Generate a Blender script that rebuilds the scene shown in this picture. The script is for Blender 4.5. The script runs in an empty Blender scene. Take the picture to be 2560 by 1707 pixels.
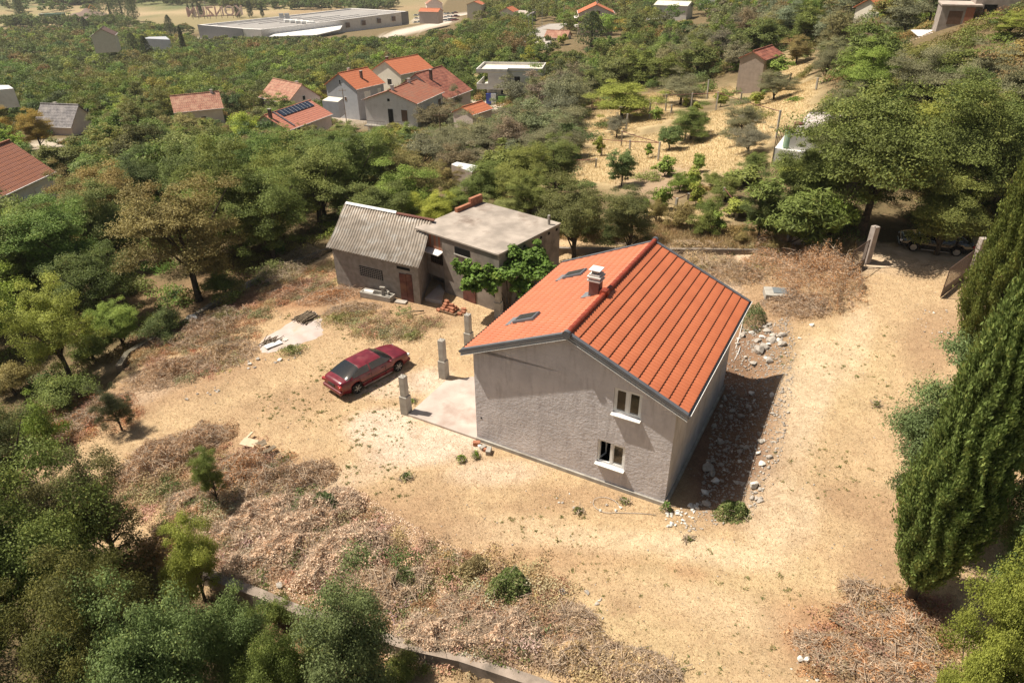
import bpy, math, random
import numpy as np
from mathutils import Vector, Matrix
R = math.radians
sc = bpy.context.scene
C = sc.collection

# ------------------------------------------------------------------ camera, sky, sun, exposure
F_PX, PITCH, ROLL, CAM_H = 1718.06, 0.540481, -0.013187, 20.3552
cp, sp, cr, sr = math.cos(PITCH), math.sin(PITCH), math.cos(ROLL), math.sin(ROLL)
_R, _U, _F = Vector((1, 0, 0)), Vector((0, sp, cp)), Vector((0, cp, -sp))
_cr, _cu = cr * _R + sr * _U, -sr * _R + cr * _U
cam_d = bpy.data.cameras.new('camera'); cam = bpy.data.objects.new('camera', cam_d); C.objects.link(cam)
cam.matrix_world = Matrix(((_cr.x, _cu.x, -_F.x, 0), (_cr.y, _cu.y, -_F.y, 0), (_cr.z, _cu.z, -_F.z, CAM_H), (0, 0, 0, 1)))
cam_d.sensor_width = 36; cam_d.lens = 36 * F_PX / 2560; cam_d.clip_start = .5; cam_d.clip_end = 6000
sc.camera = cam
SUN_EL, SHADOW_AZ = R(60.5), R(105.5)          # shadows run towards SHADOW_AZ (clockwise from +Y)
world = bpy.data.worlds.new('World'); sc.world = world; world.use_nodes = True
wn = world.node_tree.nodes; wl = world.node_tree.links
sky = wn.new('ShaderNodeTexSky'); sky.sky_type = 'NISHITA'; sky.sun_disc = False
sky.sun_elevation = SUN_EL; sky.sun_rotation = SHADOW_AZ + math.pi; sky.air_density = 1.1; sky.dust_density = 2.0
wn['Background'].inputs['Strength'].default_value = 0.058
_wb = wn.new('ShaderNodeMix'); _wb.data_type = 'RGBA'; _wb.blend_type = 'MULTIPLY'; _wb.inputs[0].default_value = 1; _wb.inputs[7].default_value = (1.0, .90, .78, 1)
wl.new(sky.outputs['Color'], _wb.inputs[6]); wl.new(_wb.outputs[2], wn['Background'].inputs['Color'])
sun_d = bpy.data.lights.new('sun', 'SUN'); sun = bpy.data.objects.new('sun', sun_d); C.objects.link(sun)
sun_d.energy = 4.9; sun_d.angle = R(.53); sun_d.color = (1.0, .925, .80)
_sd = Vector((math.sin(SHADOW_AZ) * math.cos(SUN_EL), math.cos(SHADOW_AZ) * math.cos(SUN_EL), -math.sin(SUN_EL)))
sun.rotation_euler = _sd.to_track_quat('-Z', 'Y').to_euler(); sun.location = (-30, 10, 60)
sc.view_settings.view_transform = 'Standard'; sc.view_settings.look = 'None'
sc.view_settings.exposure = 0.58; sc.view_settings.gamma = 1
sc.cycles.max_bounces = 5; sc.cycles.diffuse_bounces = 3; sc.cycles.glossy_bounces = 2
sc.cycles.transmission_bounces = 2; sc.cycles.use_denoising = True

# ------------------------------------------------------------------ photo pixel -> direction
def ray(px, py):
    X = (px - 1280) / F_PX; Y = -(py - 853.5) / F_PX
    r = X * cr - Y * sr; up = X * sr + Y * cr
    return np.array([r, cp + up * sp, -sp + up * cp])
def at_z(px, py, z=0.):
    d = ray(px, py); t = (z - CAM_H) / d[2]
    return np.array([d[0] * t, d[1] * t, z])
def at_d(px, py, dist):
    d = ray(px, py); t = dist / math.hypot(d[0], d[1])
    return np.array([d[0] * t, d[1] * t, CAM_H + d[2] * t])
def project(P):
    P = np.atleast_2d(np.asarray(P, float)) - [0, 0, CAM_H]
    r = P[:, 0]; fw = P[:, 1] * cp - P[:, 2] * sp; up = P[:, 1] * sp + P[:, 2] * cp
    xx = r * cr + up * sr; yy = -r * sr + up * cr
    fw = np.maximum(fw, .1)
    return np.stack([1280 + F_PX * xx / fw, 853.5 - F_PX * yy / fw, fw], 1)

# ------------------------------------------------------------------ terrain
HX, HY, HYAW = -1.6813, 25.1455, -0.50958
hca, hsa = math.cos(HYAW), math.sin(HYAW)
def uv(X, Y):
    return (X - HX) * hca + (Y - HY) * hsa, -(X - HX) * hsa + (Y - HY) * hca
def hw(u, v, z=0.):
    return np.array([HX + u * hca - v * hsa, HY + u * hsa + v * hca, z])
CZ = [(1197,1093,0),(1640,1290,0),(1003,1035,-.1),(880,990,-.15),(1080,840,-.05),(900,740,0),(1400,680,.3),(850,1200,-.15),
      (500,1050,-.35),(300,1000,-.5),(700,850,-.15),(600,1400,-.3),(1000,1600,-.2),(1400,1500,0),(1800,1500,.3),(2100,1500,.6),
      (1960,1000,.8),(1880,1200,.5),(2150,1000,1.),(2150,700,1.),(2300,640,1.1),(1700,630,.9),(1750,740,.4),(2450,900,1.2),
      (2300,1650,.8),(2600,1300,1.5),(150,950,-1.3),(450,700,-1.2),(700,600,-1.),(100,760,-1.8),(200,1500,-1.4),(600,1700,-1.),
      (-100,1200,-1.4),(2000,470,2.0),(1500,560,.6),(1300,520,-.4),(2400,450,3.)]
CD = [(100,480,98),(490,300,170),(180,335,150),(735,340,143),(900,310,160),(1090,318,150),(1250,250,175),(1150,420,84),
      (1450,390,78),(1700,380,76),(1900,235,112),(2400,65,104),(1600,250,112),(1800,60,225),(1490,90,272),(1390,120,215),
      (1360,75,275),(1600,20,350),(1215,30,430),(500,95,540),(1015,62,580),(250,200,290),(600,150,370),(900,130,380),(60,120,480),
      (2100,30,170),(700,230,230),(300,260,210),(30,250,240)]
CP = [at_z(*c) for c in CZ] + [at_d(*c) for c in CD] + [at_z(x, y, -40) for x, y in ((100,40),(400,15),(700,8),(30,90),(300,70))]
CP += [np.array(c, float) for c in ((0,0,.3),(-40,0,-2.),(40,0,2),(-90,30,-7),(90,50,8),(-600,1500,-40),(600,1500,-30),(0,2500,-40),
       (450,600,0),(250,350,2),(900,1500,0),(0,700,-38),(-900,700,-40),(160,180,8),(-300,300,-32),(-160,110,-14))]
CP = np.array(CP)
def _phi(d2):
    return .5 * d2 * np.log(np.maximum(d2, 1e-9))
_S = 100.
_n = len(CP); _q = CP[:, :2] / _S
_d2 = ((_q[:, None] - _q[None]) ** 2).sum(-1)
_A = np.zeros((_n + 3, _n + 3)); _A[:_n, :_n] = _phi(_d2) + np.eye(_n) * 2e-5
_A[:_n, _n] = 1; _A[:_n, _n + 1:] = _q; _A[_n, :_n] = 1; _A[_n + 1:, :_n] = _q.T
_w = np.linalg.solve(_A, np.concatenate([CP[:, 2], [0, 0, 0]]))
def ss(x, a, b):
    t = np.clip((x - a) / (b - a), 0, 1); return t * t * (3 - 2 * t)
def seg_side(X, Y, pts):
    """signed distance to a polyline: positive on its left side (walking along pts), only abeam of its segments"""
    best = np.full(X.shape, 1e9); out = np.zeros(X.shape)
    for (x0, y0), (x1, y1) in zip(pts[:-1], pts[1:]):
        dx, dy = x1 - x0, y1 - y0; L = math.hypot(dx, dy)
        t = np.clip(((X - x0) * dx + (Y - y0) * dy) / L / L, 0, 1)
        d = np.hypot(X - x0 - t * dx, Y - y0 - t * dy)
        side = np.sign(dx * (Y - y0) - dy * (X - x0))
        m = d < best; best = np.where(m, d, best); out = np.where(m, side * d, out)
    return out
LEFT_WALL = [tuple(at_z(x, y, -.2)[:2]) for x, y in ((292,905),(314,872),(409,816),(453,798),(541,746),(676,673),(801,628),(850,612))]
FRONT_WALL = [tuple(at_z(x, y, -.1)[:2]) for x, y in ((430,1375),(552,1439),(644,1474),(747,1520),(1027,1616),(1152,1646),(1332,1712),(1520,1790))]
BACK_WALL = [tuple(at_z(x, y, .9)[:2]) for x, y in ((1385,606),(1700,626),(1956,635),(2113,649))]
def ground_z(X, Y):
    X = np.atleast_1d(np.asarray(X, float)); Y = np.atleast_1d(np.asarray(Y, float))
    shp = X.shape; x = X.ravel() / _S; y = Y.ravel() / _S
    z = _w[_n] + _w[_n + 1] * x + _w[_n + 2] * y
    for i in range(_n):
        z = z + _w[i] * _phi((x - _q[i, 0]) ** 2 + (y - _q[i, 1]) ** 2)
    z = z.reshape(shp)
    near = (np.abs(X) < 60) & (Y > 5) & (Y < 75)
    u, v = uv(X, Y)
    pad = ss(u, -4.5, -3.6) * (1 - ss(u, 9.9, 11.7)) * ss(v, -1.2, -.3) * (1 - ss(v, 10.5, 12))
    z = z * (1 - pad) + pad * (-.06)
    z = z + .32 * ss(u, 10.4, 11.8) * (1 - ss(u, 12, 16)) * ss(v, -1, .8) * (1 - ss(v, 9, 13))
    dl = seg_side(X, Y, LEFT_WALL)
    z = z - np.where(dl > 0, .55 * ss(dl, .0, .25) * np.exp(-np.maximum(dl, 0) / 6), 0)
    df = seg_side(X, Y, FRONT_WALL)
    z = z - np.where(df < 0, .55 * ss(-df, .0, .25) * np.exp(-np.maximum(-df, 0) / 6), 0)
    db = seg_side(X, Y, BACK_WALL)
    z = z - np.where(db < 0, .55 * ss(-db, .0, .2) * np.exp(-np.maximum(-db, 0) / 2.5), 0) * near
    return z
_ts = np.concatenate([np.arange(12, 80, .25), np.geomspace(80, 2600, 500)])
def G(px, py):
    """where the view through photo pixel (px,py) meets the ground"""
    d = ray(px, py); d = d / math.hypot(d[0], d[1])
    P = d[None] * _ts[:, None]
    below = (P[:, 2] + CAM_H) < ground_z(P[:, 0], P[:, 1])
    if not below.any(): return at_z(px, py, -40)
    i = int(np.argmax(below)); a, b = _ts[max(i - 1, 0)], _ts[i]
    for _ in range(14):
        m = (a + b) / 2
        if d[2] * m + CAM_H < ground_z(d[0] * m, d[1] * m)[0]: b = m
        else: a = m
    return np.array([d[0] * b, d[1] * b, d[2] * b + CAM_H])
def gz(x, y): return float(ground_z(x, y)[0])

# ------------------------------------------------------------------ tagging, objects, mesh builder
def tag(o, label=None, cat=None, group=None, kind=None):
    if label: o['label'] = label
    if cat: o['category'] = cat
    if group: o['group'] = group
    if kind: o['kind'] = kind
    return o
def empty(name, loc, rz=0, label=None, cat=None, group=None):
    o = bpy.data.objects.new(name, None); C.objects.link(o); o.empty_display_size = .2
    o.location = [float(a) for a in loc]; o.rotation_euler = (0, 0, rz)
    return tag(o, label, cat, group)
def link_mesh(name, me, parent=None, mat=None):
    o = bpy.data.objects.new(name, me); C.objects.link(o)
    if mat is not None and not me.materials: me.materials.append(mat)
    if parent is not None: o.parent = parent
    return o
def np_mesh(name, verts, faces, tone=None, smooth=False):
    """verts (n,3), faces (m,k) with constant k"""
    me = bpy.data.meshes.new(name); n, m, k = len(verts), len(faces), faces.shape[1]
    me.vertices.add(n); me.vertices.foreach_set('co', np.asarray(verts, np.float32).ravel())
    me.loops.add(m * k); me.loops.foreach_set('vertex_index', faces.astype(np.int32).ravel())
    me.polygons.add(m); me.polygons.foreach_set('loop_start', np.arange(0, m * k, k, dtype=np.int32))
    me.polygons.foreach_set('loop_total', np.full(m, k, np.int32))
    if smooth: me.polygons.foreach_set('use_smooth', np.ones(m, bool))
    if tone is not None:
        a = me.attributes.new('tone', 'FLOAT', 'FACE'); a.data.foreach_set('value', np.asarray(tone, np.float32))
    me.update(calc_edges=True)
    return me
class MB:
    def __init__(s): s.v = []; s.f = []
    def quad(s, *p):
        i = len(s.v); s.v += [tuple(map(float, q)) for q in p]; s.f.append(tuple(range(i, i + len(p))))
    def box(s, c, d, rz=0, top=1., rx=0, ry=0):
        """centre c, size d; top scales the upper face"""
        i = len(s.v); M = Matrix.Rotation(rz, 3, 'Z') @ Matrix.Rotation(ry, 3, 'Y') @ Matrix.Rotation(rx, 3, 'X')
        for z in (-.5, .5):
            k = top if z > 0 else 1
            for x, y in ((-.5, -.5), (.5, -.5), (.5, .5), (-.5, .5)):
                p = M @ Vector((x * d[0] * k, y * d[1] * k, z * d[2])); s.v.append((p.x + c[0], p.y + c[1], p.z + c[2]))
        s.f += [(i+3,i+2,i+1,i), (i+4,i+5,i+6,i+7), (i,i+1,i+5,i+4), (i+1,i+2,i+6,i+5), (i+2,i+3,i+7,i+6), (i+3,i,i+4,i+7)]
    def span(s, a, b): s.box([(a[k] + b[k]) / 2 for k in range(3)], [abs(b[k] - a[k]) for k in range(3)])
    def tube(s, pts, rad, n=6, cap=True):
        pts = [Vector(p) for p in pts]; i0 = len(s.v)
        if not hasattr(rad, '__len__'): rad = [rad] * len(pts)
        for k, p in enumerate(pts):
            t = (pts[min(k + 1, len(pts) - 1)] - pts[max(k - 1, 0)]).normalized()
            a = Vector((0, 0, 1)) if abs(t.z) < .9 else Vector((1, 0, 0))
            x = t.cross(a).normalized(); y = t.cross(x)
            for j in range(n):
                an = 2 * math.pi * j / n; q = p + (x * math.cos(an) + y * math.sin(an)) * rad[k]; s.v.append(tuple(q))
        for k in range(len(pts) - 1):
            for j in range(n):
                a = i0 + k * n + j; b = i0 + k * n + (j + 1) % n; s.f.append((a, b, b + n, a + n))
        if cap: s.f.append(tuple(i0 + j for j in range(n))[::-1]); e = i0 + (len(pts) - 1) * n; s.f.append(tuple(e + j for j in range(n)))
    def disc(s, c, r, h, n=16, axis='z'):
        d = {'z': (0, 0, h / 2), 'y': (0, h / 2, 0), 'x': (h / 2, 0, 0)}[axis]
        s.tube([[c[k] - d[k] for k in range(3)], [c[k] + d[k] for k in range(3)]], r, n)
    def prism(s, poly, z0, z1):
        i = len(s.v); n = len(poly)
        for z in (z0, z1): s.v += [(float(x), float(y), z) for x, y in poly]
        s.f += [tuple(range(i, i + n))[::-1], tuple(range(i + n, i + 2 * n))]
        s.f += [(i + k, i + (k + 1) % n, i + n + (k + 1) % n, i + n + k) for k in range(n)]
    def build(s, name, mat, parent=None, smooth=False, bevel=0):
        me = bpy.data.meshes.new(name); me.from_pydata(s.v, [], s.f)
        if smooth:
            for p in me.polygons: p.use_smooth = True
        me.update(); o = link_mesh(name, me, parent, mat)
        if bevel:
            b = o.modifiers.new('bevel', 'BEVEL'); b.width = bevel; b.segments = 2; b.limit_method = 'ANGLE'
        return o

# ------------------------------------------------------------------ materials
def nt(name):
    m = bpy.data.materials.new(name); m.use_nodes = True
    return m, m.node_tree.nodes, m.node_tree.links, m.node_tree.nodes['Principled BSDF']
def rgb(c): return (c[0], c[1], c[2], 1)
def mat(name, col, col2=None, scale=4, rough=.85, bump=0., bscale=None, metal=0, spec=.3, detail=6, contrast=(.35, .65), stain=None, sscale=.6):
    m, n, l, p = nt(name)
    p.inputs['Roughness'].default_value = rough; p.inputs['Metallic'].default_value = metal
    p.inputs['Specular IOR Level'].default_value = spec
    if col2 is None: col2 = tuple(c * .82 for c in col)
    tc = n.new('ShaderNodeTexCoord')
    no = n.new('ShaderNodeTexNoise'); no.inputs['Scale'].default_value = scale; no.inputs['Detail'].default_value = detail
    l.new(tc.outputs['Object'], no.inputs['Vector'])
    r = n.new('ShaderNodeValToRGB'); r.color_ramp.elements[0].position = contrast[0]; r.color_ramp.elements[1].position = contrast[1]
    r.color_ramp.elements[0].color = rgb(col2); r.color_ramp.elements[1].color = rgb(col)
    l.new(no.outputs['Fac'], r.inputs['Fac']); out = r.outputs['Color']
    if stain:
        n2 = n.new('ShaderNodeTexNoise'); n2.inputs['Scale'].default_value = sscale; n2.inputs['Detail'].default_value = 5; n2.inputs['Roughness'].default_value = .65
        l.new(tc.outputs['Object'], n2.inputs['Vector'])
        r2 = n.new('ShaderNodeValToRGB'); r2.color_ramp.elements[0].position = .52; r2.color_ramp.elements[1].position = .68
        l.new(n2.outputs['Fac'], r2.inputs['Fac'])
        mx = n.new('ShaderNodeMix'); mx.data_type = 'RGBA'; l.new(r2.outputs['Color'], mx.inputs[0]); l.new(out, mx.inputs[6]); mx.inputs[7].default_value = rgb(stain)
        out = mx.outputs[2]
    l.new(out, p.inputs['Base Color'])
    if bump:
        nb = n.new('ShaderNodeTexNoise'); nb.inputs['Scale'].default_value = bscale or scale * 4; nb.inputs['Detail'].default_value = 5
        l.new(tc.outputs['Object'], nb.inputs['Vector'])
        b = n.new('ShaderNodeBump'); b.inputs['Strength'].default_value = 1; b.inputs['Distance'].default_value = bump
        l.new(nb.outputs['Fac'], b.inputs['Height']); l.new(b.outputs['Normal'], p.inputs['Normal'])
    return m
def leaf_mat(name, transl=.28, use_obj=True, col=(.1, .15, .04), warm=(.34, .27, .06), warm_amt=.12, lo=.5, hi=1.75):
    m, n, l, p = nt(name)
    at = n.new('ShaderNodeAttribute'); at.attribute_name = 'tone'
    if use_obj:
        oi = n.new('ShaderNodeObjectInfo'); base = oi.outputs['Color']
    else:
        rg = n.new('ShaderNodeRGB'); rg.outputs[0].default_value = rgb(col); base = rg.outputs[0]
    mr = n.new('ShaderNodeMapRange'); mr.inputs['To Min'].default_value = lo; mr.inputs['To Max'].default_value = hi
    l.new(at.outputs['Fac'], mr.inputs['Value'])
    mu = n.new('ShaderNodeVectorMath'); mu.operation = 'SCALE'; l.new(base, mu.inputs[0]); l.new(mr.outputs[0], mu.inputs['Scale'])
    rp = n.new('ShaderNodeMapRange'); rp.inputs['From Min'].default_value = .72; rp.inputs['From Max'].default_value = 1.; rp.inputs['To Max'].default_value = warm_amt * 4
    l.new(at.outputs['Fac'], rp.inputs['Value'])
    mx = n.new('ShaderNodeMix'); mx.data_type = 'RGBA'; l.new(rp.outputs[0], mx.inputs[0]); l.new(mu.outputs[0], mx.inputs[6]); mx.inputs[7].default_value = rgb(warm)
    l.new(mx.outputs[2], p.inputs['Base Color']); p.inputs['Roughness'].default_value = .62; p.inputs['Specular IOR Level'].default_value = .22
    tr = n.new('ShaderNodeBsdfTranslucent'); l.new(mx.outputs[2], tr.inputs['Color'])
    ms = n.new('ShaderNodeMixShader'); ms.inputs[0].default_value = transl
    l.new(p.outputs[0], ms.inputs[1]); l.new(tr.outputs[0], ms.inputs[2]); l.new(ms.outputs[0], n['Material Output'].inputs['Surface'])
    return m
def tile_mat(name, c1, c2, mortar, rowh=.35, bw=.22, rough=.75, bump=.02, squash=1, weather=None):
    """roof tiles in the slope's own plane: rows run along object Y, step along object X"""
    m, n, l, p = nt(name)
    tc = n.new('ShaderNodeTexCoord'); sx = n.new('ShaderNodeSeparateXYZ'); l.new(tc.outputs['Object'], sx.inputs[0])
    cx = n.new('ShaderNodeCombineXYZ'); l.new(sx.outputs['Y'], cx.inputs['X']); l.new(sx.outputs['X'], cx.inputs['Y'])
    br = n.new('ShaderNodeTexBrick'); br.offset = .5; br.inputs['Scale'].default_value = 1
    br.inputs['Brick Width'].default_value = bw; br.inputs['Row Height'].default_value = rowh; br.inputs['Mortar Size'].default_value = min(bw, rowh) * .15
    br.inputs['Mortar Smooth'].default_value = .6; br.inputs['Bias'].default_value = 0
    br.inputs['Color1'].default_value = rgb(c1); br.inputs['Color2'].default_value = rgb(c2); br.inputs['Mortar'].default_value = rgb(mortar)
    l.new(cx.outputs[0], br.inputs['Vector'])
    no = n.new('ShaderNodeTexNoise'); no.inputs['Scale'].default_value = .9; no.inputs['Detail'].default_value = 6; no.inputs['Roughness'].default_value = .7
    l.new(tc.outputs['Object'], no.inputs['Vector'])
    rr = n.new('ShaderNodeValToRGB'); rr.color_ramp.elements[0].position = .42; rr.color_ramp.elements[1].position = .66
    l.new(no.outputs['Fac'], rr.inputs['Fac'])
    mx = n.new('ShaderNodeMix'); mx.data_type = 'RGBA'; l.new(rr.outputs['Color'], mx.inputs[0]); l.new(br.outputs['Color'], mx.inputs[6])
    mx.inputs[7].default_value = rgb(weather or tuple(.6 * a + .4 * b for a, b in zip(c1, mortar)))
    l.new(mx.outputs[2], p.inputs['Base Color']); p.inputs['Roughness'].default_value = rough
    b = n.new('ShaderNodeBump'); b.inputs['Distance'].default_value = bump; l.new(br.outputs['Fac'], b.inputs['Height']); b.invert = True
    l.new(b.outputs['Normal'], p.inputs['Normal'])
    return m
def simple(name, col, rough=.5, metal=0, spec=.5, coat=0):
    m, n, l, p = nt(name); p.inputs['Base Color'].default_value = rgb(col); p.inputs['Roughness'].default_value = rough
    p.inputs['Metallic'].default_value = metal; p.inputs['Specular IOR Level'].default_value = spec
    if coat: p.inputs['Coat Weight'].default_value = coat; p.inputs['Coat Roughness'].default_value = .08
    no = n.new('ShaderNodeTexNoise'); no.inputs['Scale'].default_value = 9
    mr = n.new('ShaderNodeMapRange'); mr.inputs['To Min'].default_value = rough * .8; mr.inputs['To Max'].default_value = min(1, rough * 1.25)
    l.new(no.outputs['Fac'], mr.inputs['Value']); l.new(mr.outputs[0], p.inputs['Roughness'])
    return m
M = {}
M['leaf'] = leaf_mat('foliage'); M['leaf_far'] = leaf_mat('far foliage')
M['dry'] = leaf_mat('dry leaves', .15, warm=(.55, .40, .24), warm_amt=.15)
M['bark'] = mat('bark', (.11, .085, .06), (.05, .04, .03), 6, .95, .02)
M['twig'] = mat('dry twigs', (.40, .31, .23), (.24, .18, .13), 3, .9)
M['concrete'] = mat('concrete', (.42, .39, .34), (.30, .275, .24), 2.5, .9, .006, 60, stain=(.22, .19, .16))
M['slab'] = mat('terrace concrete', (.50, .43, .375), (.40, .33, .285), 1.1, .9, .004, 50, stain=(.36, .27, .225), sscale=.5)
M['shedroof'] = mat('flat roof concrete', (.43, .365, .31), (.27, .23, .195), .9, .92, .008, 30, stain=(.20, .155, .125), sscale=.42)
M['oldwall'] = mat('old render', (.30, .255, .215), (.20, .17, .145), 1.2, .95, .012, 20, stain=(.14, .12, .10), sscale=.9)
M['blockwall'] = mat('whitewashed blocks', (.33, .295, .265), (.24, .21, .185), 3, .93, .012, 14)
M['brick'] = tile_mat('hollow brick', (.40, .13, .06), (.32, .09, .04), (.22, .17, .13), .2, .3, .9)
M['brickobj'] = mat('loose brick', (.42, .19, .11), (.30, .12, .07), 5, .9, .01)
M['white'] = mat('white plastic', (.78, .77, .74), (.70, .69, .66), 3, .45, spec=.4)
M['whitepaint'] = mat('white paint', (.70, .67, .63), (.60, .56, .52), .8, .7)
M['glass'] = simple('window glass', (.035, .03, .025), .06, 0, .9)
M['dark'] = simple('dark interior', (.012, .012, .012), .8, 0, .1)
M['anthracite'] = mat('anthracite sheet', (.16, .165, .18), (.13, .135, .15), 2, .42, metal=.3, spec=.5)
M['steel'] = mat('galvanised steel', (.45, .46, .48), (.35, .36, .38), 3, .4, metal=.7)
M['rust'] = mat('rusty sheet', (.16, .06, .045), (.09, .035, .03), 2.5, .8, .004, stain=(.22, .11, .07))
M['rustdark'] = mat('brown steel bars', (.10, .065, .05), (.06, .04, .03), 4, .6)
M['wood'] = mat('weathered board', (.30, .21, .13), (.18, .12, .075), 4, .9, .004)
M['log'] = mat('cut branches', (.23, .18, .125), (.12, .09, .06), 5, .95, .01)
M['stone'] = mat('limestone', (.50, .45, .39), (.33, .29, .25), 3, .95, .02, 12)
M['whitestone'] = mat('white limestone', (.78, .74, .68), (.60, .56, .50), 4, .95, .02, 12)
M['orangesheet'] = mat('orange metal tile', (.45, .128, .050), (.40, .108, .041), 1.2, .5, spec=.7)
M['ridgetile'] = mat('ridge cap', (.33, .06, .03), (.24, .045, .025), 2, .45, spec=.4)
M['tyre'] = simple('tyre rubber', (.015, .015, .016), .85, 0, .2)
M['blackpl'] = simple('black plastic', (.02, .02, .022), .55, 0, .3)
M['redpaint'] = simple('dark red car paint', (.20, .012, .022), .34, .25, .5, .5)
M['blackpaint'] = simple('black car paint', (.006, .006, .008), .22, 0, .5, .9)
M['whitecar'] = simple('white car paint', (.62, .64, .66), .25, 0, .5, .8)
M['silvercar'] = simple('silver car paint', (.34, .38, .42), .3, .5, .5, .6)
M['carglass'] = simple('car glass', (.012, .015, .017), .05, 0, .9)
M['rim'] = simple('alloy rim', (.50, .50, .50), .3, .8)
M['redlamp'] = simple('tail lamp', (.32, .012, .012), .2, 0, .6)
M['headlamp'] = simple('head lamp', (.65, .66, .68), .12, 0, .8)
M['plate'] = simple('number plate', (.02, .02, .02), .5)

# main stucco: rough hand-thrown cement render
def stucco():
    m, n, l, p = nt('rough grey render'); p.inputs['Roughness'].default_value = .95; p.inputs['Specular IOR Level'].default_value = .15
    tc = n.new('ShaderNodeTexCoord')
    a = n.new('ShaderNodeTexNoise'); a.inputs['Scale'].default_value = .7; a.inputs['Detail'].default_value = 8; a.inputs['Roughness'].default_value = .65
    r = n.new('ShaderNodeValToRGB'); r.color_ramp.elements[0].position = .3; r.color_ramp.elements[1].position = .7
    r.color_ramp.elements[0].color = (.48, .45, .455, 1); r.color_ramp.elements[1].color = (.66, .62, .62, 1)
    l.new(tc.outputs['Object'], a.inputs['Vector']); l.new(a.outputs['Fac'], r.inputs['Fac'])
    m3 = n.new('ShaderNodeMapping'); m3.inputs['Scale'].default_value = (1.6, 1.6, .35); l.new(tc.outputs['Object'], m3.inputs['Vector'])
    d3 = n.new('ShaderNodeTexNoise'); d3.inputs['Scale'].default_value = 1.6; d3.inputs['Detail'].default_value = 7; d3.inputs['Roughness'].default_value = .7; l.new(m3.outputs[0], d3.inputs['Vector'])
    r3 = n.new('ShaderNodeValToRGB'); r3.color_ramp.elements[0].position = .50; r3.color_ramp.elements[1].position = .74; l.new(d3.outputs['Fac'], r3.inputs['Fac'])
    x3 = n.new('ShaderNodeMix'); x3.data_type = 'RGBA'; l.new(r3.outputs['Color'], x3.inputs[0]); l.new(r.outputs['Color'], x3.inputs[6]); x3.inputs[7].default_value = (.40, .365, .365, 1)
    l.new(x3.outputs[2], p.inputs['Base Color'])
    mp = n.new('ShaderNodeMapping'); mp.inputs['Scale'].default_value = (1, 1, 1.25); l.new(tc.outputs['Object'], mp.inputs['Vector'])
    b1 = n.new('ShaderNodeTexNoise'); b1.inputs['Scale'].default_value = 6.5; b1.inputs['Detail'].default_value = 6; b1.inputs['Roughness'].default_value = .62
    b2 = n.new('ShaderNodeTexNoise'); b2.inputs['Scale'].default_value = 1.1; b2.inputs['Detail'].default_value = 3
    l.new(mp.outputs[0], b1.inputs['Vector']); l.new(mp.outputs[0], b2.inputs['Vector'])
    u1 = n.new('ShaderNodeBump'); u1.inputs['Distance'].default_value = .05; l.new(b1.outputs['Fac'], u1.inputs['Height'])
    u2 = n.new('ShaderNodeBump'); u2.inputs['Distance'].default_value = .03; l.new(b2.outputs['Fac'], u2.inputs['Height'])
    u1.inputs['Strength'].default_value = .75
    l.new(u1.outputs['Normal'], u2.inputs['Normal']); l.new(u2.outputs['Normal'], p.inputs['Normal'])
    return m
M['stucco'] = stucco()

# ------------------------------------------------------------------ ground sheet
def lerp_axis(core0, core1, step, lo, hi, grow=1.05):
    a = list(np.arange(core0, core1 + 1e-6, step)); s = step
    while a[-1] < hi: s *= grow; a.append(a[-1] + s)
    s = step
    while a[0] > lo: s *= grow; a.insert(0, a[0] - s)
    return np.array(a)
gx = lerp_axis(-24, 30, .25, -1400, 1400); gy = lerp_axis(12, 58, .25, -60, 2600)
GX, GY = np.meshgrid(gx, gy); GZ = ground_z(GX, GY)
rng = np.random.default_rng(5)
def vnoise(X, Y, s, seed):
    r = np.random.default_rng(seed); T = r.random((64, 64)); x = X / s; y = Y / s
    xi = np.floor(x).astype(int); yi = np.floor(y).astype(int); fx = x - xi; fy = y - yi; fx = fx * fx * (3 - 2 * fx); fy = fy * fy * (3 - 2 * fy)
    g = lambda i, j: T[i % 64, j % 64]
    return (g(xi, yi) * (1 - fx) + g(xi + 1, yi) * fx) * (1 - fy) + (g(xi, yi + 1) * (1 - fx) + g(xi + 1, yi + 1) * fx) * fy
bumpy = np.exp(-np.hypot(GX - 2, GY - 32) / 45)
flat = ss(uv(GX, GY)[0], -4.2, -3.4) * (1 - ss(uv(GX, GY)[0], 9.2, 10.)) * ss(uv(GX, GY)[1], -.6, .1) * (1 - ss(uv(GX, GY)[1], 10, 11))
GZ = GZ + (vnoise(GX, GY, 1.9, 1) - .5) * .10 * bumpy * (1 - flat) + (vnoise(GX, GY, .6, 2) - .5) * .05 * bumpy * (1 - flat)
STRAW, SOIL, REDSOIL = np.array((.51, .365, .215)), np.array((.31, .185, .11)), np.array((.35, .175, .095))
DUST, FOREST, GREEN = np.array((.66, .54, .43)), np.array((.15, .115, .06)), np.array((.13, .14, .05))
GOLD, RUBBLE, FIELD = np.array((.56, .43, .24)), np.array((.34, .225, .15)), np.array((.30, .25, .13))
col = np.zeros(GX.shape + (3,)) + STRAW
def paint(mask, c, amt=1.): 
    global col
    k = np.clip(mask * amt, 0, 1)[..., None]; col = col * (1 - k) + np.asarray(c) * k
dist = np.hypot(GX, GY)
dl = seg_side(GX, GY, LEFT_WALL); df = seg_side(GX, GY, FRONT_WALL); db = seg_side(GX, GY, BACK_WALL)
far_m = ss(dist, 52, 62)
edge = (vnoise(GX, GY, 2.5, 7) - .5) * 3 + (vnoise(GX, GY, .8, 8) - .5) * 1.2
_yard_px = [(-60,1060),(160,1000),(300,920),(830,610),(1390,604),(2140,645),(2560,640),(2900,900),(2900,2100),(1520,1790),(430,1385),(150,1290)]
yard = np.array([at_z(x, y, .0)[:2] for x, y in _yard_px])
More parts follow.
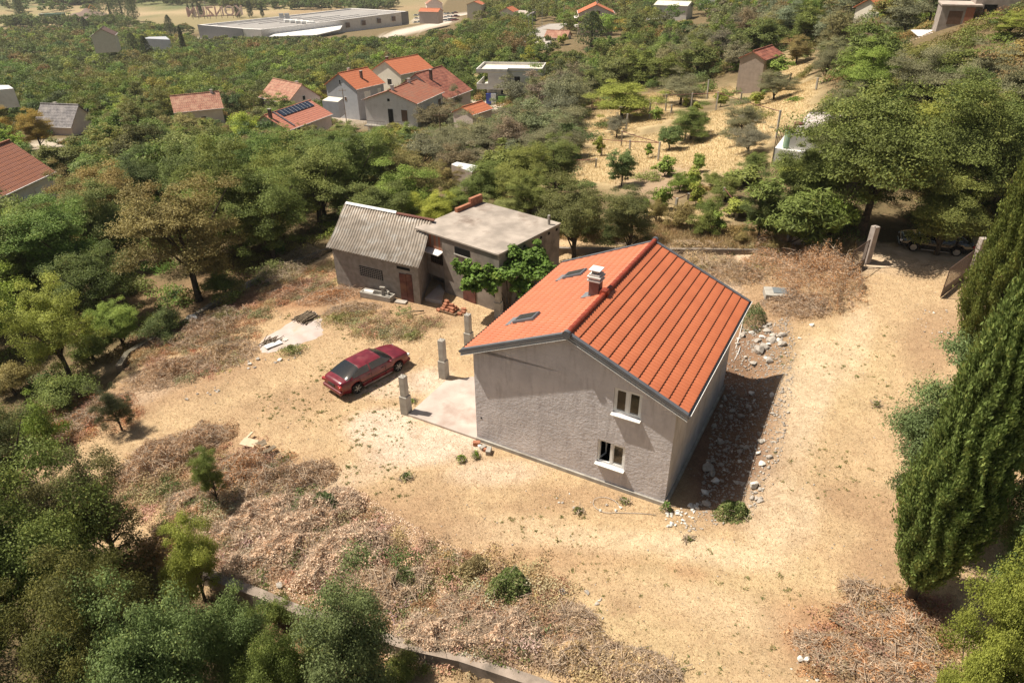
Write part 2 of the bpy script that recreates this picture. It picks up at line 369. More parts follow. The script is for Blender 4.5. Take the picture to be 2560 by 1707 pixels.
def inside(X, Y, poly):
    out = np.zeros(np.shape(X), bool); n = len(poly)
    for i in range(n):
        x0, y0 = poly[i]; x1, y1 = poly[(i + 1) % n]
        c = ((y0 > Y) != (y1 > Y)) & (X < (x1 - x0) * (Y - y0) / (y1 - y0 + 1e-12) + x0); out ^= c
    return out
in_yard = inside(GX + edge * .25, GY + edge * .25, yard)
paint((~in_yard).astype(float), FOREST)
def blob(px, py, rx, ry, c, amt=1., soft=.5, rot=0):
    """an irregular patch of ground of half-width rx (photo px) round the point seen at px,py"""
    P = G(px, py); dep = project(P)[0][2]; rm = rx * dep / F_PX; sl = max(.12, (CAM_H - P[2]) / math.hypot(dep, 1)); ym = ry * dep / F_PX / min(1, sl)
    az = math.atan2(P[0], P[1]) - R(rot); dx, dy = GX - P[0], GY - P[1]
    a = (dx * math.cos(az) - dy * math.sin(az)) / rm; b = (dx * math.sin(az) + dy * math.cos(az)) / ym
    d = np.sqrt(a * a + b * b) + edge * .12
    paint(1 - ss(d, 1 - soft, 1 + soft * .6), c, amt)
for b in [ # inside the yard
    (430,960,330,70,SOIL,.55,.6),(640,760,170,50,REDSOIL,.6,.6),(900,770,190,35,SOIL,.55),(820,740,130,22,REDSOIL,.5),(1060,800,120,30,SOIL,.4),
    (420,1180,260,70,SOIL,.6),(620,1250,200,90,REDSOIL,.6),(850,1350,330,150,SOIL,.6),(1050,1500,330,130,REDSOIL,.45),(1150,1600,300,90,SOIL,.5),
    (1080,1110,160,50,DUST,.8),(960,1060,90,40,DUST,.8),(1000,960,100,30,DUST,.5),(1240,1180,130,35,DUST,.45),(880,1190,140,40,DUST,.3),(1450,1240,160,30,SOIL,.4),
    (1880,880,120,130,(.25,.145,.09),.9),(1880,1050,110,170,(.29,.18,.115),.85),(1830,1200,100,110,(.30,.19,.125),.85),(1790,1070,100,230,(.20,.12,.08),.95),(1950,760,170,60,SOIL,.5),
    (1790,730,60,30,DUST,.7),(2330,850,80,120,SOIL,.5),(2180,1270,120,60,SOIL,.5),(2200,1400,80,130,SOIL,.55),(2120,1620,220,120,REDSOIL,.8),
    (1560,1600,260,110,GOLD,.5),(1750,1400,350,90,GOLD,.4),(2100,900,150,160,GOLD,.4),(1720,1430,60,25,REDSOIL,.45),(2080,1640,90,50,SOIL,.5),(1560,1520,60,25,SOIL,.4),
    (2020,960,60,190,(.66,.52,.36),.7),(2130,860,50,120,(.66,.52,.36),.5),(1950,1280,90,90,(.66,.52,.36),.6),(1740,1370,190,42,(.66,.52,.36),.6),(1500,1350,170,40,(.64,.50,.34),.5),(1800,1520,200,60,(.62,.47,.30),.5),(1300,1330,200,50,(.62,.48,.32),.4),(1330,1270,120,22,SOIL,.35),(1150,1330,120,50,SOIL,.35),(1080,950,60,40,DUST,.7),(720,1000,160,40,SOIL,.35),(1420,1390,260,30,REDSOIL,.25),(300,1010,160,30,DUST,.25),(330,880,120,28,RUBBLE,.6,.5,25),(2250,640,150,25,DUST,.35),(1900,640,300,18,DUST,.5)]:
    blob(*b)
for b in [(1620,400,300,100,GOLD,1.),(1560,300,160,50,GOLD,.9),(1940,250,120,80,GOLD,1.),(1800,330,120,90,GOLD,.9),(1700,240,180,28,GOLD,.8),(1650,450,110,60,(.34,.24,.16),.9),
          (1660,560,180,60,GOLD,.8),(1880,590,120,22,GOLD,.5),(1990,160,40,60,GOLD,.8),(1310,350,40,30,GOLD,.7),(1180,370,60,22,GOLD,.6),(560,720,120,60,(.30,.19,.11),.6),(330,760,120,60,(.28,.18,.10),.6),
          (280,900,60,30,GOLD,.5),(1200,205,60,30,GOLD,.8),(150,360,110,22,(.50,.44,.36),.9),(240,420,60,30,(.46,.40,.33),.7),(880,265,90,60,(.55,.48,.41),.9),(1210,265,80,30,(.55,.48,.41),.9),
          (235,155,60,14,GOLD,.6),(1080,1690,200,40,STRAW,.9),(870,1640,100,40,STRAW,.7)]:
    blob(*b)
# the plain beyond: meadows, hedged strips, car park
pl = ss(GY, 520, 580) * (1 - ss(GX, 40, 220))
mead = vnoise(GX, GY, 70, 21)
paint(pl * (GX < -60), np.array((.26, .22, .115)), 1.)
paint(pl * ss(mead, .55, .7) * (GX < -60), np.array((.33, .24, .14)), .9)
paint(pl * (vnoise(GX, GY * .35, 45, 23) > .72) * (GX < -60), np.array((.12, .15, .06)), .8)
for b in [(230,38,150,30,(.40,.29,.18),.8),(45,22,90,14,FIELD,.9),(75,18,55,10,(.09,.14,.06),.9,.15),(110,45,120,16,(.31,.29,.14),.9),(190,50,90,12,(.45,.34,.23),.9),
          (480,13,80,5,(.10,.14,.06),.9,.2),(620,28,120,12,(.42,.32,.19),.9),(430,30,160,8,(.43,.33,.20),.9),(700,18,100,6,(.33,.30,.15),.9),
          (1130,42,100,12,(.56,.49,.42),1.,.2),(1050,70,110,12,(.56,.49,.42),1.,.2),(450,100,120,9,(.55,.50,.45),.8),(170,62,90,12,(.45,.33,.20),.8)]:
    blob(*b)
ny, nx = GX.shape
idx = np.arange(ny * nx).reshape(ny, nx)
gf = np.stack([idx[:-1, :-1], idx[:-1, 1:], idx[1:, 1:], idx[1:, :-1]], -1).reshape(-1, 4)
gm = np_mesh('ground', np.stack([GX, GY, GZ], -1).reshape(-1, 3), gf, smooth=True)
ca = gm.color_attributes.new('zone', 'FLOAT_COLOR', 'POINT')
ca.data.foreach_set('color', np.concatenate([col.reshape(-1, 3), np.ones((nx * ny, 1))], 1).astype(np.float32).ravel())
def ground_mat():
    m, n, l, p = nt('dry ground'); p.inputs['Roughness'].default_value = 1; p.inputs['Specular IOR Level'].default_value = .1
    at = n.new('ShaderNodeAttribute'); at.attribute_name = 'zone'; tc = n.new('ShaderNodeTexCoord')
    def noise(s, d=6, r=.6, vec=None, dist=0):
        q = n.new('ShaderNodeTexNoise'); q.inputs['Scale'].default_value = s; q.inputs['Detail'].default_value = d; q.inputs['Roughness'].default_value = r
        q.inputs['Distortion'].default_value = dist
        l.new(vec or tc.outputs['Object'], q.inputs['Vector']); return q.outputs['Fac']
    def rng_(src, a, b, lo, hi):
        q = n.new('ShaderNodeMapRange'); q.inputs['From Min'].default_value = a; q.inputs['From Max'].default_value = b
        q.inputs['To Min'].default_value = lo; q.inputs['To Max'].default_value = hi; l.new(src, q.inputs['Value']); return q.outputs[0]
    def mix(f, a, b):
        q = n.new('ShaderNodeMix'); q.data_type = 'RGBA'; l.new(f, q.inputs[0])
        (l.new(a, q.inputs[6]) if hasattr(a, 'links') else setattr(q.inputs[6], 'default_value', rgb(a)))
        (l.new(b, q.inputs[7]) if hasattr(b, 'links') else setattr(q.inputs[7], 'default_value', rgb(b)))
        return q.outputs[2]
    def scale(c, f):
        q = n.new('ShaderNodeVectorMath'); q.operation = 'SCALE'; l.new(c, q.inputs[0]); l.new(f, q.inputs['Scale']); return q.outputs[0]
    c = at.outputs['Color']
    c = scale(c, rng_(noise(11, 8, .75, dist=1.2), .32, .68, .62, 1.36))
    c = scale(c, rng_(noise(1.4, 5, .6), .3, .7, .86, 1.12))
    c = mix(rng_(noise(.55, 6, .7, dist=.8), .52, .72, 0, .5), c, (.36, .235, .14))
    c = mix(rng_(noise(3.2, 7, .75, dist=.6), .52, .70, 0, .62), c, (.28, .165, .095))          # bare brown earth showing between the straw
    c = mix(rng_(noise(16, 5, .8), .62, .72, 0, .55), c, (.62, .52, .36))                      # pale stalks
    pa = n.new('ShaderNodeMath'); pa.operation = 'MULTIPLY'; l.new(rng_(noise(.35, 3), .45, .62, 0, 1), pa.inputs[0]); l.new(rng_(noise(5.5, 6, .7), .60, .68, 0, .75), pa.inputs[1])
    c = mix(pa.outputs[0], c, (.15, .16, .055))                                                 # green weeds
    l.new(c, p.inputs['Base Color'])
    b = n.new('ShaderNodeBump'); b.inputs['Distance'].default_value = .06; l.new(noise(14, 8, .8), b.inputs['Height'])
    l.new(b.outputs['Normal'], p.inputs['Normal'])
    return m
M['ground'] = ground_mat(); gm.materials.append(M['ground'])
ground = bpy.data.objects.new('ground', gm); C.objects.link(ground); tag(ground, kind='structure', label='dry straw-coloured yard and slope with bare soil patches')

# ------------------------------------------------------------------ the main house
HL, HE, HR_, EOV, OF, OB, W9 = 9.595, 4.819, 6.997, .446, .25, .45, 9.0
house = empty('house', hw(0, 0), HYAW, 'grey rendered two-storey house with an orange sheet-tile roof in the middle of the yard', 'house')
slope = (HR_ - HE) / (W9 / 2 + EOV)
zt = HE + slope * EOV - .20
# window holes are real recesses: the front wall is a grid with two openings
def wall_with_holes(b, x0, x1, zfun, holes, y, depth, z0=0.):
    """front face at y, looking towards -Y, with rectangular holes (xa,za,xb,zb) and reveals `depth` deep"""
    xs = sorted({x0, x1, W9 / 2} | {h[0] for h in holes} | {h[2] for h in holes}); zs = sorted({z0} | {h[1] for h in holes} | {h[3] for h in holes})
    for xa, xb in zip(xs[:-1], xs[1:]):
        zz = zs + [None]
        for k in range(len(zz) - 1):
            za, zb = zz[k], zz[k + 1]
            if zb is not None and any(h[0] <= xa and xb <= h[2] and h[1] <= za and zb <= h[3] for h in holes): continue
            ta, tb = (zfun(xa), zfun(xb)) if zb is None else (zb, zb)
            b.quad((xa, y, za), (xb, y, za), (xb, y, tb), (xa, y, ta))
    for xa, za, xb, zb in holes:
        yd = y + depth
        b.quad((xa, y, za), (xa, yd, za), (xb, yd, za), (xb, y, za)); b.quad((xa, y, zb), (xb, y, zb), (xb, yd, zb), (xa, yd, zb))
        b.quad((xa, y, za), (xa, y, zb), (xa, yd, zb), (xa, yd, za)); b.quad((xb, y, za), (xb, yd, za), (xb, yd, zb), (xb, y, zb))
zroof = lambda u: (zt + slope * min(u, W9 - u))
WIN = [(6.47, 3.83, 7.62, 5.02), (5.93, 1.07, 7.15, 2.26)]
b = MB()
wall_with_holes(b, 0, W9, zroof, WIN, 0, .16)
b.quad((W9, 0, 0), (W9, HL, 0), (W9, HL, zroof(W9)), (W9, 0, zroof(W9))); b.quad((0, HL, 0), (0, 0, 0), (0, 0, zroof(0)), (0, HL, zroof(0)))
b.quad((W9, HL, 0), (0, HL, 0), (0, HL, zroof(0)), (W9 / 2, HL, zroof(W9 / 2)), (W9, HL, zroof(W9)))
wall_o = b.build('wall', M['stucco'], house)
b = MB(); b.span((-.02, -.09, -.5), (W9 + .09, 0, .13)); b.span((W9, 0, -.5), (W9 + .12, HL, .14)); b.build('plinth', M['concrete'], house, bevel=.015)
b = MB(); b.span((-.0, -.004, .30), (.09, .0, .42)); 
b = MB(); b.tube([(.28, -.012, 1.32), (.28, .05, 1.32)], .045, 10); b.build('vent_hole', M['dark'], house)
# roof: sheet tiles pressed in waves, stepped courses
def roof_slope(side):
    nv = 420; v = np.linspace(-OF, HL + OB, nv); nc = 12; W2 = W9 / 2 + EOV
    wave = .030 * np.abs(np.sin(math.pi * v / .21)) ** .8 * 1.3 - .01
    rows = []
    for c_ in range(nc):
        for e in (0., .93, 1.):
            s_ = (c_ + e) / nc; up = .0 if e < .97 else -.055
            lift = {0.: .0, .93: .034, 1.: .036}[e]
            xx = W2 * (1 - s_) if side < 0 else W2 * (1 - s_)
            rows.append((s_, lift))
        rows.append(((c_ + 1.0) / nc, 0.0))
    V = []
    for s_, lift in rows:
        x = (W9 / 2) + side * W2 * s_; z = HR_ - (HR_ - HE) * s_ + lift
        bow = np.zeros(nv) if lift < .01 else .030 * np.sin(math.pi * v / .21) ** 2
        V.append(np.stack([x + side * bow, v, z + wave], 1))
    V = np.array(V); nr = len(rows); ix = np.arange(nr * nv).reshape(nr, nv)
    f = np.stack([ix[:-1, :-1], ix[:-1, 1:], ix[1:, 1:], ix[1:, :-1]], -1).reshape(-1, 4)
    if side > 0: f = f[:, ::-1]
    return V.reshape(-1, 3), f
va, fa = roof_slope(-1); vb, fb = roof_slope(1)
roof_o = link_mesh('roof', np_mesh('roof', np.concatenate([va, vb]), np.concatenate([fa, fb + len(va)])), house, M['orangesheet'])
b = MB()   # under-deck so that the roof has thickness
W2 = W9 / 2 + EOV
for sd in (-1, 1):
    x0, x1 = W9 / 2, W9 / 2 + sd * (W2 - .02)
    for dz in (-.03, -.13):
        q = [(x0, -OF + .02, HR_ + dz), (x1, -OF + .02, HE + dz), (x1, HL + OB - .02, HE + dz), (x0, HL + OB - .02, HR_ + dz)]; b.quad(*(q if sd > 0 else q[::-1]))
    b.quad((x1, -OF + .02, HE - .13), (x1, HL + OB - .02, HE - .13), (x1, HL + OB - .02, HE - .03), (x1, -OF + .02, HE - .03))
b.build('roof_deck', M['anthracite'], roof_o)
def verge(y, s=1):
    b = MB(); w = MB()
    for sd in (-1, 1):
        x0, x1 = W9 / 2, W9 / 2 + sd * (W2 + .03)
        def pl(y0, y1, za, zb, bb):
            p = [(x0, y0, HR_ + za), (x1, y0, HE + za), (x1, y1, HE + za), (x0, y1, HR_ + za)]; q = [(a, c, d - za + zb) for a, c, d in p]
            i = len(bb.v); bb.v += p + q; bb.f += [(i,i+1,i+2,i+3), (i+7,i+6,i+5,i+4), (i,i+4,i+5,i+1), (i+3,i+2,i+6,i+7), (i+1,i+5,i+6,i+2), (i,i+3,i+7,i+4)]
        pl(y - s * .03, y + s * .14, .03, .085, b); pl(y - s * .035, y, -.09, .03, b); pl(y - s * .02, y + s * .02, -.13, -.09, w); pl(y - s * .03, y + s * .12, -.20, -.13, b); pl(y - s * .035, y + s * .02, -.225, -.20, w)
    return b, w
vb_, vw_ = verge(-OF); vo = vb_.build('verge_board', M['anthracite'], house); vw_.build('verge_trim', M['white'], vo)
vb_, vw_ = verge(HL + OB, -1); vo = vb_.build('verge_board', M['anthracite'], house); vw_.build('verge_trim', M['white'], vo)
b = MB(); n_ = 27
for k in range(n_):
    y0 = -OF + (HL + OF + OB) * k / n_; y1 = y0 + (HL + OF + OB) / n_ + .02
    b.tube([(W9 / 2, y0, HR_ + .045), (W9 / 2, y1, HR_ + .045)], [.125, .112], 14)
ridge = b.build('ridge_cap', M['ridgetile'], roof_o, smooth=False)
for y_ in (-OF - .05, HL + OB + .05): b = MB(); b.disc((W9 / 2, y_, HR_ + .03), .17, .16, 18, 'y'); b.build('ridge_end', M['anthracite'], roof_o)
b = MB(); b.disc((W9 / 2, 3.5, HR_ + .10), .20, .24, 16, 'y'); b.box((W9/2+.03, 3.5, HR_+.19), (.22,.3,.14)); b.build('ridge_vent', M['ridgetile'], roof_o, bevel=.02)
for sd in (-1, 1):      # gutters
    x = W9 / 2 + sd * (W2 + .06); b = MB(); k = 9
    ring = [(x + .065 * math.cos(a), HE - .02 + .065 * math.sin(a)) for a in [math.pi + math.pi * i / k for i in range(k + 1)]]
    for i in range(k):
        (xa, za), (xb, zb) = ring[i], ring[i + 1]
        b.quad((xa, -OF, za), (xa, HL + OB, za), (xb, HL + OB, zb), (xb, -OF, zb)); b.quad((xa, -OF, za - .004), (xb, -OF, zb - .004), (xb, HL + OB, zb - .004), (xa, HL + OB, za - .004))
    for y in (-OF - .01, HL + OB + .01): b.disc((x, y, HE - .02), .068, .02, 14, 'y')
    g_ = b.build('gutter', M['anthracite'], house)
    if sd > 0:
        b = MB(); b.box((x + .07, (HL + OB - OF) / 2, HE + .05), (.02, HL + OB + OF, .03)); b.build('gutter_lip', M['white'], g_)
    if sd < 0:
        b = MB(); b.tube([(x, 1.0, HE - .08), (x + .1, 1.0, HE - .3), (x + .42, 1.0, HE - .45), (x + .42, 1.0, .4)], .045, 10); 
        b.build('downpipe', M['anthracite'], g_, smooth=True)
# windows
def pvc_window(parent, x0, z0, x1, z1, y, open_left=False):
    w, h = x1 - x0, z1 - z0; fr = .085
    root = MB(); 
    for a, c in (((x0, y, z0), (x0 + fr, y + .07, z1)), ((x1 - fr, y, z0), (x1, y + .07, z1)), ((x0 + fr, y, z0), (x1 - fr, y + .07, z0 + fr)), ((x0 + fr, y, z1 - fr), (x1 - fr, y + .07, z1)), ((x0 + w / 2 - .06, y - .006, z0 + fr), (x0 + w / 2 + .06, y + .064, z1 - fr))): root.span(a, c)
    win = root.build('window', M['white'], parent, bevel=.008)
    for k in (0, 1):
        xa = x0 + fr + .0 if k == 0 else x0 + w / 2 + .06; xb = x0 + w / 2 - .06 if k == 0 else x1 - fr
        if k == 0 and open_left:
            s = MB(); L = xb - xa                                        # sash swung inwards
            M_ = Matrix.Rotation(R(72), 3, 'Z')
            fs = []
            for a0, a1, b0, b1 in ((0, L, 0, .05), (0, L, h - 2 * fr - .05, h - 2 * fr), (0, .05, .05, h - 2 * fr - .05), (L - .05, L, .05, h - 2 * fr - .05)):
                c_ = M_ @ Vector(((a0 + a1) / 2, .03, 0)); s.box((xa + c_.x, y + .07 + c_.y, z0 + fr + (b0 + b1) / 2), (a1 - a0, .05, b1 - b0), R(72))
            s.build('open_sash', M['white'], win, bevel=.006); continue
        s = MB()
        for a, c in (((xa, y + .008, z0 + fr), (xa + .045, y + .055, z1 - fr)), ((xb - .045, y + .008, z0 + fr), (xb, y + .055, z1 - fr)), ((xa + .045, y + .008, z0 + fr), (xb - .045, y + .055, z0 + fr + .045)), ((xa + .045, y + .008, z1 - fr - .045), (xb - .045, y + .055, z1 - fr))): s.span(a, c)
        s.build('sash', M['white'], win, bevel=.006)
        g = MB(); g.span((xa + .045, y + .025, z0 + fr + .045), (xb - .045, y + .04, z1 - fr - .045)); g.build('pane', M['glass'], win)
    if open_left:
        g = MB(); g.span((x0 - .6, y + 2.2, z0 - .4), (x1 + .4, y + 2.25, z1 + .3)); g.span((x0 - .6, y + .08, z0 - .45), (x1 + .4, y + 2.2, z0 - .4)); g.build('room_behind', M['dark'], win)
    s = MB(); s.box(((x0 + x1) / 2, y - .10, z0 - .035), (w + .08, .26, .045), 0, 1, R(4)); s.build('sill', M['white'], win, bevel=.006)
    return win
pvc_window(house, *WIN[0], .06); pvc_window(house, *WIN[1], .06, True)
# chimney
def on_roof(u, dz=0): return HR_ - slope * abs(u - W9 / 2) + dz
ch = MB(); cu, cv = 3.95, 3.82; zb = on_roof(cu)
ch.box((cu, cv, zb + .10), (.46, .46, 1.2)); cho = ch.build('chimney', M['anthracite'], roof_o, bevel=.01)
cho.data.materials[0] = mat('brown sheet cladding', (.20, .12, .11), (.15, .09, .085), 2, .45, metal=.2)
b = MB(); z = zb + .72
for k, (w_, h_) in enumerate(((.60, .07), (.52, .06), (.62, .07), (.50, .08))): b.box((cu, cv, z), (w_, w_, h_)); z += .085
b.build('chimney_cap', M['whitepaint'], cho, bevel=.01)
b = MB(); b.box((cu, cv, z + .05), (.30, .30, .12)); b.build('flue', M['concrete'], cho); b = MB(); b.box((cu, cv, z + .14), (.52, .52, .05)); b.build('cowl', M['white'], cho, bevel=.01)
b = MB(); ang = math.atan(slope)
b.box((cu - .34, cv - .0, on_roof(cu - .34, .06)), (.5, .62, .02), 0, 1, 0, -ang); b.build('flashing', M['steel'], cho)
# roof windows on the left slope
for (su, sv) in ((1.42, 2.22), (1.48, 7.22)):
    b = MB(); z = on_roof(su, .10); b.box((su, sv, z), (1.15, .74, .13), 0, .94, 0, -ang); so = b.build('skylight', M['anthracite'], roof_o, bevel=.02)
    b = MB(); b.box((su - .02, sv, on_roof(su - .02, .175)), (.86, .50, .02), 0, 1, 0, -ang); b.build('pane', M['carglass'], so)
    b = MB(); b.box((su - .72, sv - .05, on_roof(su - .72, .065)), (.28, .8, .012), 0, 1, 0, -ang); b.build('flashing', M['steel'], so)

# ------------------------------------------------------------------ terrace and its piers
ta = [at_z(*q, .05)[:2] for q in ((1010, 1046), (1096, 893), (1150, 884))]
sl = MB()
poly = [uv(*at_z(x, y, .05)[:2]) for x, y in ((1003, 1037), (1072, 939), (1128, 896))]
pl_ = [(-3.95, -.02), (0., -.02), (0., 4.9), (-1.9, 4.9), (-3.0, 4.2), (-3.7, 3.4), (-3.95, 3.3)]
print('slab uv', [tuple(round(float(a), 2) for a in q) for q in poly])
terr = MB(); terr.prism([hw(u, v)[:2] for u, v in pl_], -.5, .05)
tag(terr.build('terrace', M['slab'], bevel=.02), 'pinkish bare concrete terrace beside the gable of the grey house', 'terrace')
def pier(px, py, h, label, low=1.05):
    x, y, _ = at_z(px, py, .03); g = 'concrete piers round the terrace'
    r = empty('concrete_pier', (x, y, min(gz(x, y), .04)), HYAW + R(2), label, 'pier', g)
    b = MB(); b.box((0, 0, low / 2 - .1), (.42, .42, low + .2), 0, 1); b.build('pier_base', M['concrete'], r, bevel=.015)
    b = MB(); b.box((0, 0, low + (h - low) / 2), (.31, .31, h - low)); b.build('pier_shaft', M['concrete'], r, bevel=.012)
    for k, (a, c) in enumerate(((.09, .09), (-.09, .09), (.09, -.09), (-.09, -.09))):
        b = MB(); b.tube([(a, c, h - .1), (a + .01 * k, c, h + .16 + .05 * (k % 3))], .009, 5); b.build('rebar', M['rust'], r)
    return r
pier(1016, 1027, 2.18, 'stepped concrete pier at the outer front corner of the terrace, nearest the camera')
pier(1110, 938, 2.29, 'stepped concrete pier on the terrace between the red car and the gable')
pier(1173, 868, 2.2, 'stepped concrete pier partly behind the left eave of the orange roof')
pier(1247, 793, 2.3, 'concrete pier under the fig tree in front of the flat-roofed outbuilding')

# ------------------------------------------------------------------ outbuildings
BY = math.atan2(37.2 - 41.6, -.7 + 6.1)
box = empty('flat_roofed_outbuilding', (-6.1, 41.6, 0), BY, 'stained concrete outbuilding with a flat roof slab, rusty door and slit window', 'outbuilding')
BL, BD, BZ = 6.97, 6.3, 4.0
b = MB(); b.span((2.25, .05, -.4), (BL - .06, BD - .05, BZ - .12)); b.span((.15, 1.0, -.4), (2.25, BD - .05, BZ - .12)); b.build('wall', M['oldwall'], box)
b = MB(); b.span((-.05, -.03, BZ - .12), (BL, BD, BZ)); 
rf = b.build('roof', M['shedroof'], box, bevel=.02)
b = MB(); b.span((2.25, .03, BZ - .60), (2.26, .04, BZ - .5)); 
b = MB(); b.span((.6, .16, BZ - 1.15), (2.25, 1.0, BZ - .12)); b.build('brick_infill', M['brick'], box)
b = MB(); b.span((.6, .18, .9), (2.25, 1.0, BZ - 1.15)); b.build('stair_wall', M['blockwall'], box)
b = MB(); b.box((1.55, -.05, BZ - 1.22), (1.35, .6, .06), 0, 1, R(12)); b.build('canopy', M['white'], box)
b = MB(); b.span((1.1, .14, 1.85), (2.1, .19, 2.6)); w_ = b.build('window', M['dark'], box)
b = MB()
for k in range(7): b.span((1.12 + k * .155, .08, 1.83), (1.14 + k * .155, .10, 2.62))
for z in (1.9, 2.2, 2.55): b.span((1.1, .085, z), (2.1, .105, z + .02))
b.build('grille', M['rustdark'], w_)
b = MB(); b.span((3.35, .02, 3.1), (4.6, .06, 3.55)); w_ = b.build('window', M['dark'], box); b = MB(); b.span((3.3, -.03, 3.03), (4.65, .05, 3.10)); b.build('sill', M['concrete'], w_)
b = MB(); b.span((3.9, -.01, .0), (4.95, .05, 1.35)); d_ = b.build('door', M['rust'], box, bevel=.01); b = MB(); b.box((4.8, -.03, .8), (.04, .05, .12)); b.build('handle', M['rustdark'], d_)
b = MB(); b.span((4.05, .02, 1.55), (4.75, .06, 1.9)); w_ = b.build('window', M['dark'], box)
b = MB()
for k in range(5): b.span((4.08 + k * .15, -.01, 1.55), (4.1 + k * .15, .02, 1.9))
b.build('grille', M['rustdark'], w_)
for k in range(7):
    b = MB(); y = .7 + k * .85; b.span((BL - .07, y, BZ - .42), (BL - .03, y + .18, BZ - .26)); b.build('vent_opening', M['dark'], box)
b = MB(); b.span((.1, 3.6, BZ), (.35, 6.2, BZ + .28)); b.span((.1, 5.0, BZ + .28), (.35, 6.2, BZ + .58)); b.build('brick_parapet', M['brickobj'], rf, bevel=.01)
b = MB(); b.tube([(6.5, 5.6, BZ - .1), (6.5, 5.6, BZ + .62)], .09, 12); b.build('flue', M['concrete'], rf)
# lean-to shed with a corrugated roof
SY = R(-28.2); sx_, sy_ = -11.75, 41.85
shed = empty('lean_to_shed', (sx_, sy_, 0), SY, 'low whitewashed block shed with a grey corrugated roof left of the flat-roofed outbuilding', 'shed')
SL, SE, SR_, SDp = 7.1, 2.75, 4.15, 3.7
b = MB(); zf = lambda y: SE - .12 + (SR_ - SE) * (y + .35) / (SDp + .35)
P_ = [(0.05, 0), (SL - .6, 0), (SL - .6, SDp), (.05, SDp)]
b.quad((.05, 0, -.4), (SL - .3, 0, -.4), (SL - .3, 0, zf(0)), (.05, 0, zf(0))); b.quad((.05, SDp, -.6), (.05, 0, -.4), (.05, 0, zf(0)), (.05, SDp, zf(SDp)))
b.quad((SL - .3, 0, -.4), (SL - .3, SDp, -.6), (SL - .3, SDp, zf(SDp)), (SL - .3, 0, zf(0))); b.quad((SL - .3, SDp, -.6), (.05, SDp, -.6), (.05, SDp, zf(SDp)), (SL - .3, SDp, zf(SDp)))
b.build('wall', M['blockwall'], shed)
nu_ = 460; u_ = np.linspace(-.12, SL, nu_); V = []
rws = []
for k in range(3):
    rws += [(k / 3, .05 * (0 if k == 0 else 1)), ((k + 1) / 3 + .0, .0)]
for t_, lf in rws:
    y = -.35 + (SDp + .35) * t_; z = SE + (SR_ - SE) * t_
    V.append(np.stack([u_, np.full(nu_, y), z + .042 * np.sin(2 * math.pi * u_ / .21) + (.0 if lf == 0 else -.0) + (.02 if lf else 0)], 1))
V = np.array(V); ix = np.arange(V.shape[0] * nu_).reshape(-1, nu_)
f_ = np.stack([ix[:-1, :-1], ix[:-1, 1:], ix[1:, 1:], ix[1:, :-1]], -1).reshape(-1, 4)
corr = mat('weathered fibre cement sheet', (.42, .36, .30), (.29, .245, .20), 1.6, .95, stain=(.46, .43, .39), sscale=1.3)
srf = link_mesh('roof', np_mesh('roof', V.reshape(-1, 3), f_, smooth=True), shed, corr)
mdf = srf.modifiers.new('thick', 'SOLIDIFY'); mdf.thickness = .012
b = MB(); b.box((2.1, SDp + .02, SR_ + .05), (4.3, .30, .05), 0, 1, R(8)); b.build('ridge_board', M['white'], srf, bevel=.01)
b = MB(); b.box((5.8, SDp + .0, SR_ + .02), (3.0, .34, .07), 0, 1, R(-6)); b.build('rusty_flashing', M['rust'], srf, bevel=.01)
b = MB(); b.span((2.15, -.03, 1.05), (4.0, .02, 1.75)); w_ = b.build('window', M['dark'], shed)
b = MB()
for k in range(12): b.span((2.2 + k * .155, -.07, 1.06), (2.215 + k * .155, -.045, 1.74))
for k in range(6): b.span((2.15, -.075, 1.08 + k * .125), (4.0, -.05, 1.10 + k * .125))
b.build('grille', simple('pale grille', (.34, .31, .28), .7), w_)
b = MB(); b.span((5.35, -.05, -.1), (5.85, .02, 1.9)); b.span((5.87, -.04, -.1), (6.3, .02, 1.95)); b.build('door', M['rust'], shed, bevel=.008)
b = MB(); b.span((5.2, -.012, 2.18), (6.2, .02, 2.36)); b.build('window', M['dark'], shed)
for o in shed.children:      # the shed is skewed in plan
    if o.name.split('.')[0] in ('wall', 'roof'):
        for tgt in [o] + list(o.children):
            for v in tgt.data.vertices: v.co.x -= .42 * max(v.co.y, 0)
# the ramp between the two
r0 = Vector(at_z(1075, 745, .35)); rp = MB(); rp.prism([at_z(x, y, 0)[:2] for x, y in ((1062, 752), (1105, 762), (1112, 735), (1100, 716))], -.3, .22)
tag(rp.build('concrete_ramp', M['slab'], bevel=.03), 'pale concrete ramp between the rusty shed door and the outbuilding', 'ramp')

# trough with blocks and bucket in front of the shed
def P0(px, py, z=0.): 
    q = at_z(px, py, z); return q
q = P0(945, 745); tr = empty('concrete_trough', (q[0], q[1], gz(q[0], q[1]) - .02), SY + R(4), 'long concrete trough full of rubble in front of the shed window', 'trough')
b = MB(); b.span((-1.15, -.32, 0), (1.15, -.24, .38)); b.span((-1.15, .24, 0), (1.15, .32, .38)); b.span((-1.15, -.24, 0), (-1.07, .24, .38)); b.span((1.07, -.24, 0), (1.15, .24, .38)); b.span((-1.07, -.24, .02), (1.07, .24, .12)); b.build('basin', M['concrete'], tr, bevel=.012)
tm = Matrix.Translation(tr.location) @ Matrix.Rotation(SY + R(4), 4, 'Z')
b = MB(); b.tube([(-.35, 0, 0), (.35, 0, 0)], [.15, .17], 14); o = b.build('bucket', M['whitepaint']); o.matrix_world = tm @ Matrix.Translation((-.62, .02, .30)); tag(o, 'pale bucket lying on its side in the concrete trough', 'bucket')
bl_lab = ['concrete block on top of the stack in the trough', 'concrete block standing on end in the trough', 'concrete block lying at the right end of the trough', 'pale block leaning at the back of the trough', 'small block lying flat in the middle of the trough']
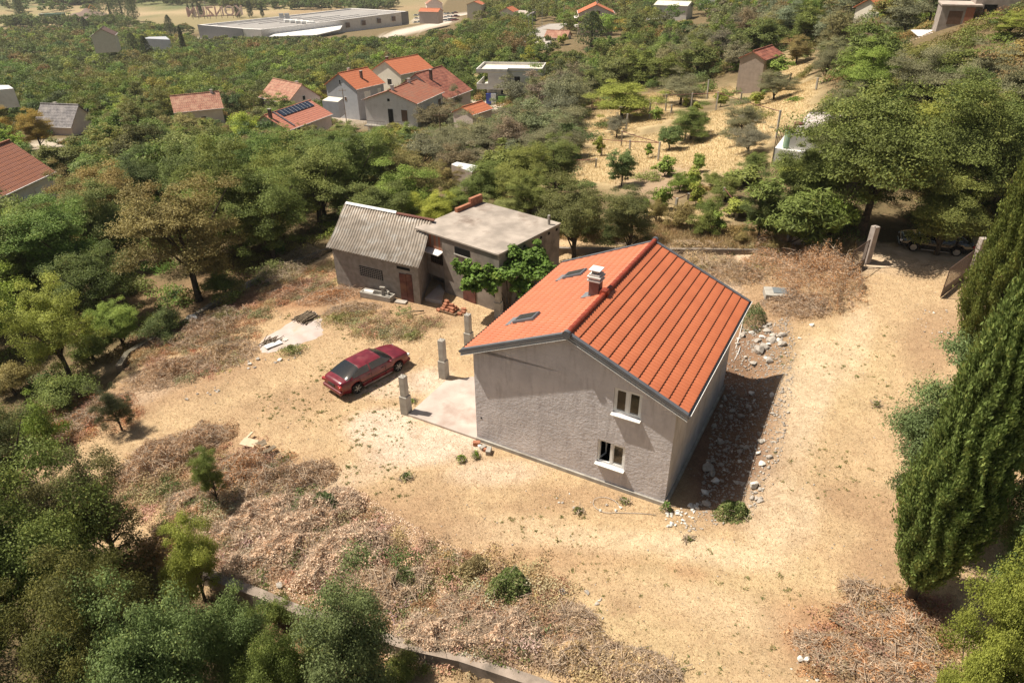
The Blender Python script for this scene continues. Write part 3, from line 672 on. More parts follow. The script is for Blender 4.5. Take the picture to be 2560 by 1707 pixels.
for k, (x, y, z, s, rz) in enumerate(((.40, .05, .78, (.36, .16, .16), .2), (.42, .06, .42, (.18, .2, .5), .4), (.85, 0, .26, (.4, .2, .2), .1), (.72, .12, .5, (.34, .16, .18), -.5), (.15, -.05, .2, (.3, .2, .14), .6))):
    b = MB(); b.box((0, 0, 0), s); o = b.build('concrete_block', M['concrete'], bevel=.015); o.matrix_world = tm @ Matrix.Translation((x, y, z)) @ Matrix.Rotation(rz, 4, 'Z'); tag(o, bl_lab[k], 'block', 'blocks in the trough')
q = P0(1003, 757); b = MB(); b.box((0, 0, .06), (.75, .4, .12)); o = b.build('stone_step', M['stone'], bevel=.02); o.location = q; o.rotation_euler = (0, 0, SY + .2); tag(o, 'flat stone step between the trough and the rusty door', 'stone step')

# pallet of hollow bricks
q = P0(1127, 779); px_, py_ = q[0], q[1]; pz_ = gz(px_, py_) + .0
pal = empty('wooden_pallet', (px_, py_, pz_), BY + R(8), 'grey wooden pallet under the heap of hollow bricks', 'pallet')
b = MB()
for k in range(7): b.span((-.6, -.4 + k * .12, .10), (.6, -.32 + k * .12, .13))
b.build('deck_boards', M['wood'], pal); b = MB()
for y in (-.38, 0, .34): b.span((-.6, y, 0), (.6, y + .08, .10))
b.build('bearers', M['wood'], pal)
rd = random.Random(4); n_b = 0
pm = Matrix.Translation(pal.location) @ Matrix.Rotation(BY + R(8), 4, 'Z')
def brick_mesh():
    b = MB(); L, W_, H_ = .30, .19, .14; t = .018
    b.box((0, 0, 0), (L, W_, H_)); 
    me = bpy.data.meshes.new('brick'); me.from_pydata(b.v, [], b.f); me.materials.append(M['brickobj']); return me
bme = brick_mesh()
spots = [(x, y, 0) for x in (-.4, -.07, .27) for y in (-.25, -.03, .2)] + [(x, y, 1) for x in (-.35, 0, .25) for y in (-.15, .12)] + [(-.3, .1, 2), (-.25, -.12, 2), (.1, 0, 2), (-.28, 0, 3)] + [(.75, -.1, -.7), (.8, .25, -.7), (.6, .5, -.7), (-.72, -.3, -.7)]
for (x, y, l_) in spots:
    o = link_mesh('hollow_brick', bme); o.matrix_world = pm @ Matrix.Translation((x + rd.uniform(-.04, .04), y + rd.uniform(-.03, .03), .20 + l_ * .145 if l_ >= 0 else .08)) @ Matrix.Rotation(rd.uniform(-.5, .5), 4, 'Z') @ Matrix.Rotation(rd.uniform(-.12, .12) if l_ else 0, 4, 'X')
    tag(o, 'orange hollow brick heaped on the grey pallet by the outbuilding', 'brick', 'bricks heaped on the pallet'); md = o.modifiers.new('bevel', 'BEVEL'); md.width = .012

# firewood: cut branches on the cement patch
fp = [(x, y) for x, y in ((628,868),(650,845),(690,822),(730,795),(765,772),(800,770),(812,790),(806,812),(812,835),(790,850),(760,858),(735,874),(700,882),(665,892),(635,888))]
fpo = MB(); pts = [G(*q) for q in fp]
zc = max(gz(q[0], q[1]) for q in pts)
cxy = np.mean([q[:2] for q in pts], 0); ring = []
for k in range(60):
    t = k / 60 * len(pts); i = int(t); fr = t - i; p0, p1 = pts[i], pts[(i + 1) % len(pts)]
    w_ = p0[:2] * (1 - fr) + p1[:2] * fr; w_ = cxy + (w_ - cxy) * (1 + rd.uniform(-.04, .04)); ring.append(w_)
mv, mf = [(cxy[0], cxy[1], gz(*cxy) + .05)], []
for s_ in (.35, .7, 1.):
    for w_ in ring:
        x, y = cxy + (w_ - cxy) * s_; mv.append((x, y, gz(x, y) + (.06 if s_ < 1 else -.04)))
for k in range(60):
    mf.append((0, 1 + k, 1 + (k + 1) % 60))
    for r_ in (0, 1): a = 1 + r_ * 60; mf.append((a + k, a + 60 + k, a + 60 + (k + 1) % 60, a + (k + 1) % 60))
fpo.v = mv; fpo.f = mf
patch = fpo.build('cement_patch', mat('cement dust', (.52, .44, .40), (.44, .36, .32), 1.5, .95, .01, 30, stain=(.48, .36, .27), sscale=.8), smooth=True); tag(patch, kind='structure')
def stick(c, L, rad, yaw, pitch, mname, name, label, cat, group, seed):
    r_ = random.Random(seed); n = 5; pts = []
    for k in range(n):
        t = k / (n - 1) - .5; pts.append((t * L, r_.uniform(-.035, .035) * L * .6, r_.uniform(-.02, .02) * L))
    b = MB(); b.tube(pts, [rad * (1.15 - .4 * k / n) for k in range(n)], 6); o = b.build(name, M[mname], smooth=True)
    o.matrix_world = Matrix.Translation(c) @ Matrix.Rotation(yaw, 4, 'Z') @ Matrix.Rotation(pitch, 4, 'Y'); return tag(o, label, cat, group)
q = G(766, 798); dirx = G(798, 775) - G(735, 812); ly = math.atan2(dirx[1], dirx[0])
for k in range(58):
    lay = k // 20; off = (k % 20 - 9.5) * .062 * (1 - lay * .22); nx_ = -math.sin(ly); ny_ = math.cos(ly); al = rd.uniform(-.18, .18)
    c_ = (q[0] + nx_ * off + math.cos(ly) * al, q[1] + ny_ * off + math.sin(ly) * al, gz(q[0], q[1]) + .09 + lay * .08)
    stick(c_, rd.uniform(.75, 1.25), rd.uniform(.02, .04), ly + rd.gauss(0, .15), rd.gauss(0, .05), 'log', 'firewood_log', 'cut grey branch in the firewood heap on the pale cement patch', 'log', 'branches heaped on the cement patch', k)
q = G(678, 858); 
for k in range(20):
    c_ = (q[0] + rd.uniform(-.5, .5), q[1] + rd.uniform(-.15, .35), gz(q[0], q[1]) + .09 + (k % 3) * .05)
    stick(c_, rd.uniform(.35, .95), rd.uniform(.015, .03), ly + rd.gauss(0, .3), rd.gauss(0, .06), 'log', 'scrap_stick', 'dark stick in the small heap beside the white panel', 'stick', 'scrap sticks by the white panel', 100 + k)
a0, a1, a2 = G(662, 862), G(706, 850), G(669, 875)
c_ = (a0 + a1) / 2; b = MB(); b.box((0, 0, 0), (.98, .42, .05)); o = b.build('white_sheet', M['white'], bevel=.008)
wx = G(700, 862); c_ = G(684, 866); d_ = G(707, 857) - G(662, 875); o.matrix_world = Matrix.Translation((c_[0], c_[1], gz(c_[0], c_[1]) + .14)) @ Matrix.Rotation(math.atan2(d_[1], d_[0]), 4, 'Z'); tag(o, 'white rectangular panel lying on the cement patch', 'panel')
c_ = G(712, 852); b = MB(); b.box((0, 0, 0), (.26, .36, .03)); o = b.build('cardboard_sheet', mat('pale cardboard', (.62, .56, .48), (.55, .48, .40), 3)); o.matrix_world = Matrix.Translation((c_[0], c_[1], gz(c_[0], c_[1]) + .10)) @ Matrix.Rotation(math.atan2(d_[1], d_[0]) + .2, 4, 'Z'); tag(o, 'small pale sheet beside the end of the white panel', 'sheet')

# ------------------------------------------------------------------ cars
def car_shell(Lc, Wc, Hc, hatch=True, cabin=(-.62, .98)):
    """returns (x stations, ring points) of a lofted body; +x is the nose. Local z=0 is the ground."""
    hl = Lc / 2; wr = .31; xw = (hl - .88, -hl + .95)
    xs = set(np.round(np.linspace(-hl, hl, 41), 4)) | {xw[0] + d for d in (-.38, -.36, -.28, -.15, 0, .15, .28, .36, .38)} | {xw[1] + d for d in (-.38, -.36, -.28, -.15, 0, .15, .28, .36, .38)}
    xr = -hl + (.42 if hatch else .62); xc = hl - 1.12                        # foot of rear glass, cowl
    rt = (-.95 if hatch else -.85, .42)                                       # roof span
    for s in (xr, xc, rt[0], rt[1], -.42, -.34, .0): xs.add(s)
    xs = sorted(xs); rings = []; info = []
    for x in xs:
        t = x / hl
        w = Wc / 2 * (1 - .16 * max(0, abs(t) - .62) ** 1.5 / .38 ** 1.5 - .02 * t * t)
        zb = .20 + .10 * max(0, abs(t) - .8) / .2
        for c in xw:
            d = abs(x - c)
            if d < .37: zb = max(zb, .30 + math.sqrt(max(0, .37 ** 2 - d * d)) * .98)
        # belt / deck line
        if x > xc: deck = Hc * (.69 - .13 * ((x - xc) / (hl - xc)) ** 1.6)
        elif x < xr: deck = Hc * (.70 - .03 * ((xr - x) / (xr + hl)))
        else: deck = Hc * .70
        e = max(0, abs(t) - .965) / .035
        deck -= .13 * e * e; w -= .07 * e * e
        belt = deck - .045
        if rt[0] <= x <= rt[1]: zr = Hc - .02 * ((x - (rt[0] + rt[1]) / 2) / 1.0) ** 2; k = 1
        elif rt[1] < x < xc: k = (xc - x) / (xc - rt[1]); zr = deck + .03 + (Hc - .03 - deck) * k ** .92
        elif xr < x < rt[0]: k = (x - xr) / (rt[0] - xr); zr = deck + .02 + (Hc - .03 - deck) * k ** .85
        else: k = 0; zr = deck + .035
        wt = w * .955; wroof = w * (.93 - .20 * k) if k > 0 else w * .86
        zm = (zb + belt) / 2 if zb < belt - .2 else (zb + belt) / 2
        r = [(0, zb), (w * .82, zb), (w * .985, zb + .05), (w, zm), (wt + .01, belt), (wt - .03, deck), (wroof, zr - .055 * (k > 0) - .015), (wroof * .72, zr - .008), (wroof * .35, zr + .008), (0, zr + .012)]
        rings.append(r); info.append((x, k, zb))
    return xs, rings, info, xr, xc, rt, xw
def build_car(name, loc, yaw, paint, label, Lc=4.55, Wc=1.72, Hc=1.36, hatch=True, detail=True, group=None, cat='car', plate_rear=True):
    root = empty(name, loc, yaw, label, cat, group)
    xs, rings, info, xr, xc, rt, xw = car_shell(Lc, Wc, Hc, hatch)
    V = []; nr = len(rings[0])
    for x, r in zip(xs, rings): V += [(x, y, z) for y, z in r] + [(x, -y, z) for y, z in r]
    body, side, wind, rear = [], [], [], []
    for i in range(len(xs) - 1):
        x0, x1 = xs[i], xs[i + 1]; xm = (x0 + x1) / 2
        for s in (0, 1):
            for j in range(nr - 1):
                a = i * 2 * nr + s * nr + j; b_ = a + 2 * nr; f = (a, b_, b_ + 1, a + 1) if s == 0 else (a + 1, b_ + 1, b_, a)
                tgt = body
                if j == 5 and xr + .32 < xm < xc - .22 and not (-.42 < xm < -.34): tgt = side
                if j in (6, 7, 8):
                    if rt[1] + .02 < xm < xc - .04: tgt = wind
                    if xr + .04 < xm < rt[0] - .02: tgt = rear
                tgt.append(f)
    e0 = [k for k in range(nr)] + [nr + k for k in range(nr - 1, -1, -1)]
    body.append(tuple(e0)); o_ = (len(xs) - 1) * 2 * nr; body.append(tuple(o_ + k for k in e0[::-1]))
    def mk(nm, faces, m, smooth=True, sink=0):
        used = sorted({v for f in faces for v in f}); mp = {v: i for i, v in enumerate(used)}
        me = bpy.data.meshes.new(nm); me.from_pydata([V[v] for v in used], [], [tuple(mp[v] for v in f) for f in faces])
        for p_ in me.polygons: p_.use_smooth = smooth and len(p_.vertices) == 4
        me.update(); return link_mesh(nm, me, root, m)
    mk('body', body, paint); mk('windscreen', wind, M['carglass']); mk('rear_window', rear, M['carglass'])
    sd = {}
    for f in side:
        xm = sum(V[v][0] for v in f) / 4; sd.setdefault((V[f[0]][1] > 0, xm > -.38), []).append(f)
    for f in sd.values(): mk('side_window', f, M['carglass'])
    for x in xw:
        for s in (-1, 1):
            w = MB(); w.disc((x, s * (Wc / 2 - .11), .305), .305, .19, 22, 'y'); t = w.build('wheel', M['tyre'], root, bevel=.03)
            w = MB(); w.disc((x, s * (Wc / 2 - .035), .305), .20, .05, 20, 'y')
            if detail:
                hub = w.build('rim', M['rim'] if paint is M['blackpaint'] else M['blackpl'], t)
                w = MB()
                for k in range(6): a = k * math.pi / 3; w.box((x + .11 * math.cos(a), s * (Wc / 2 - .005), .305 + .11 * math.sin(a)), (.2, .02, .045), 0, 1, 0, -a)
                w.build('spokes', M['rim'] if paint is M['blackpaint'] else M['steel'], t)
            else: w.build('rim', M['rim'], t)
    hl = Lc / 2; zl = Hc * .5
    for s in (-1, 1):
        w = MB(); w.box((hl - .10, s * Wc * .345, zl - .03), (.16, .36, .13), -s * .32); w.build('headlight', M['headlamp'], root, bevel=.02)
        w = MB(); w.box((-hl + .045, s * Wc * .37, zl + .06), (.13, .34, .17), s * .22); w.build('tail_light', M['redlamp'], root, bevel=.02)
        if detail:
            w = MB(); w.box((xc - .28, s * (Wc / 2 + .06), Hc * .70), (.12, .17, .11)); w.build('wing_mirror', paint, root, bevel=.03)
            for xh in (-.28, .58): w = MB(); w.box((xh - .25, s * (Wc / 2 - .012), Hc * .595), (.17, .03, .035)); w.build('door_handle', M['blackpl'], root, bevel=.008)
            for xs_ in (-1.12, -.38, .52): w = MB(); w.box((xs_, s * (Wc / 2 - .004), .58), (.014, .02, .56)); w.build('door_seam', M['blackpl'], root)
            w = MB(); w.box((-.2, s * (Wc / 2 + .002), .52), (2.9, .02, .05)); w.build('rubbing_strip', M['blackpl'], root)
            w = MB(); w.box((0, s * (Wc / 2 - .03), .235), (Lc - 2.7, .05, .05)); w.build('sill_trim', M['steel'], root)
    w = MB(); w.box((hl - .03, 0, .34), (.16, Wc * .86, .17), 0); w.build('front_bumper', paint, root, bevel=.04)
    w = MB(); w.box((-hl + .03, 0, .40), (.17, Wc * .90, .22), 0); w.build('rear_bumper', paint, root, bevel=.05)
    if plate_rear: w = MB(); w.box((-hl + .0, 0, zl + .03), (.05, .52, .13)); w.build('number_plate', M['plate'], root)
    if detail:
        w = MB(); w.box((hl - .01, 0, zl - .05), (.06, .7, .09)); w.build('grille', M['blackpl'], root)
        # seats seen through the glass
        w = MB()
        for y in (-.36, .36): w.box((.1, y, .8), (.14, .46, .75), 0, .8, 0, -.2)
        w.box((-.75, 0, .72), (.14, 1.25, .6), 0, .9, 0, -.25); w.build('seats', M['blackpl'], root, bevel=.04)
    return root
q0, q1 = at_z(878, 990, -.08), at_z(1018, 915, -.08)       # camera-side wheels of the red car
dv = q1 - q0; yaw = math.atan2(dv[1], dv[0]); n_ = np.array([-math.sin(yaw), math.cos(yaw), 0])
cc = (q0 + q1) / 2 + n_ * .80
build_car('red_car', (cc[0] - .12 * math.cos(yaw), cc[1] - .12 * math.sin(yaw), gz(cc[0], cc[1]) - .0), yaw, mat('dusty red paint', (.17, .015, .026), (.11, .009, .016), 3, .30, spec=.7, stain=(.20, .055, .055), sscale=1.6), 'dusty dark red hatchback parked on the dry grass left of the terrace', plate_rear=True)
q0, q1 = G(2282, 632), G(2395, 642)
dv = q0 - q1; yaw = math.atan2(dv[1], dv[0]); n_ = np.array([math.sin(yaw), -math.cos(yaw), 0])
cc = q0 - np.array([math.cos(yaw), math.sin(yaw), 0]) * 1.25 + n_ * .8
build_car('black_car', (cc[0], cc[1], gz(cc[0], cc[1])), yaw, M['blackpaint'], 'glossy black car parked under the trees outside the gate', Lc=4.4, Hc=1.42, plate_rear=False)

# ------------------------------------------------------------------ yard walls
def wall_line(name, pts, z_top, z_bot, thick, m, label, name_top=None):
    """a wall that follows a polyline; z_top(t) and z_bot(t) by vertex"""
    b = MB(); n = len(pts); L, R_ = [], []
    for i, p in enumerate(pts):
        a = Vector(pts[max(i - 1, 0)]); c = Vector(pts[min(i + 1, n - 1)]); t = (c - a).normalized(); nn = Vector((-t.y, t.x)) * thick / 2
        L.append((p[0] + nn.x, p[1] + nn.y)); R_.append((p[0] - nn.x, p[1] - nn.y))
    for i in range(n - 1):
        for (a, c) in ((L[i], L[i + 1]), (R_[i + 1], R_[i])):
            za, zb_ = (z_top[i], z_top[i + 1]) if a is L[i] else (z_top[i + 1], z_top[i]); ba, bb = (z_bot[i], z_bot[i + 1]) if a is L[i] else (z_bot[i + 1], z_bot[i])
            b.quad((*c, bb), (*a, ba), (*a, za), (*c, zb_))
        b.quad((*R_[i], z_top[i]), (*R_[i + 1], z_top[i + 1]), (*L[i + 1], z_top[i + 1]), (*L[i], z_top[i]))
    for i, o_ in ((0, 0), (n - 1, 1)):
        q_ = [(*L[i], z_bot[i]), (*R_[i], z_bot[i]), (*R_[i], z_top[i]), (*L[i], z_top[i])]; b.quad(*(q_ if o_ == 0 else q_[::-1]))
    o = b.build(name, m); tag(o, label, 'wall'); return o
def dens(pts, step=1.2):
    out = []
    for a, c in zip(pts[:-1], pts[1:]):
        k = max(1, int(math.hypot(c[0] - a[0], c[1] - a[1]) / step)); out += [(a[0] + (c[0] - a[0]) * i / k, a[1] + (c[1] - a[1]) * i / k) for i in range(k)]
    return out + [pts[-1]]
rw = random.Random(2)
def sm(z): z = np.array(z); k = np.pad(z, 3, 'edge'); return [float(np.mean(k[i:i + 7])) for i in range(len(z))]
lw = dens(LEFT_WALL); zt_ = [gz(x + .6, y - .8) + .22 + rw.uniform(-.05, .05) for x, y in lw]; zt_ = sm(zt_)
wall_line('yard_wall', lw, zt_, [z - 1.6 for z in zt_], .32, mat('ivied shade-dark concrete', (.20, .17, .13), (.07, .065, .04), 1.2, .95, .02, 14, stain=(.38, .34, .29), sscale=.3), 'low concrete retaining wall along the left edge of the yard, coloured dark for ivy and shade')  # wall colour darkened for the shade on its outer face, and for ivy
fw_ = dens(FRONT_WALL); zt_ = [gz(x + .4, y + .7) + .12 + rw.uniform(-.02, .02) for x, y in fw_]; zt_ = sm(zt_)
fw_mat = mat('lichen stained concrete', (.36, .29, .235), (.22, .175, .14), 2.2, .95, .01, 30, stain=(.13, .11, .09), sscale=1.5)
wall_line('boundary_wall', fw_, zt_, [z - 1.3 for z in zt_], .36, fw_mat, 'weathered concrete retaining wall at the bottom edge of the photo')
bw_ = dens(BACK_WALL); zt_ = [gz(x, y + .6) + .10 + rw.uniform(-.03, .03) for x, y in bw_]; zt_ = sm(zt_)
wall_line('back_wall', bw_, zt_, [z - 1.3 for z in zt_], .28, M['oldwall'], 'dark stone wall behind the orange-roofed house with the track behind it')

# ------------------------------------------------------------------ gate
def gate_leaf(label, foot0, foot1, h, group):
    r = empty('gate_leaf', (foot0[0], foot0[1], foot0[2]), 0, label, 'gate', group)
    dv = Vector((foot1[0] - foot0[0], foot1[1] - foot0[1], 0)); L = dv.length; r.rotation_euler = (0, 0, math.atan2(dv.y, dv.x)); dz = foot1[2] - foot0[2]
    b = MB(); z0, zm, z1 = .06, .62, h
    for x in (0, L - .05): b.span((x, -.025, z0), (x + .05, .025, z1 + .0))
    b.span((.05, -.02, z1 - .05), (L - .05, .02, z1)); b.span((.05, -.02, zm), (L - .05, .02, zm + .05)); b.span((.05, -.02, z0), (L - .05, .02, z0 + .05)); b.build('frame', M['rustdark'], r)
    b = MB(); b.span((.05, -.008, z0 + .05), (L - .05, .008, zm)); b.build('kick_sheet', mat('brown gate sheet', (.17, .13, .10), (.11, .08, .06), 2, .6), r)
    n = int(L / .13)
    for k in range(1, n):
        b = MB(); b.span((L * k / n - .009, -.009, zm + .05), (L * k / n + .009, .009, z1 - .05)); b.build('bar', M['rustdark'], r)
    return r
g0, g1 = G(2118, 694), G(2157, 669)
gate_leaf('open left gate leaf hanging on the leaning concrete pillar', (g1[0], g1[1], g1[2]), (g0[0], g0[1], g0[2]), 2.0, 'the two leaves of the yard gate')
g2 = G(2350, 746); g3 = G(2412, 695)
gate_leaf('open right gate leaf half hidden by the tall cypress', g2, g3, 2.0, 'the two leaves of the yard gate')
gp = g1 + np.array([.35, .42, 0]); b = MB(); b.box((0, 0, 1.25), (.42, .42, 3.0), 0, .96); b.build
o = b.build('gate_pillar', mat('pale pillar concrete', (.43, .37, .33), (.33, .28, .25), 2, .9, .006), bevel=.02); o.location = (gp[0], gp[1], gp[2]); o.rotation_euler = (0, 0, .35); tag(o, 'tall pale concrete gate pillar behind the left gate leaf', 'pillar')
b = MB(); b.box((0, 0, 1.2), (.42, .42, 2.9), 0, .96); o = b.build('gate_pillar', o.data.materials[0], bevel=.02); o.location = (g3[0] + .4, g3[1] + .1, g3[2]); tag(o, 'gate pillar hidden in the cypress at the right gate leaf', 'pillar')
# inspection chamber
q = G(1945, 742); r = empty('inspection_chamber', (q[0], q[1], q[2] - .05), HYAW + R(18), 'low concrete box with a dark square lid beside the big brown brush heap', 'chamber')
b = MB(); b.box((0, 0, .18), (1.7, 1.2, .5)); b.build('surround', M['concrete'], r, bevel=.04); b = MB(); b.box((.12, .08, .45), (.95, .75, .05)); b.build('lid', simple('slate grey lid', (.16, .18, .19), .5), r, bevel=.01)
# white tank by the track
q = G(1993, 612); r = empty('water_tank', (q[0], q[1], q[2]), .1, 'white plastic tank lying beside the track under the dark bushes', 'tank'); b = MB(); b.tube([(-.7, 0, .45), (-.62, 0, .45), (.62, 0, .45), (.7, 0, .45)], [.36, .45, .45, .36], 20); b.build('drum', M['whitepaint'], r, smooth=False)
b = MB(); [b.span((x, -.4, 0), (x + .08, .4, .1)) for x in (-.4, .35)]; b.build('cradle', M['wood'], r)
# planks and sheet on the brown heap
for k, (a, c, w_, lab) in enumerate((((611, 1110), (634, 1090), .14, 'dark plank sticking out above the pale board'), ((660, 1143), (689, 1124), .14, 'dark plank at the right end of the scrap timber'), ((676, 1140), (688, 1130), .10, 'short plank beside the dark plank on the right'),
                                  ((618, 1123), (632, 1107), .75, 'pale chipboard sheet on the brown brush'), ((640, 1118), (662, 1130), .25, 'pale narrow board across the scrap timber'), ((645, 1124), (665, 1117), .35, 'dark board tilted over the scrap timber'))):
    a_, c_ = G(*a), G(*c); dv = c_ - a_; b = MB(); b.box((0, 0, 0), (max(.5, float(np.hypot(dv[0], dv[1]))), w_, .04), 0, 1, R((k * 37) % 24 - 12))
    o = b.build('scrap_board', M['wood'] if k in (3, 4) else M['log']); m_ = (a_ + c_) / 2; o.matrix_world = Matrix.Translation((m_[0], m_[1], gz(m_[0], m_[1]) + .22 + .03 * (k % 3))) @ Matrix.Rotation(math.atan2(dv[1], dv[0]), 4, 'Z') @ Matrix.Rotation(R((k * 23) % 16 - 8), 4, 'Y'); tag(o, lab, 'board', 'scrap boards on the brush')
if True:
    M['palewood'] = mat('pale chipboard', (.60, .46, .32), (.50, .38, .26), 4)
    for o in C.objects:
        if o.name.startswith('scrap_board') and 'pale' in o['label']: o.data.materials.clear(); o.data.materials.append(M['palewood'])
# loose hose loop by the house and poles on the right
pts = [hw(6.9 + .55 * math.cos(a) , -1.15 + .42 * math.sin(a), .05) for a in np.linspace(.4, 5.6, 26)] + [hw(8.2, -1.0, .03), hw(8.9, -.75, .03)]
b = MB(); b.tube([(p[0], p[1], gz(p[0], p[1]) + .05) for p in pts], .012, 6); tag(b.build('garden_hose', simple('grey hose', (.42, .38, .34), .6), smooth=True), 'grey hose curled on the ground below the lower window', 'hose')
for k, (a, c) in enumerate((((1829, 905), (1858, 800)), ((1836, 902), (1850, 870)))):
    a_, c_ = G(*a), G(*c); b = MB(); b.tube([(a_[0], a_[1], gz(a_[0], a_[1]) + .06), ((a_[0] + c_[0]) / 2 + .05, (a_[1] + c_[1]) / 2, gz(*((a_ + c_) / 2)[:2]) + .12), (c_[0], c_[1], gz(c_[0], c_[1]) + .08)], .03, 6)
    tag(b.build('white_pole', M['whitepaint'], smooth=True), ('long' if k == 0 else 'short') + ' white pole lying behind the right eave of the house', 'pole')

# ------------------------------------------------------------------ foliage
def crown_mesh(name, seed, ncl, nleaf, R0, zc, rz, clr, ll, lw, up=.5, shell=.45, wild=.32, lobes=.42, drop=0., folded=False):
    """leaf-sized faces in clumps spread through an uneven ellipsoid; radius R0, centre height zc, half height rz"""
    g = np.random.default_rng(seed)
    d = g.normal(size=(ncl, 3)); d /= np.linalg.norm(d, axis=1)[:, None]; d[:, 2] = np.where(d[:, 2] < -.9, -d[:, 2], d[:, 2])
    ph = g.random(6) * 6.28; az = np.arctan2(d[:, 1], d[:, 0])
    lob = 1 + lobes * (np.sin(2 * az + ph[0]) * .5 + np.sin(3 * az + ph[1] + 2 * d[:, 2]) * .5 + np.sin(5 * az + ph[2] + 4 * d[:, 2]) * .35)
    r = g.random(ncl) ** shell * lob * (1 + .16 * g.normal(size=ncl).clip(-1, 1.6))
    c = d * r[:, None] * [R0, R0, rz] * .86 + [0, 0, zc]
    cr_ = clr * (.6 + .8 * g.random(ncl)) * (1.15 - .35 * np.abs(d[:, 2]))
    keep = g.random(ncl) > .08
    w = cr_ ** 2 * keep; ci = g.choice(ncl, nleaf, p=w / w.sum())
    e = g.normal(size=(nleaf, 3)); e /= np.linalg.norm(e, axis=1)[:, None]; e[:, 2] = np.abs(e[:, 2]) * .6 + e[:, 2] * .4
    rad = (g.random(nleaf) ** .35) * (1 + wild * g.normal(size=nleaf) * .5)
    p = c[ci] + e * (cr_[ci] * rad)[:, None] * [1, 1, .92]
    out = (p - [0, 0, zc - .3 * rz]); out /= np.linalg.norm(out, axis=1)[:, None] + 1e-9
    n = out * .45 + e * .45 + [0, 0, up] + g.normal(size=(nleaf, 3)) * .55; n /= np.linalg.norm(n, axis=1)[:, None]
    t = np.cross(n, g.normal(size=(nleaf, 3))); t[:, 2] -= drop; t -= n * (t * n).sum(1)[:, None]; t /= np.linalg.norm(t, axis=1)[:, None] + 1e-9
    b = np.cross(n, t); s = (.65 + .7 * g.random(nleaf))[:, None]
    V = np.stack([p - t * ll * s * .5, p + b * lw * s * .5 - n * lw * .12, p + t * ll * s * .5, p - b * lw * s * .5 - n * lw * .12], 1).reshape(-1, 3)
    ctone = g.random(ncl); tone = np.clip(.35 * ctone[ci] + .5 * g.random(nleaf) + .15 * np.clip(out[:, 2], 0, 1), 0, 1)
    me = np_mesh(name, V, np.arange(nleaf * 4).reshape(-1, 4), tone); return me, c[keep], cr_
def trunk_mesh(name, seed, cl, zc, rz, r0, h0=.35, lean=0, nlimb=9, zbot=-1.):
    rd = random.Random(seed); b = MB(); top = zc + rz * .35
    p = [(0, 0, zbot)]; n = 6; x = y = 0
    for k in range(1, n + 1): x += rd.uniform(-.12, .12) + lean * .2; y += rd.uniform(-.12, .12); p.append((x, y, top * k / n))
    b.tube(p, [r0 * (1.25 if k == 0 else 1 - .78 * k / n) for k in range(n + 1)], 8)
    idx = list(range(len(cl))); rd.shuffle(idx)
    for i in idx[:nlimb]:
        e = cl[i]; k = rd.choice([1, 2, 2, 3]); s = p[k + 0]
        m_ = [(s[j] * .5 + e[j] * .5) + (rd.uniform(-.15, .15) if j < 2 else rz * .10) for j in range(3)]
        b.tube([s, m_, tuple(e)], [r0 * .42, r0 * .26, r0 * .07], 6)
    me = bpy.data.meshes.new(name); me.from_pydata(b.v, [], b.f); 
    for q in me.polygons: q.use_smooth = True
    me.materials.append(M['bark']); return me
KIND = {   # name, ncl, nleaf, R0, zc, rz, clump r, leaf len, leaf w, up, shell, wild, lobes, drop, trunk r, nominal w,h
 'broad': dict(a=(95, 62000, 3.2, 3.9, 3.7, .85, .115, .068), up=.4),
 'broad_big': dict(a=(150, 110000, 4.2, 4.7, 4.4, .85, .11, .06), up=.4),
 'loose': dict(a=(120, 50000, 3.2, 4.2, 3.3, .62, .10, .055), up=.45, lobes=.35),
 'olive': dict(a=(80, 44000, 2.9, 2.7, 2.6, .68, .12, .036), up=.3, wild=.5),
 'walnut': dict(a=(150, 80000, 4.5, 5.0, 3.9, .95, .16, .075), up=.45, drop=.4),
 'frond': dict(a=(44, 10000, 2.6, 2.7, 2.6, .9, .44, .10), up=.5, drop=.5),
 'fig': dict(a=(34, 3600, 1.6, 2.5, 1.1, .55, .24, .22), up=.6, lobes=.4),
 'shrub': dict(a=(40, 15000, 1.5, .95, .95, .45, .08, .045), up=.45),
 'juniper': dict(a=(90, 80000, 2.0, 3.2, 3.1, .55, .11, .035), up=.2, wild=.5),
 'vine': dict(a=(24, 2800, .9, .8, .8, .38, .16, .13), up=.5),
 'mid': dict(a=(80, 17000, 3.4, 3.6, 3.7, .95, .24, .145), up=.5),
 'midloose': dict(a=(90, 14000, 3.3, 3.6, 3.6, .72, .22, .13), up=.45, lobes=.35),
 'midolive': dict(a=(60, 13000, 2.9, 2.5, 2.6, .75, .20, .08), up=.3, wild=.5)}
PROTO = {}
def proto(kind, var):
    key = (kind, var)
    if key not in PROTO:
        k = KIND[kind]; a = k['a']; ex = {q: v for q, v in k.items() if q != 'a'}
        me, cl, _ = crown_mesh('crown', hash_(kind) + var * 17, *a, **ex); me.materials.append(M['leaf'])
        tr = trunk_mesh('trunk', var + 3, cl, a[3], a[4], .055 * a[2] + .02, nlimb=10 if a[2] > 2 else 6)
        PROTO[key] = (me, tr, 2 * (a[2] + a[5] * .6), a[3] + a[4] * .86 + a[5] * .6)
    return PROTO[key]
def hash_(s): return sum(ord(c_) * (i + 1) for i, c_ in enumerate(s))
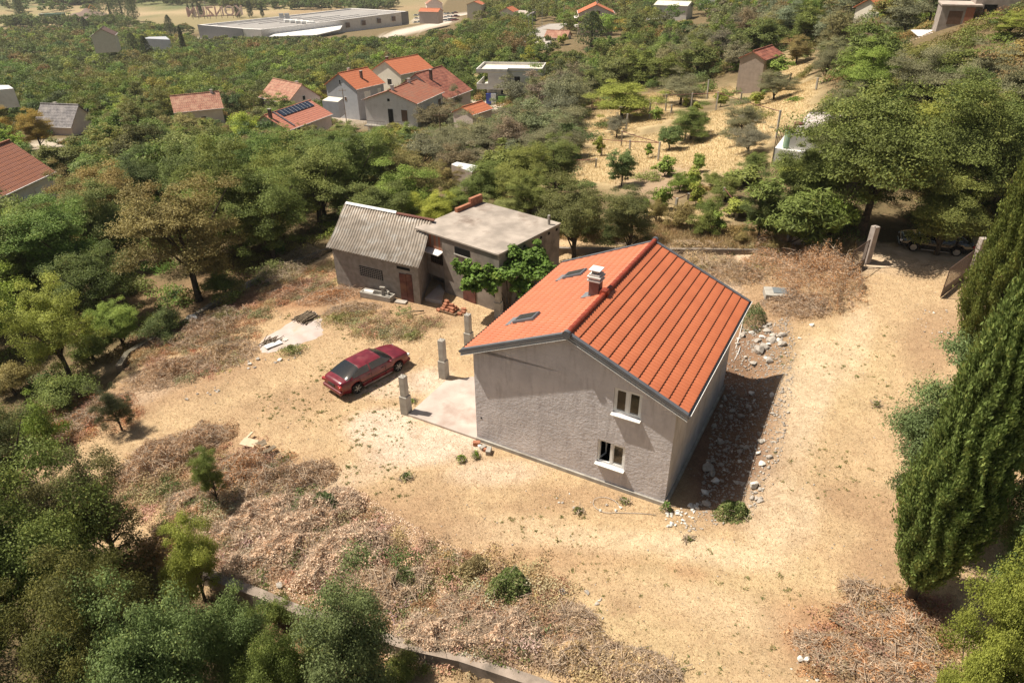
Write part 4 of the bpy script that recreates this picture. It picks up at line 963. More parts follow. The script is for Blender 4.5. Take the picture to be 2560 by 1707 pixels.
COL = dict(green=(0.156, 0.196, 0.048), dark=(0.105, 0.135, 0.042), mid=(0.195, 0.221, 0.057), olivegrey=(0.221, 0.214, 0.117), yellow=(0.354, 0.310, 0.059), lime=(0.295, 0.325, 0.065), brown=(0.250, 0.206, 0.074),
           blue=(.150, .205, .068), tan=(0.262, 0.207, 0.079), bright=(0.225, 0.299, 0.060), gold=(0.389, 0.277, 0.064), walnut=(0.155, 0.184, 0.046), silver=(0.254, 0.237, 0.161), pink=(0.321, 0.168, 0.079))
def tree(kind, var, x, y, w, h, col, name, label, cat, group=None, rot=None, z=None, lean=0):
    me, tr, w0, h0 = proto(kind, var)
    zz = gz(x, y) if z is None else z
    r = empty(name, (x, y, zz), rot if rot is not None else (x * 7.3 + y * 3.1) % 6.28, label, cat, group)
    r.scale = (w / w0, w / w0, h / h0)
    if lean: r.rotation_euler = (lean * .3, lean, r.rotation_euler[2])
    c_ = link_mesh('crown', me, r); c_.color = rgb(col); link_mesh('trunk', tr, r)
    return r
def tree_px(kind, var, bx, by, ty, wpx, col, name, label, cat, group=None, z=None, cx=None, lean=0):
    """a tree rooted where the ground is seen at (bx,by), its top seen at row ty, its crown wpx wide"""
    P = G(bx, by) if z is None else at_z(bx, by, z)
    dep = project(P)[0][2]; lo, hi = .3, 25.
    for _ in range(30):
        m = (lo + hi) / 2
        if project(P + [0, 0, m])[0][1] > ty: lo = m
        else: hi = m
    d2 = project(P + [0, 0, lo * .6])[0][2]
    return tree(kind, var, P[0], P[1], wpx * d2 / F_PX, lo, col, name, label, cat, group, z=P[2] - .05, lean=lean)
HAND = []
def T(kind, var, bx, by, ty, wpx, c_, name, label, cat='tree', **k):
    col_ = COL[c_] if isinstance(c_, str) else c_
    o = tree_px(kind, var, bx, by, ty, wpx, col_, name, label, cat, **k); HAND.append((o.location.x, o.location.y, o.scale.x)); return o
# left of the yard wall
T('loose', 0, 500, 752, 425, 345, 'brown', 'broadleaf_tree', 'big olive-brown tree with dark forked trunk just outside the left yard wall')
T('loose', 1, 178, 945, 700, 235, 'lime', 'broadleaf_tree', 'yellow-green tree standing left of the end of the yard wall')
T('loose', 2, 312, 872, 748, 150, 'bright', 'broadleaf_tree', 'light green sapling leaning over the end of the yard wall')
T('broad', 0, 90, 770, 505, 300, 'green', 'broadleaf_tree', 'dense green tree at the left edge behind the yellow-green tree')
T('broad', 1, -20, 700, 470, 260, 'dark', 'broadleaf_tree', 'dark green tree cut by the left edge below the tiled house')
T('shrub', 0, 240, 905, 830, 140, 'green', 'shrub', 'low green shrub under the yellow-green tree', 'shrub')
T('shrub', 1, 420, 838, 768, 130, 'dark', 'shrub', 'dark shrub hugging the outside of the yard wall', 'shrub')
T('shrub', 2, 560, 740, 668, 120, 'green', 'shrub', 'green shrub behind the middle of the yard wall', 'shrub')
T('shrub', 0, 40, 985, 905, 150, 'brown', 'shrub', 'brownish shrub at the left edge above the bare corner', 'shrub')
T('shrub', 2, 170, 1010, 935, 180, 'green', 'shrub', 'green shrub at the corner where the yard wall ends', 'shrub')
T('loose', 1, 690, 655, 400, 250, 'green', 'broadleaf_tree', 'slim green tree with dark ivy trunk left of the corrugated shed')
T('broad', 2, 610, 650, 330, 240, 'mid', 'broadleaf_tree', 'mid green tree behind the left yard wall near the shed')
T('loose', 0, 800, 560, 345, 270, 'mid', 'broadleaf_tree', 'mid green tree rising right behind the corrugated roof')
T('loose', 2, 900, 540, 310, 210, 'green', 'broadleaf_tree', 'tall loose tree behind the white ridge board of the shed')
T('broad', 1, 1015, 560, 415, 205, 'bright', 'broadleaf_tree', 'light green umbrella-shaped tree behind the ridge of the shed')
T('loose', 1, 1120, 500, 410, 90, 'tan', 'broadleaf_tree', 'narrow rust-tinted tree between the umbrella tree and the flat roof')
T('broad', 2, 1220, 520, 400, 150, 'green', 'broadleaf_tree', 'green tree behind the brick parapet of the flat roof')
T('frond', 0, 1265, 480, 355, 150, 'mid', 'sumac_tree', 'tree with orange seed heads behind the white corrugated roof')
T('loose', 0, 1435, 655, 432, 250, (.15, .155, .05), 'broadleaf_tree', 'brownish green bush-tree right behind the flat-roofed outbuilding')
T('loose', 2, 1570, 640, 458, 190, (.13, .14, .05), 'broadleaf_tree', 'brownish green bush-tree behind the far eave of the orange roof')
T('loose', 1, 1330, 560, 425, 130, 'mid', 'broadleaf_tree', 'small green tree at the back corner of the flat roof')
T('broad', 0, 105, 372, 270, 95, 'gold', 'broadleaf_tree', 'yellow-green round tree beside the grey slate house')
T('broad', 1, 18, 372, 280, 100, 'gold', 'broadleaf_tree', 'golden tree at the left edge above the salmon roof')
# vineyard and slope
T('olive', 0, 1220, 405, 290, 190, 'olivegrey', 'olive_tree', 'grey olive tree above the white corrugated roof')
T('olive', 1, 1120, 400, 300, 150, 'olivegrey', 'olive_tree', 'grey olive tree beside the open car shelter')
T('olive', 1, 1385, 350, 258, 200, 'olivegrey', 'olive_tree', 'wide grey olive tree left of the vineyard')
T('olive', 2, 1540, 345, 280, 70, 'silver', 'olive_tree', 'small silvery olive tree among the vineyard wires')
T('frond', 1, 1418, 395, 292, 100, 'blue', 'tree_of_heaven', 'dark feathery tree at the left end of the vineyard')
T('frond', 2, 1553, 465, 374, 80, 'blue', 'tree_of_heaven', 'small dark feathery tree below the vineyard')
T('broad', 0, 1555, 300, 203, 190, 'lime', 'broadleaf_tree', 'bright yellow-green tree at the top of the vineyard')
T('broad', 1, 1725, 350, 265, 130, 'green', 'broadleaf_tree', 'green walnut-like tree in the middle of the vineyard')
T('frond', 0, 1672, 375, 305, 70, 'blue', 'tree_of_heaven', 'low feathery tree left of the green vineyard tree')
T('olive', 0, 1850, 355, 245, 125, 'olivegrey', 'olive_tree', 'dark grey olive tree right of the green vineyard tree')
T('olive', 2, 1870, 385, 300, 115, 'silver', 'olive_tree', 'silvery olive tree in front of the dark grey one')
T('loose', 0, 1385, 470, 420, 110, 'mid', 'broadleaf_tree', 'low green tree left of the dug garden plot')
T('shrub', 1, 1885, 420, 378, 90, 'green', 'shrub', 'round green shrub below the silvery olive tree', 'shrub')
T('olive', 0, 1700, 262, 180, 150, 'olivegrey', 'olive_tree', 'olive tree left of the tall stone hut')
T('olive', 1, 1935, 250, 170, 110, 'olivegrey', 'olive_tree', 'olive tree in front of the right corner of the stone hut')
T('fig', 1, 1935, 215, 140, 80, 'bright', 'fig_tree', 'bright fig tree touching the orange roof of the stone hut')
T('olive', 2, 2060, 205, 100, 90, 'olivegrey', 'olive_tree', 'dark olive tree at the head of the golden grass')
T('broad', 2, 1990, 160, 85, 80, 'tan', 'broadleaf_tree', 'brownish rounded tree above the golden grass')
T('frond', 1, 2160, 205, 40, 170, 'green', 'tree_of_heaven', 'large feathery green tree below the small orange roof')
T('broad', 0, 2155, 265, 105, 160, 'bright', 'broadleaf_tree', 'bright green tree between the feathery tree and the olives')
T('olive', 1, 2290, 260, 98, 200, 'olivegrey', 'olive_tree', 'wide olive tree left of the unfinished house')
T('olive', 2, 2420, 300, 105, 260, 'olivegrey', 'olive_tree', 'wide olive tree in front of the unfinished house')
T('olive', 0, 2540, 350, 120, 230, 'olivegrey', 'olive_tree', 'olive tree at the right edge above the walnut')
T('olive', 0, 2105, 300, 200, 120, 'olivegrey', 'olive_tree', 'olive tree behind the white flat roof')
T('loose', 1, 2520, 95, 25, 110, 'lime', 'broadleaf_tree', 'yellow-green tree in front of the balcony of the unfinished house')
T('walnut', 0, 2150, 590, 190, 430, 'walnut', 'walnut_tree', 'huge walnut tree with drooping leaves beside the white flat roof')
T('walnut', 1, 2370, 560, 210, 330, 'walnut', 'walnut_tree', 'big walnut tree behind the parked black car')
T('walnut', 2, 2010, 560, 340, 240, 'walnut', 'walnut_tree', 'lower walnut tree left of the huge one')
T('frond', 2, 1965, 625, 465, 220, 'green', 'tree_of_heaven', 'feathery green tree over the white tank')
T('frond', 0, 2068, 610, 475, 120, 'bright', 'tree_of_heaven', 'young umbrella-shaped feathery tree beside the track')
T('broad', 1, 1895, 605, 450, 110, 'dark', 'broadleaf_tree', 'dark rounded bush at the end of the golden grass by the track')
T('shrub', 0, 1985, 455, 395, 130, 'lime', 'shrub', 'flowering shrub in front of the white terrace', 'shrub')
T('vine', 0, 1860, 460, 415, 110, 'mid', 'shrub', 'leafy shrub right of the dug garden plot', 'shrub')
T('loose', 2, 2590, 700, 490, 200, 'green', 'broadleaf_tree', 'light green tree leaning over the rear of the black car')
T('loose', 1, 2580, 560, 350, 200, (.14, .16, .05), 'broadleaf_tree', 'pale green tree at the right edge above the cypress')
# foreground left
T('broad_big', 0, 95, 1640, 1150, 560, 'green', 'broadleaf_tree', 'big green tree filling the lower left of the photo')
T('broad_big', 1, 330, 1800, 1400, 420, (.115, .115, .030), 'broadleaf_tree', 'yellowish green tree below the big green tree')
T('broad_big', 0, -60, 1900, 1500, 500, 'dark', 'broadleaf_tree', 'green tree in the bottom left corner, leaves coloured dark for its shade')  # darker leaf colour stands in for the shade on this tree
T('loose', 2, 300, 1430, 1120, 300, (.125, .115, .045), 'broadleaf_tree', 'brownish ash tree between the big green tree and the brush')
T('loose', 0, 60, 1290, 1010, 250, (.10, .12, .04), 'broadleaf_tree', 'brownish green tree at the left edge above the big green tree')
T('loose', 1, -30, 1230, 930, 180, 'dark', 'broadleaf_tree', 'dark tree cut by the left edge level with the sapling')
T('shrub', 1, 120, 1130, 1000, 150, 'bright', 'shrub', 'light green bush at the left edge of the yard', 'shrub')
T('broad', 2, 512, 1500, 1290, 165, 'lime', 'broadleaf_tree', 'bright lime green young tree beside the boundary wall')
T('walnut', 0, 470, 1880, 1490, 400, 'blue', 'broadleaf_tree', 'bluish green tree with large leaf rosettes at the bottom edge')
T('broad', 0, 640, 1760, 1490, 220, 'blue', 'broadleaf_tree', 'bluish green bush against the outside of the boundary wall')
T('broad', 1, 905, 1790, 1455, 330, (.150, .185, .070), 'broadleaf_tree', 'dark bluish green tree rising over the middle of the boundary wall')
T('loose', 2, 545, 1258, 1112, 110, 'green', 'sapling', 'small green sapling growing out of the brown brush', 'sapling')
T('olive', 0, 306, 1076, 957, 98, (.09, .105, .05), 'sapling', 'thin leaning olive sapling casting a small shadow on the dry grass', 'sapling')
T('walnut', 2, 745, 1850, 1560, 230, 'green', 'broadleaf_tree', 'green bush at the bottom edge between the two bluish green ones')
T('shrub', 0, 700, 1560, 1490, 120, 'green', 'shrub', 'low green shrub against the outside of the boundary wall', 'shrub')
T('shrub', 1, 1010, 1700, 1630, 130, 'mid', 'shrub', 'low green shrub under the wall right of the dark bluish tree', 'shrub')
T('broad', 0, 250, 1600, 1290, 260, 'green', 'broadleaf_tree', 'fresh green tree in front of the brownish ash tree')
T('broad', 1, 2330, 1900, 1460, 180, 'lime', 'broadleaf_tree', 'low yellow-green bush left of the bottom right trees')
# right side
T('juniper', 0, 2295, 1330, 900, 330, (.15, .20, .075), 'juniper_tree', 'feathery blue-green juniper between the two cypresses')
T('loose', 0, 2420, 1860, 1335, 350, (.175, .20, .035), 'broadleaf_tree', 'yellow-green tree in the bottom right corner', cat='tree')
T('loose', 1, 2560, 1800, 1370, 320, (.19, .20, .035), 'broadleaf_tree', 'yellow-green tree cut by the right edge at the bottom')
T('walnut', 1, 2510, 1640, 1250, 260, 'blue', 'broadleaf_tree', 'bluish green tree at the right edge above the yellow-green ones')
T('broad', 2, 2560, 1400, 1120, 260, 'dark', 'broadleaf_tree', 'dark tree at the right edge behind the large cypress')
T('shrub', 2, 2455, 1260, 1165, 140, 'pink', 'shrub', 'brown dried bush in the shade behind the large cypress', 'shrub')
T('broad', 0, 2640, 1150, 800, 300, 'dark', 'broadleaf_tree', 'dark green tree at the right edge between the cypresses')
# cypresses: sprays on a tall spindle
def cypress(px, py, wpx, h, label, col_, seed, lean=0):
    P = G(px, py); g = np.random.default_rng(seed); n = 130000
    dep = project(P + [0, 0, h * .3])[0][2]; Rm = wpx * dep / F_PX / 2
    t = g.random(n) ** .8; a = g.random(n) * 6.283
    prof = (np.clip(t * 3.6, 0, 1) ** .55) * (1 - t) ** .45 * 1.05
    strand = .5 + .5 * np.sin(a * 13 + np.sin(t * 25 + a * 3) * 1.6 + seed); lump = .5 + .5 * np.sin(a * 4 + t * 31) * np.sin(t * 47 + a * 2)
    rr = Rm * prof * (.62 + .28 * strand + .20 * lump) * (1 - .30 * g.random(n) ** 2) + .04 + np.abs(g.normal(size=n)) * .10
    x, y = rr * np.cos(a), rr * np.sin(a); z = h * (.07 + .93 * t)
    p = np.stack([x, y, z], 1); o = np.stack([np.cos(a), np.sin(a), np.zeros(n)], 1)
    tdir = o * .35 + [0, 0, 1] + g.normal(size=(n, 3)) * .28; tdir /= np.linalg.norm(tdir, axis=1)[:, None]
    nn = o + g.normal(size=(n, 3)) * .5 + [0, 0, .2]; b = np.cross(tdir, nn); b /= np.linalg.norm(b, axis=1)[:, None]
    s = (.7 + .7 * g.random(n))[:, None]; ll, lw_ = .14, .026
    V = np.stack([p - tdir * ll * s * .5, p + b * lw_ * s, p + tdir * ll * s * .5, p - b * lw_ * s], 1).reshape(-1, 3)
    tone = np.clip(.25 * strand + .25 * lump + .5 * g.random(n), 0, 1)
    r = empty('cypress_tree', P, 0, label, 'tree', 'cypresses along the drive'); r.rotation_euler = (0, lean, 0)
    me = np_mesh('crown', V, np.arange(n * 4).reshape(-1, 4), tone); me.materials.append(M['leaf']); c_ = link_mesh('crown', me, r); c_.color = rgb(col_)
    m_ = MB(); m_.tube([(0, 0, -.5), (.05, 0, h * .1), (0, .02, h * .5), (0, 0, h * .93)], [.20, .17, .12, .02], 10); 
    for k in range(16):
        a_ = k * 2.4; z_ = h * (.1 + .05 * k); m_.tube([(0, 0, z_), (Rm * .55 * math.cos(a_), Rm * .55 * math.sin(a_), z_ + .7)], [.05, .015], 5)
    m_.build('trunk', M['bark'], r, smooth=True); HAND.append((P[0], P[1], 1)); return r
cypress(2272, 1500, 215, 12.5, 'large dark cypress with a bare leaning foot at the right of the drive', (.17, .225, .062), 1)
cypress(2425, 960, 195, 14., 'dark cypress column beside the right gate leaf', (.155, .185, .045), 2)
cypress(2560, 1230, 260, 12.5, 'cypress at the right edge behind the large one', (.11, .165, .044), 3)
# the fig in front of the outbuilding
q = at_z(1270, 800, 0)
fg = empty('fig_tree', (q[0] + .1, q[1] + .5, 0), .4, 'bright green fig tree growing between the outbuilding and the orange roof', 'tree')
def lumps(name, cen, n, seed, ll, lw_, parent, col_):
    g = np.random.default_rng(seed); cen = np.array(cen, float); ci = g.choice(len(cen), n, p=cen[:, 3] ** 2 / (cen[:, 3] ** 2).sum())
    e = g.normal(size=(n, 3)); e /= np.linalg.norm(e, axis=1)[:, None]; e[:, 2] = np.abs(e[:, 2]) * .8 + .2 * e[:, 2]
    p = cen[ci, :3] + e * (cen[ci, 3] * g.random(n) ** .4)[:, None]; nn = e * .6 + [0, 0, .6] + g.normal(size=(n, 3)) * .4; nn /= np.linalg.norm(nn, axis=1)[:, None]
    t = np.cross(nn, g.normal(size=(n, 3))); t /= np.linalg.norm(t, axis=1)[:, None]; b = np.cross(nn, t); s = (.6 + .8 * g.random(n))[:, None]
    V = np.stack([p - t * ll * s * .5, p + b * lw_ * s * .5 - nn * .02, p + t * ll * s * .5, p - b * lw_ * s * .5 - nn * .02], 1).reshape(-1, 3)
    me = np_mesh(name, V, np.arange(n * 4).reshape(-1, 4), np.clip(.6 * g.random(n) + .3 * g.random(len(cen))[ci], 0, 1)); me.materials.append(M['leaf']); o = link_mesh(name, me, parent); o.color = rgb(col_); return o
def wpx_(px, py, depth_from): # point on the view ray at a given depth
    d = ray(px, py); return np.array([0, 0, CAM_H]) + d * depth_from
dq = project(q + [0, .5, 1.5])[0][2]
rd_f = random.Random(6); cen = []; fl = Matrix.Rotation(-.4, 3, 'Z')
for (px, py, rp, dd) in ((1340, 650, 30, .2), (1300, 670, 30, 0), (1265, 690, 26, -.3), (1370, 675, 22, .3), (1325, 690, 28, -.2), (1290, 640, 22, .4), (1345, 630, 18, .5), (1240, 705, 22, -.4), (1205, 712, 20, -.6), (1180, 700, 22, -.7), (1160, 680, 20, -.7), (1145, 668, 13, -.8), (1190, 670, 14, -.7), (1310, 720, 20, -.2), (1225, 690, 18, -.5), (1270, 655, 14, .2), (1165, 720, 14, -.7)):
    w_ = wpx_(px, py, dq + dd); l_ = fl @ Vector((w_[0] - fg.location.x, w_[1] - fg.location.y, w_[2])); cen.append((l_.x, l_.y, l_.z, 1.1 * rp * dq / F_PX))
cen += [(a + q_.x, b_ + q_.y, c_ + q_.z, r_ * .6) for a, b_, c_, r_ in list(cen) for q_ in [Vector((rd_f.gauss(0, 1), rd_f.gauss(0, 1), rd_f.gauss(0, .8))).normalized() * r_ * 1.15 for _ in range(3)]]
lumps('crown', cen, 12000, 5, .20, .17, fg, (.125, .205, .035))
b = MB()
for k in (0, 2, 3, 7, 9, 13, 10, 17, 25, 33, 41, 50): e = cen[k]; b.tube([(0, 0, -.1), (e[0] * .4, e[1] * .4, e[2] * .55), e[:3]], [.07, .045, .02], 7)
b.build('trunk', M['bark'], fg, smooth=True)
HAND.append((q[0], q[1], 1))
# shrubs behind the back wall and along the track
rd = random.Random(8)
for k, (px, py, ty, w_, c_) in enumerate(((1700, 575, 500, 90, 'tan'), (1760, 590, 520, 80, 'mid'), (1640, 560, 490, 60, 'brown'), (1810, 500, 440, 100, 'mid'), (1700, 480, 425, 70, 'bright'), (1780, 470, 425, 70, 'mid'), (1470, 600, 540, 70, 'dark'), (1380, 590, 530, 70, 'dark'),
                                         (1770, 555, 490, 80, 'green'), (1850, 610, 575, 60, 'tan'), (1930, 625, 590, 80, 'tan'), (1530, 600, 560, 80, 'dark'), (2110, 560, 500, 90, 'dark'))):
    T('shrub', k % 3, px, py, ty, w_, c_, 'shrub', 'rough shrub in the overgrown strip between the back wall and the vineyard', 'shrub', group='shrubs in the overgrown strip')
# vines on the wires
for k in range(0, 34, 2):
    px, py = [(1655,525),(1705,520),(1740,515),(1775,510),(1610,540),(1800,545),(1840,540),(1600,330),(1640,300),(1690,300),(1735,290),(1770,262),(1605,275),(1668,270),(1715,268),(1585,345),(1620,395),(1632,360),(1800,268),(1570,400),(1450,330),(1480,345),(1500,390),(1770,440),(1745,430),(1820,430),(1730,470),(1680,470),(1790,590),(1860,260),(1890,265),(1610,430),(1660,440),(1540,490)][k]
    c_ = COL[('bright', 'mid', 'lime', 'green')[k % 4]]; P = G(px, py); HAND.append((P[0], P[1], .3))
    tree('vine', k % 3, P[0], P[1], rd.uniform(1.3, 2.4), rd.uniform(1.3, 2.2), c_, 'grapevine', 'leafy grapevine trained on the wires of the dry vineyard', 'vine', 'grapevines on the wires')

# ------------------------------------------------------------------ village houses
M['tile_old'] = tile_mat('old clay tiles', (.42, .19, .125), (.33, .13, .085), (.17, .08, .055), .62, .4, .9, .03, weather=(.46, .27, .18))
M['tile_orange'] = tile_mat('orange tiles', (.56, .18, .075), (.50, .145, .058), (.28, .075, .035), .62, .4, .8, .03)
M['tile_brown'] = tile_mat('browned tiles', (.38, .125, .065), (.30, .095, .05), (.15, .055, .035), .62, .4, .85, .03, weather=(.26, .12, .075))
M['tile_red'] = tile_mat('dark red tiles', (.33, .10, .06), (.24, .07, .045), (.10, .035, .026), .62, .4, .8, .04, weather=(.42, .16, .10))
M['tile_pink'] = tile_mat('pinkish sheet tiles', (.52, .20, .13), (.47, .17, .105), (.26, .09, .06), .45, 3., .7, .03)
M['tile_grey'] = tile_mat('grey slate tiles', (.22, .20, .205), (.16, .145, .15), (.06, .055, .055), .42, .3, .8, .03, weather=(.30, .27, .26))
M['tile_dark'] = tile_mat('dark brown tiles', (.16, .085, .065), (.12, .065, .05), (.06, .035, .03), .4, .3, .8, .03)
M['w_pink'] = mat('pinkish render', (.70, .58, .53), (.64, .52, .47), 1.2, .9)
M['w_cream'] = mat('cream render', (.72, .66, .55), (.66, .60, .49), 1.2, .9)
M['w_grey'] = mat('blue grey render', (.42, .43, .46), (.37, .38, .41), 1.2, .9)
M['w_white'] = mat('off white render', (.78, .74, .71), (.70, .66, .63), 1., .9, stain=(.58, .54, .50), sscale=.5)
M['w_stone'] = mat('brown rough render', (.36, .29, .24), (.29, .235, .195), 2, .95)
M['shutter'] = mat('brown shutter', (.16, .09, .06), (.12, .07, .045), 3, .7)
def gable_house(label, x, y, yaw, W, L, zb, he, hr, wall, roof, ov=.35, wins=(), chims=(), name='house', cat='house', group=None, sh=.12, bot=3.5, parts=True):
    """wins: (face, u, z, w, h, kind); faces f (v=0), b, l (u=0), r (u=W)"""
    r = empty(name, (x, y, zb), R(yaw), label, cat, group); s = (hr - he) / (W / 2 + ov); zr = lambda u: he + s * (ov + min(u, W - u)) - sh - .02
    b = MB()
    for y_, fl_ in ((0, 0), (L, 1)):
        q_ = [(0, y_, -bot), (W, y_, -bot), (W, y_, zr(W)), (W / 2, y_, zr(W / 2)), (0, y_, zr(0))]; b.quad(*(q_ if not fl_ else q_[::-1]))
    b.quad((W, 0, -bot), (W, L, -bot), (W, L, zr(W)), (W, 0, zr(W))); b.quad((0, L, -bot), (0, 0, -bot), (0, 0, zr(0)), (0, L, zr(0)))
    b.build('wall', wall, r)
    b = MB(); W2 = W / 2 + ov
    for sd in (-1, 1):
        x1 = W / 2 + sd * W2; P_ = [(W / 2, -ov, hr), (x1, -ov, he), (x1, L + ov, he), (W / 2, L + ov, hr)]; Q_ = [(a, c, d - sh) for a, c, d in P_]; i = len(b.v); b.v += P_ + Q_
        b.f += [(i,i+1,i+2,i+3) if sd > 0 else (i+3,i+2,i+1,i), (i+7,i+6,i+5,i+4), (i,i+4,i+5,i+1), (i+3,i+2,i+6,i+7), (i+1,i+5,i+6,i+2)]
    ro = b.build('roof', roof, r)
    b = MB(); b.tube([(W / 2, -ov, hr + .02), (W / 2, L + ov, hr + .02)], .13, 8); b.build('ridge', roof, ro)
    b = MB()
    for sd in (-1, 1): b.box((W / 2 + sd * (W2 + .05), L / 2, he - .08), (.11, L + 2 * ov, .11))
    b.build('gutter', M['w_white'] if wall is not M['w_stone'] else M['rustdark'], ro)
    for (u, v, hh) in chims:
        zc = hr - s * abs(u - W / 2); b = MB(); b.box((u, v, zc + hh / 2 - .2), (.5, .5, hh + .4)); c_ = b.build('chimney', M['w_white'] if hh < 1.1 else M['tile_dark'], ro); b = MB(); b.box((u, v, zc + hh + .05), (.65, .65, .1)); b.build('chimney_cap', M['concrete'], c_)
    for (f, u, z, w, h, k) in wins:
        m_ = {'w': M['glass'], 's': M['shutter'], 'd': M['dark'], 'p': M['white']}[k]; d = .04; fr = MB(); pa = MB()
        for bb, g, t in ((fr, .07, d), (pa, 0, d + .02)):
            if f == 'f': bb.span((u - w / 2 - g, -t, z - g), (u + w / 2 + g, .02, z + h + g))
            if f == 'b': bb.span((u - w / 2 - g, L - .02, z - g), (u + w / 2 + g, L + t, z + h + g))
            if f == 'l': bb.span((-t, u - w / 2 - g, z - g), (.02, u + w / 2 + g, z + h + g))
            if f == 'r': bb.span((W - .02, u - w / 2 - g, z - g), (W + t, u + w / 2 + g, z + h + g))
        wo = fr.build('window', M['white'], r); pa.build('pane' if k != 's' else 'shutter', m_, wo)
    return r
KEEP = []   # windows onto the village through which no nearer tree may stand: (x0,y0,x1,y1,dist)
gable_house('small pinkish house with mottled clay tiles at the left of the village', -51.6, 166.1, 47.7, 9, 11.8, -18.44, 4.5, 8.12, M['w_pink'], M['tile_old'], wins=(('f', 4.6, 4.6, .7, .9, 'd'), ('l', 3, 1.2, 1.2, 1.2, 'w')), chims=((5.2, 3, .7),))
h2 = gable_house('blue-grey house with a bright orange roof and two small chimneys', -42.4, 167.7, -35.4, 10, 8.6, -16.67, 6.5, 9.48, M['w_grey'], M['tile_orange'], wins=(('f', 4.9, 7.0, .45, 1.0, 'd'), ('f', 6.1, 3.6, .6, .8, 's'), ('r', 3.2, 4.2, 1.8, 1.3, 'p'), ('r', 7., 4.4, .9, 1.1, 'p')), chims=((4.3, 3.6, .8), (7.6, 4.2, 1.5)))
gable_house('cream house with an orange tiled roof behind the blue-grey one', -34.6, 185.7, -38.8, 10.3, 11, -16.09, 6, 8.74, M['w_cream'], M['tile_orange'], wins=(('f', 6., 3.2, 1.4, 1.3, 'w'), ('r', 2.0, 3.4, 1.5, 1.2, 'd'), ('r', 5., 3.4, 1.0, 1.2, 'd')), chims=((3.6, 2, 1.2),))
h4 = gable_house('white two-storey house with a browned roof and balconies in the village', -28.1, 138.9, -21.2, 11.3, 11.2, -13.97, 6.2, 8.26, M['w_white'], M['tile_brown'], wins=(('f', 5.4, 6.2, .55, .5, 'd'), ('f', 5.6, 1.9, 1.1, 2.9, 'd'), ('f', 8.6, 2.6, 1.3, 2.2, 's'), ('r', 4.6, 3.9, .45, .9, 'd'), ('r', 6., 3.9, .45, .9, 'd'), ('r', 7.2, 3.9, .45, .9, 'd'), ('r', 9.8, 3.4, 1.3, 1.7, 's'), ('r', 5.5, .6, .6, 1.1, 's'), ('r', 6.8, .6, .6, 1.1, 's')), chims=((5.9, .9, .8), (5.7, 8., .7)))
def rails(parent, x0, x1, y, z, h=.95, n=14):
    b = MB(); b.box(((x0 + x1) / 2, y, z + h), (x1 - x0, .04, .05)); b.box(((x0 + x1) / 2, y, z + .1), (x1 - x0, .03, .04))
    for k in range(n + 1): b.box((x0 + (x1 - x0) * k / n, y, z + h / 2), (.025, .025, h))
    b.build('railing', M['rustdark'], parent)
b = MB(); b.span((.1, -1.3, 1.4), (4.9, 0, 1.6)); bo = b.build('balcony', M['concrete'], h4); rails(bo, .1, 4.9, -1.28, 1.6)
b = MB(); b.span((6.3, -1.0, 1.6), (10.2, 0, 1.78)); bo = b.build('balcony', M['concrete'], h4); rails(bo, 6.3, 10.2, -.98, 1.78)
h5 = gable_house('large pink house under a dark red tiled roof adjoining the white house', -25.3, 152.5, -26.3, 14, 10.1, -16.36, 7., 11.4, M['w_pink'], M['tile_red'], wins=(('r', 1.6, 2.6, 1.0, 1.8, 'w'), ('r', 4.2, 3.6, .6, 1.3, 'w'), ('r', 5.6, 3.8, .5, 1.1, 'w')), chims=((9.2, 2.2, 1.9),))
h6 = gable_house('single-storey pink house with solar panels on its pinkish roof', -35.1, 139.0, 157.3, 9, 13.2, -14.07, 3.6, 5.93, M['w_pink'], M['tile_pink'], wins=(('l', 5, .6, 1.2, 1.3, 'w'), ('l', 9, .6, 1.2, 1.3, 'w')), chims=((3.5, 13.0, 1.5),))
s6 = (5.93 - 3.6) / (4.5 + .35); a6 = math.atan(s6)
for k in range(9):
    u_ = 3.55; v_ = 1.4 + k * 1.05; b = MB(); b.box((u_, v_, 5.93 - s6 * (4.5 - u_) + .14), (1.65, .98, .05), 0, 1, 0, -a6); so = b.build('solar_panel', simple('solar glass', (.02, .028, .05), .15) if k == 0 else bpy.data.materials['solar glass'], h6)
    b = MB(); b.box((u_, v_ - .5, 5.93 - s6 * (4.5 - u_) + .15), (1.65, .04, .06), 0, 1, 0, -a6); b.build('panel_frame', M['white'], so)
b = MB(); b.box((2.25, 11.1, 5.93 - s6 * 2.25 + .12), (4.9, .28, .22), 0, 1, 0, -a6); b.build('parapet', M['anthracite'], h6)
gable_house('old low house with a patchy clay roof alone among the trees', -61.5, 152.4, 114.8, 8.1, 9.2, -15., 3.2, 5.8, M['w_cream'], M['tile_old'], chims=((4., 1.2, .5),), wins=(('l', 4, .8, 1, 1, 'w'),))
gable_house('pale house with a grey slate gable roof at the left', -78, 125, 78.5, 6.0, 7.2, -11.6, 2.6, 5.8, M['w_pink'], M['tile_grey'], chims=((3.4, 4.9, .5),), wins=(('f', 5, 4.2, .4, .5, 'd'),), bot=5)
h10 = gable_house('white house with a salmon clay roof cut by the left edge', -50.9, 75.4, 174.8, 7.5, 12., -5.42, 3.2, 6.59, M['w_white'], tile_mat('salmon tiles', (.50, .20, .115), (.44, .165, .09), (.17, .065, .045), .36, .26, .8, .04, weather=(.36, .15, .10)), wins=(('l', 2.6, .9, 1.1, 1.4, 'p'), ('l', 6.5, .9, 1.1, 1.4, 'p')), ov=.3)
b = MB(); b.span((-.35, 4.3, 1.4), (-.02, 5.2, 2.0)); ac = b.build('air_conditioner', M['white'], h10, bevel=.03); b = MB(); b.disc((-.36, 4.6, 1.7), .22, .03, 16, 'x'); b.build('fan_grille', M['dark'], ac)
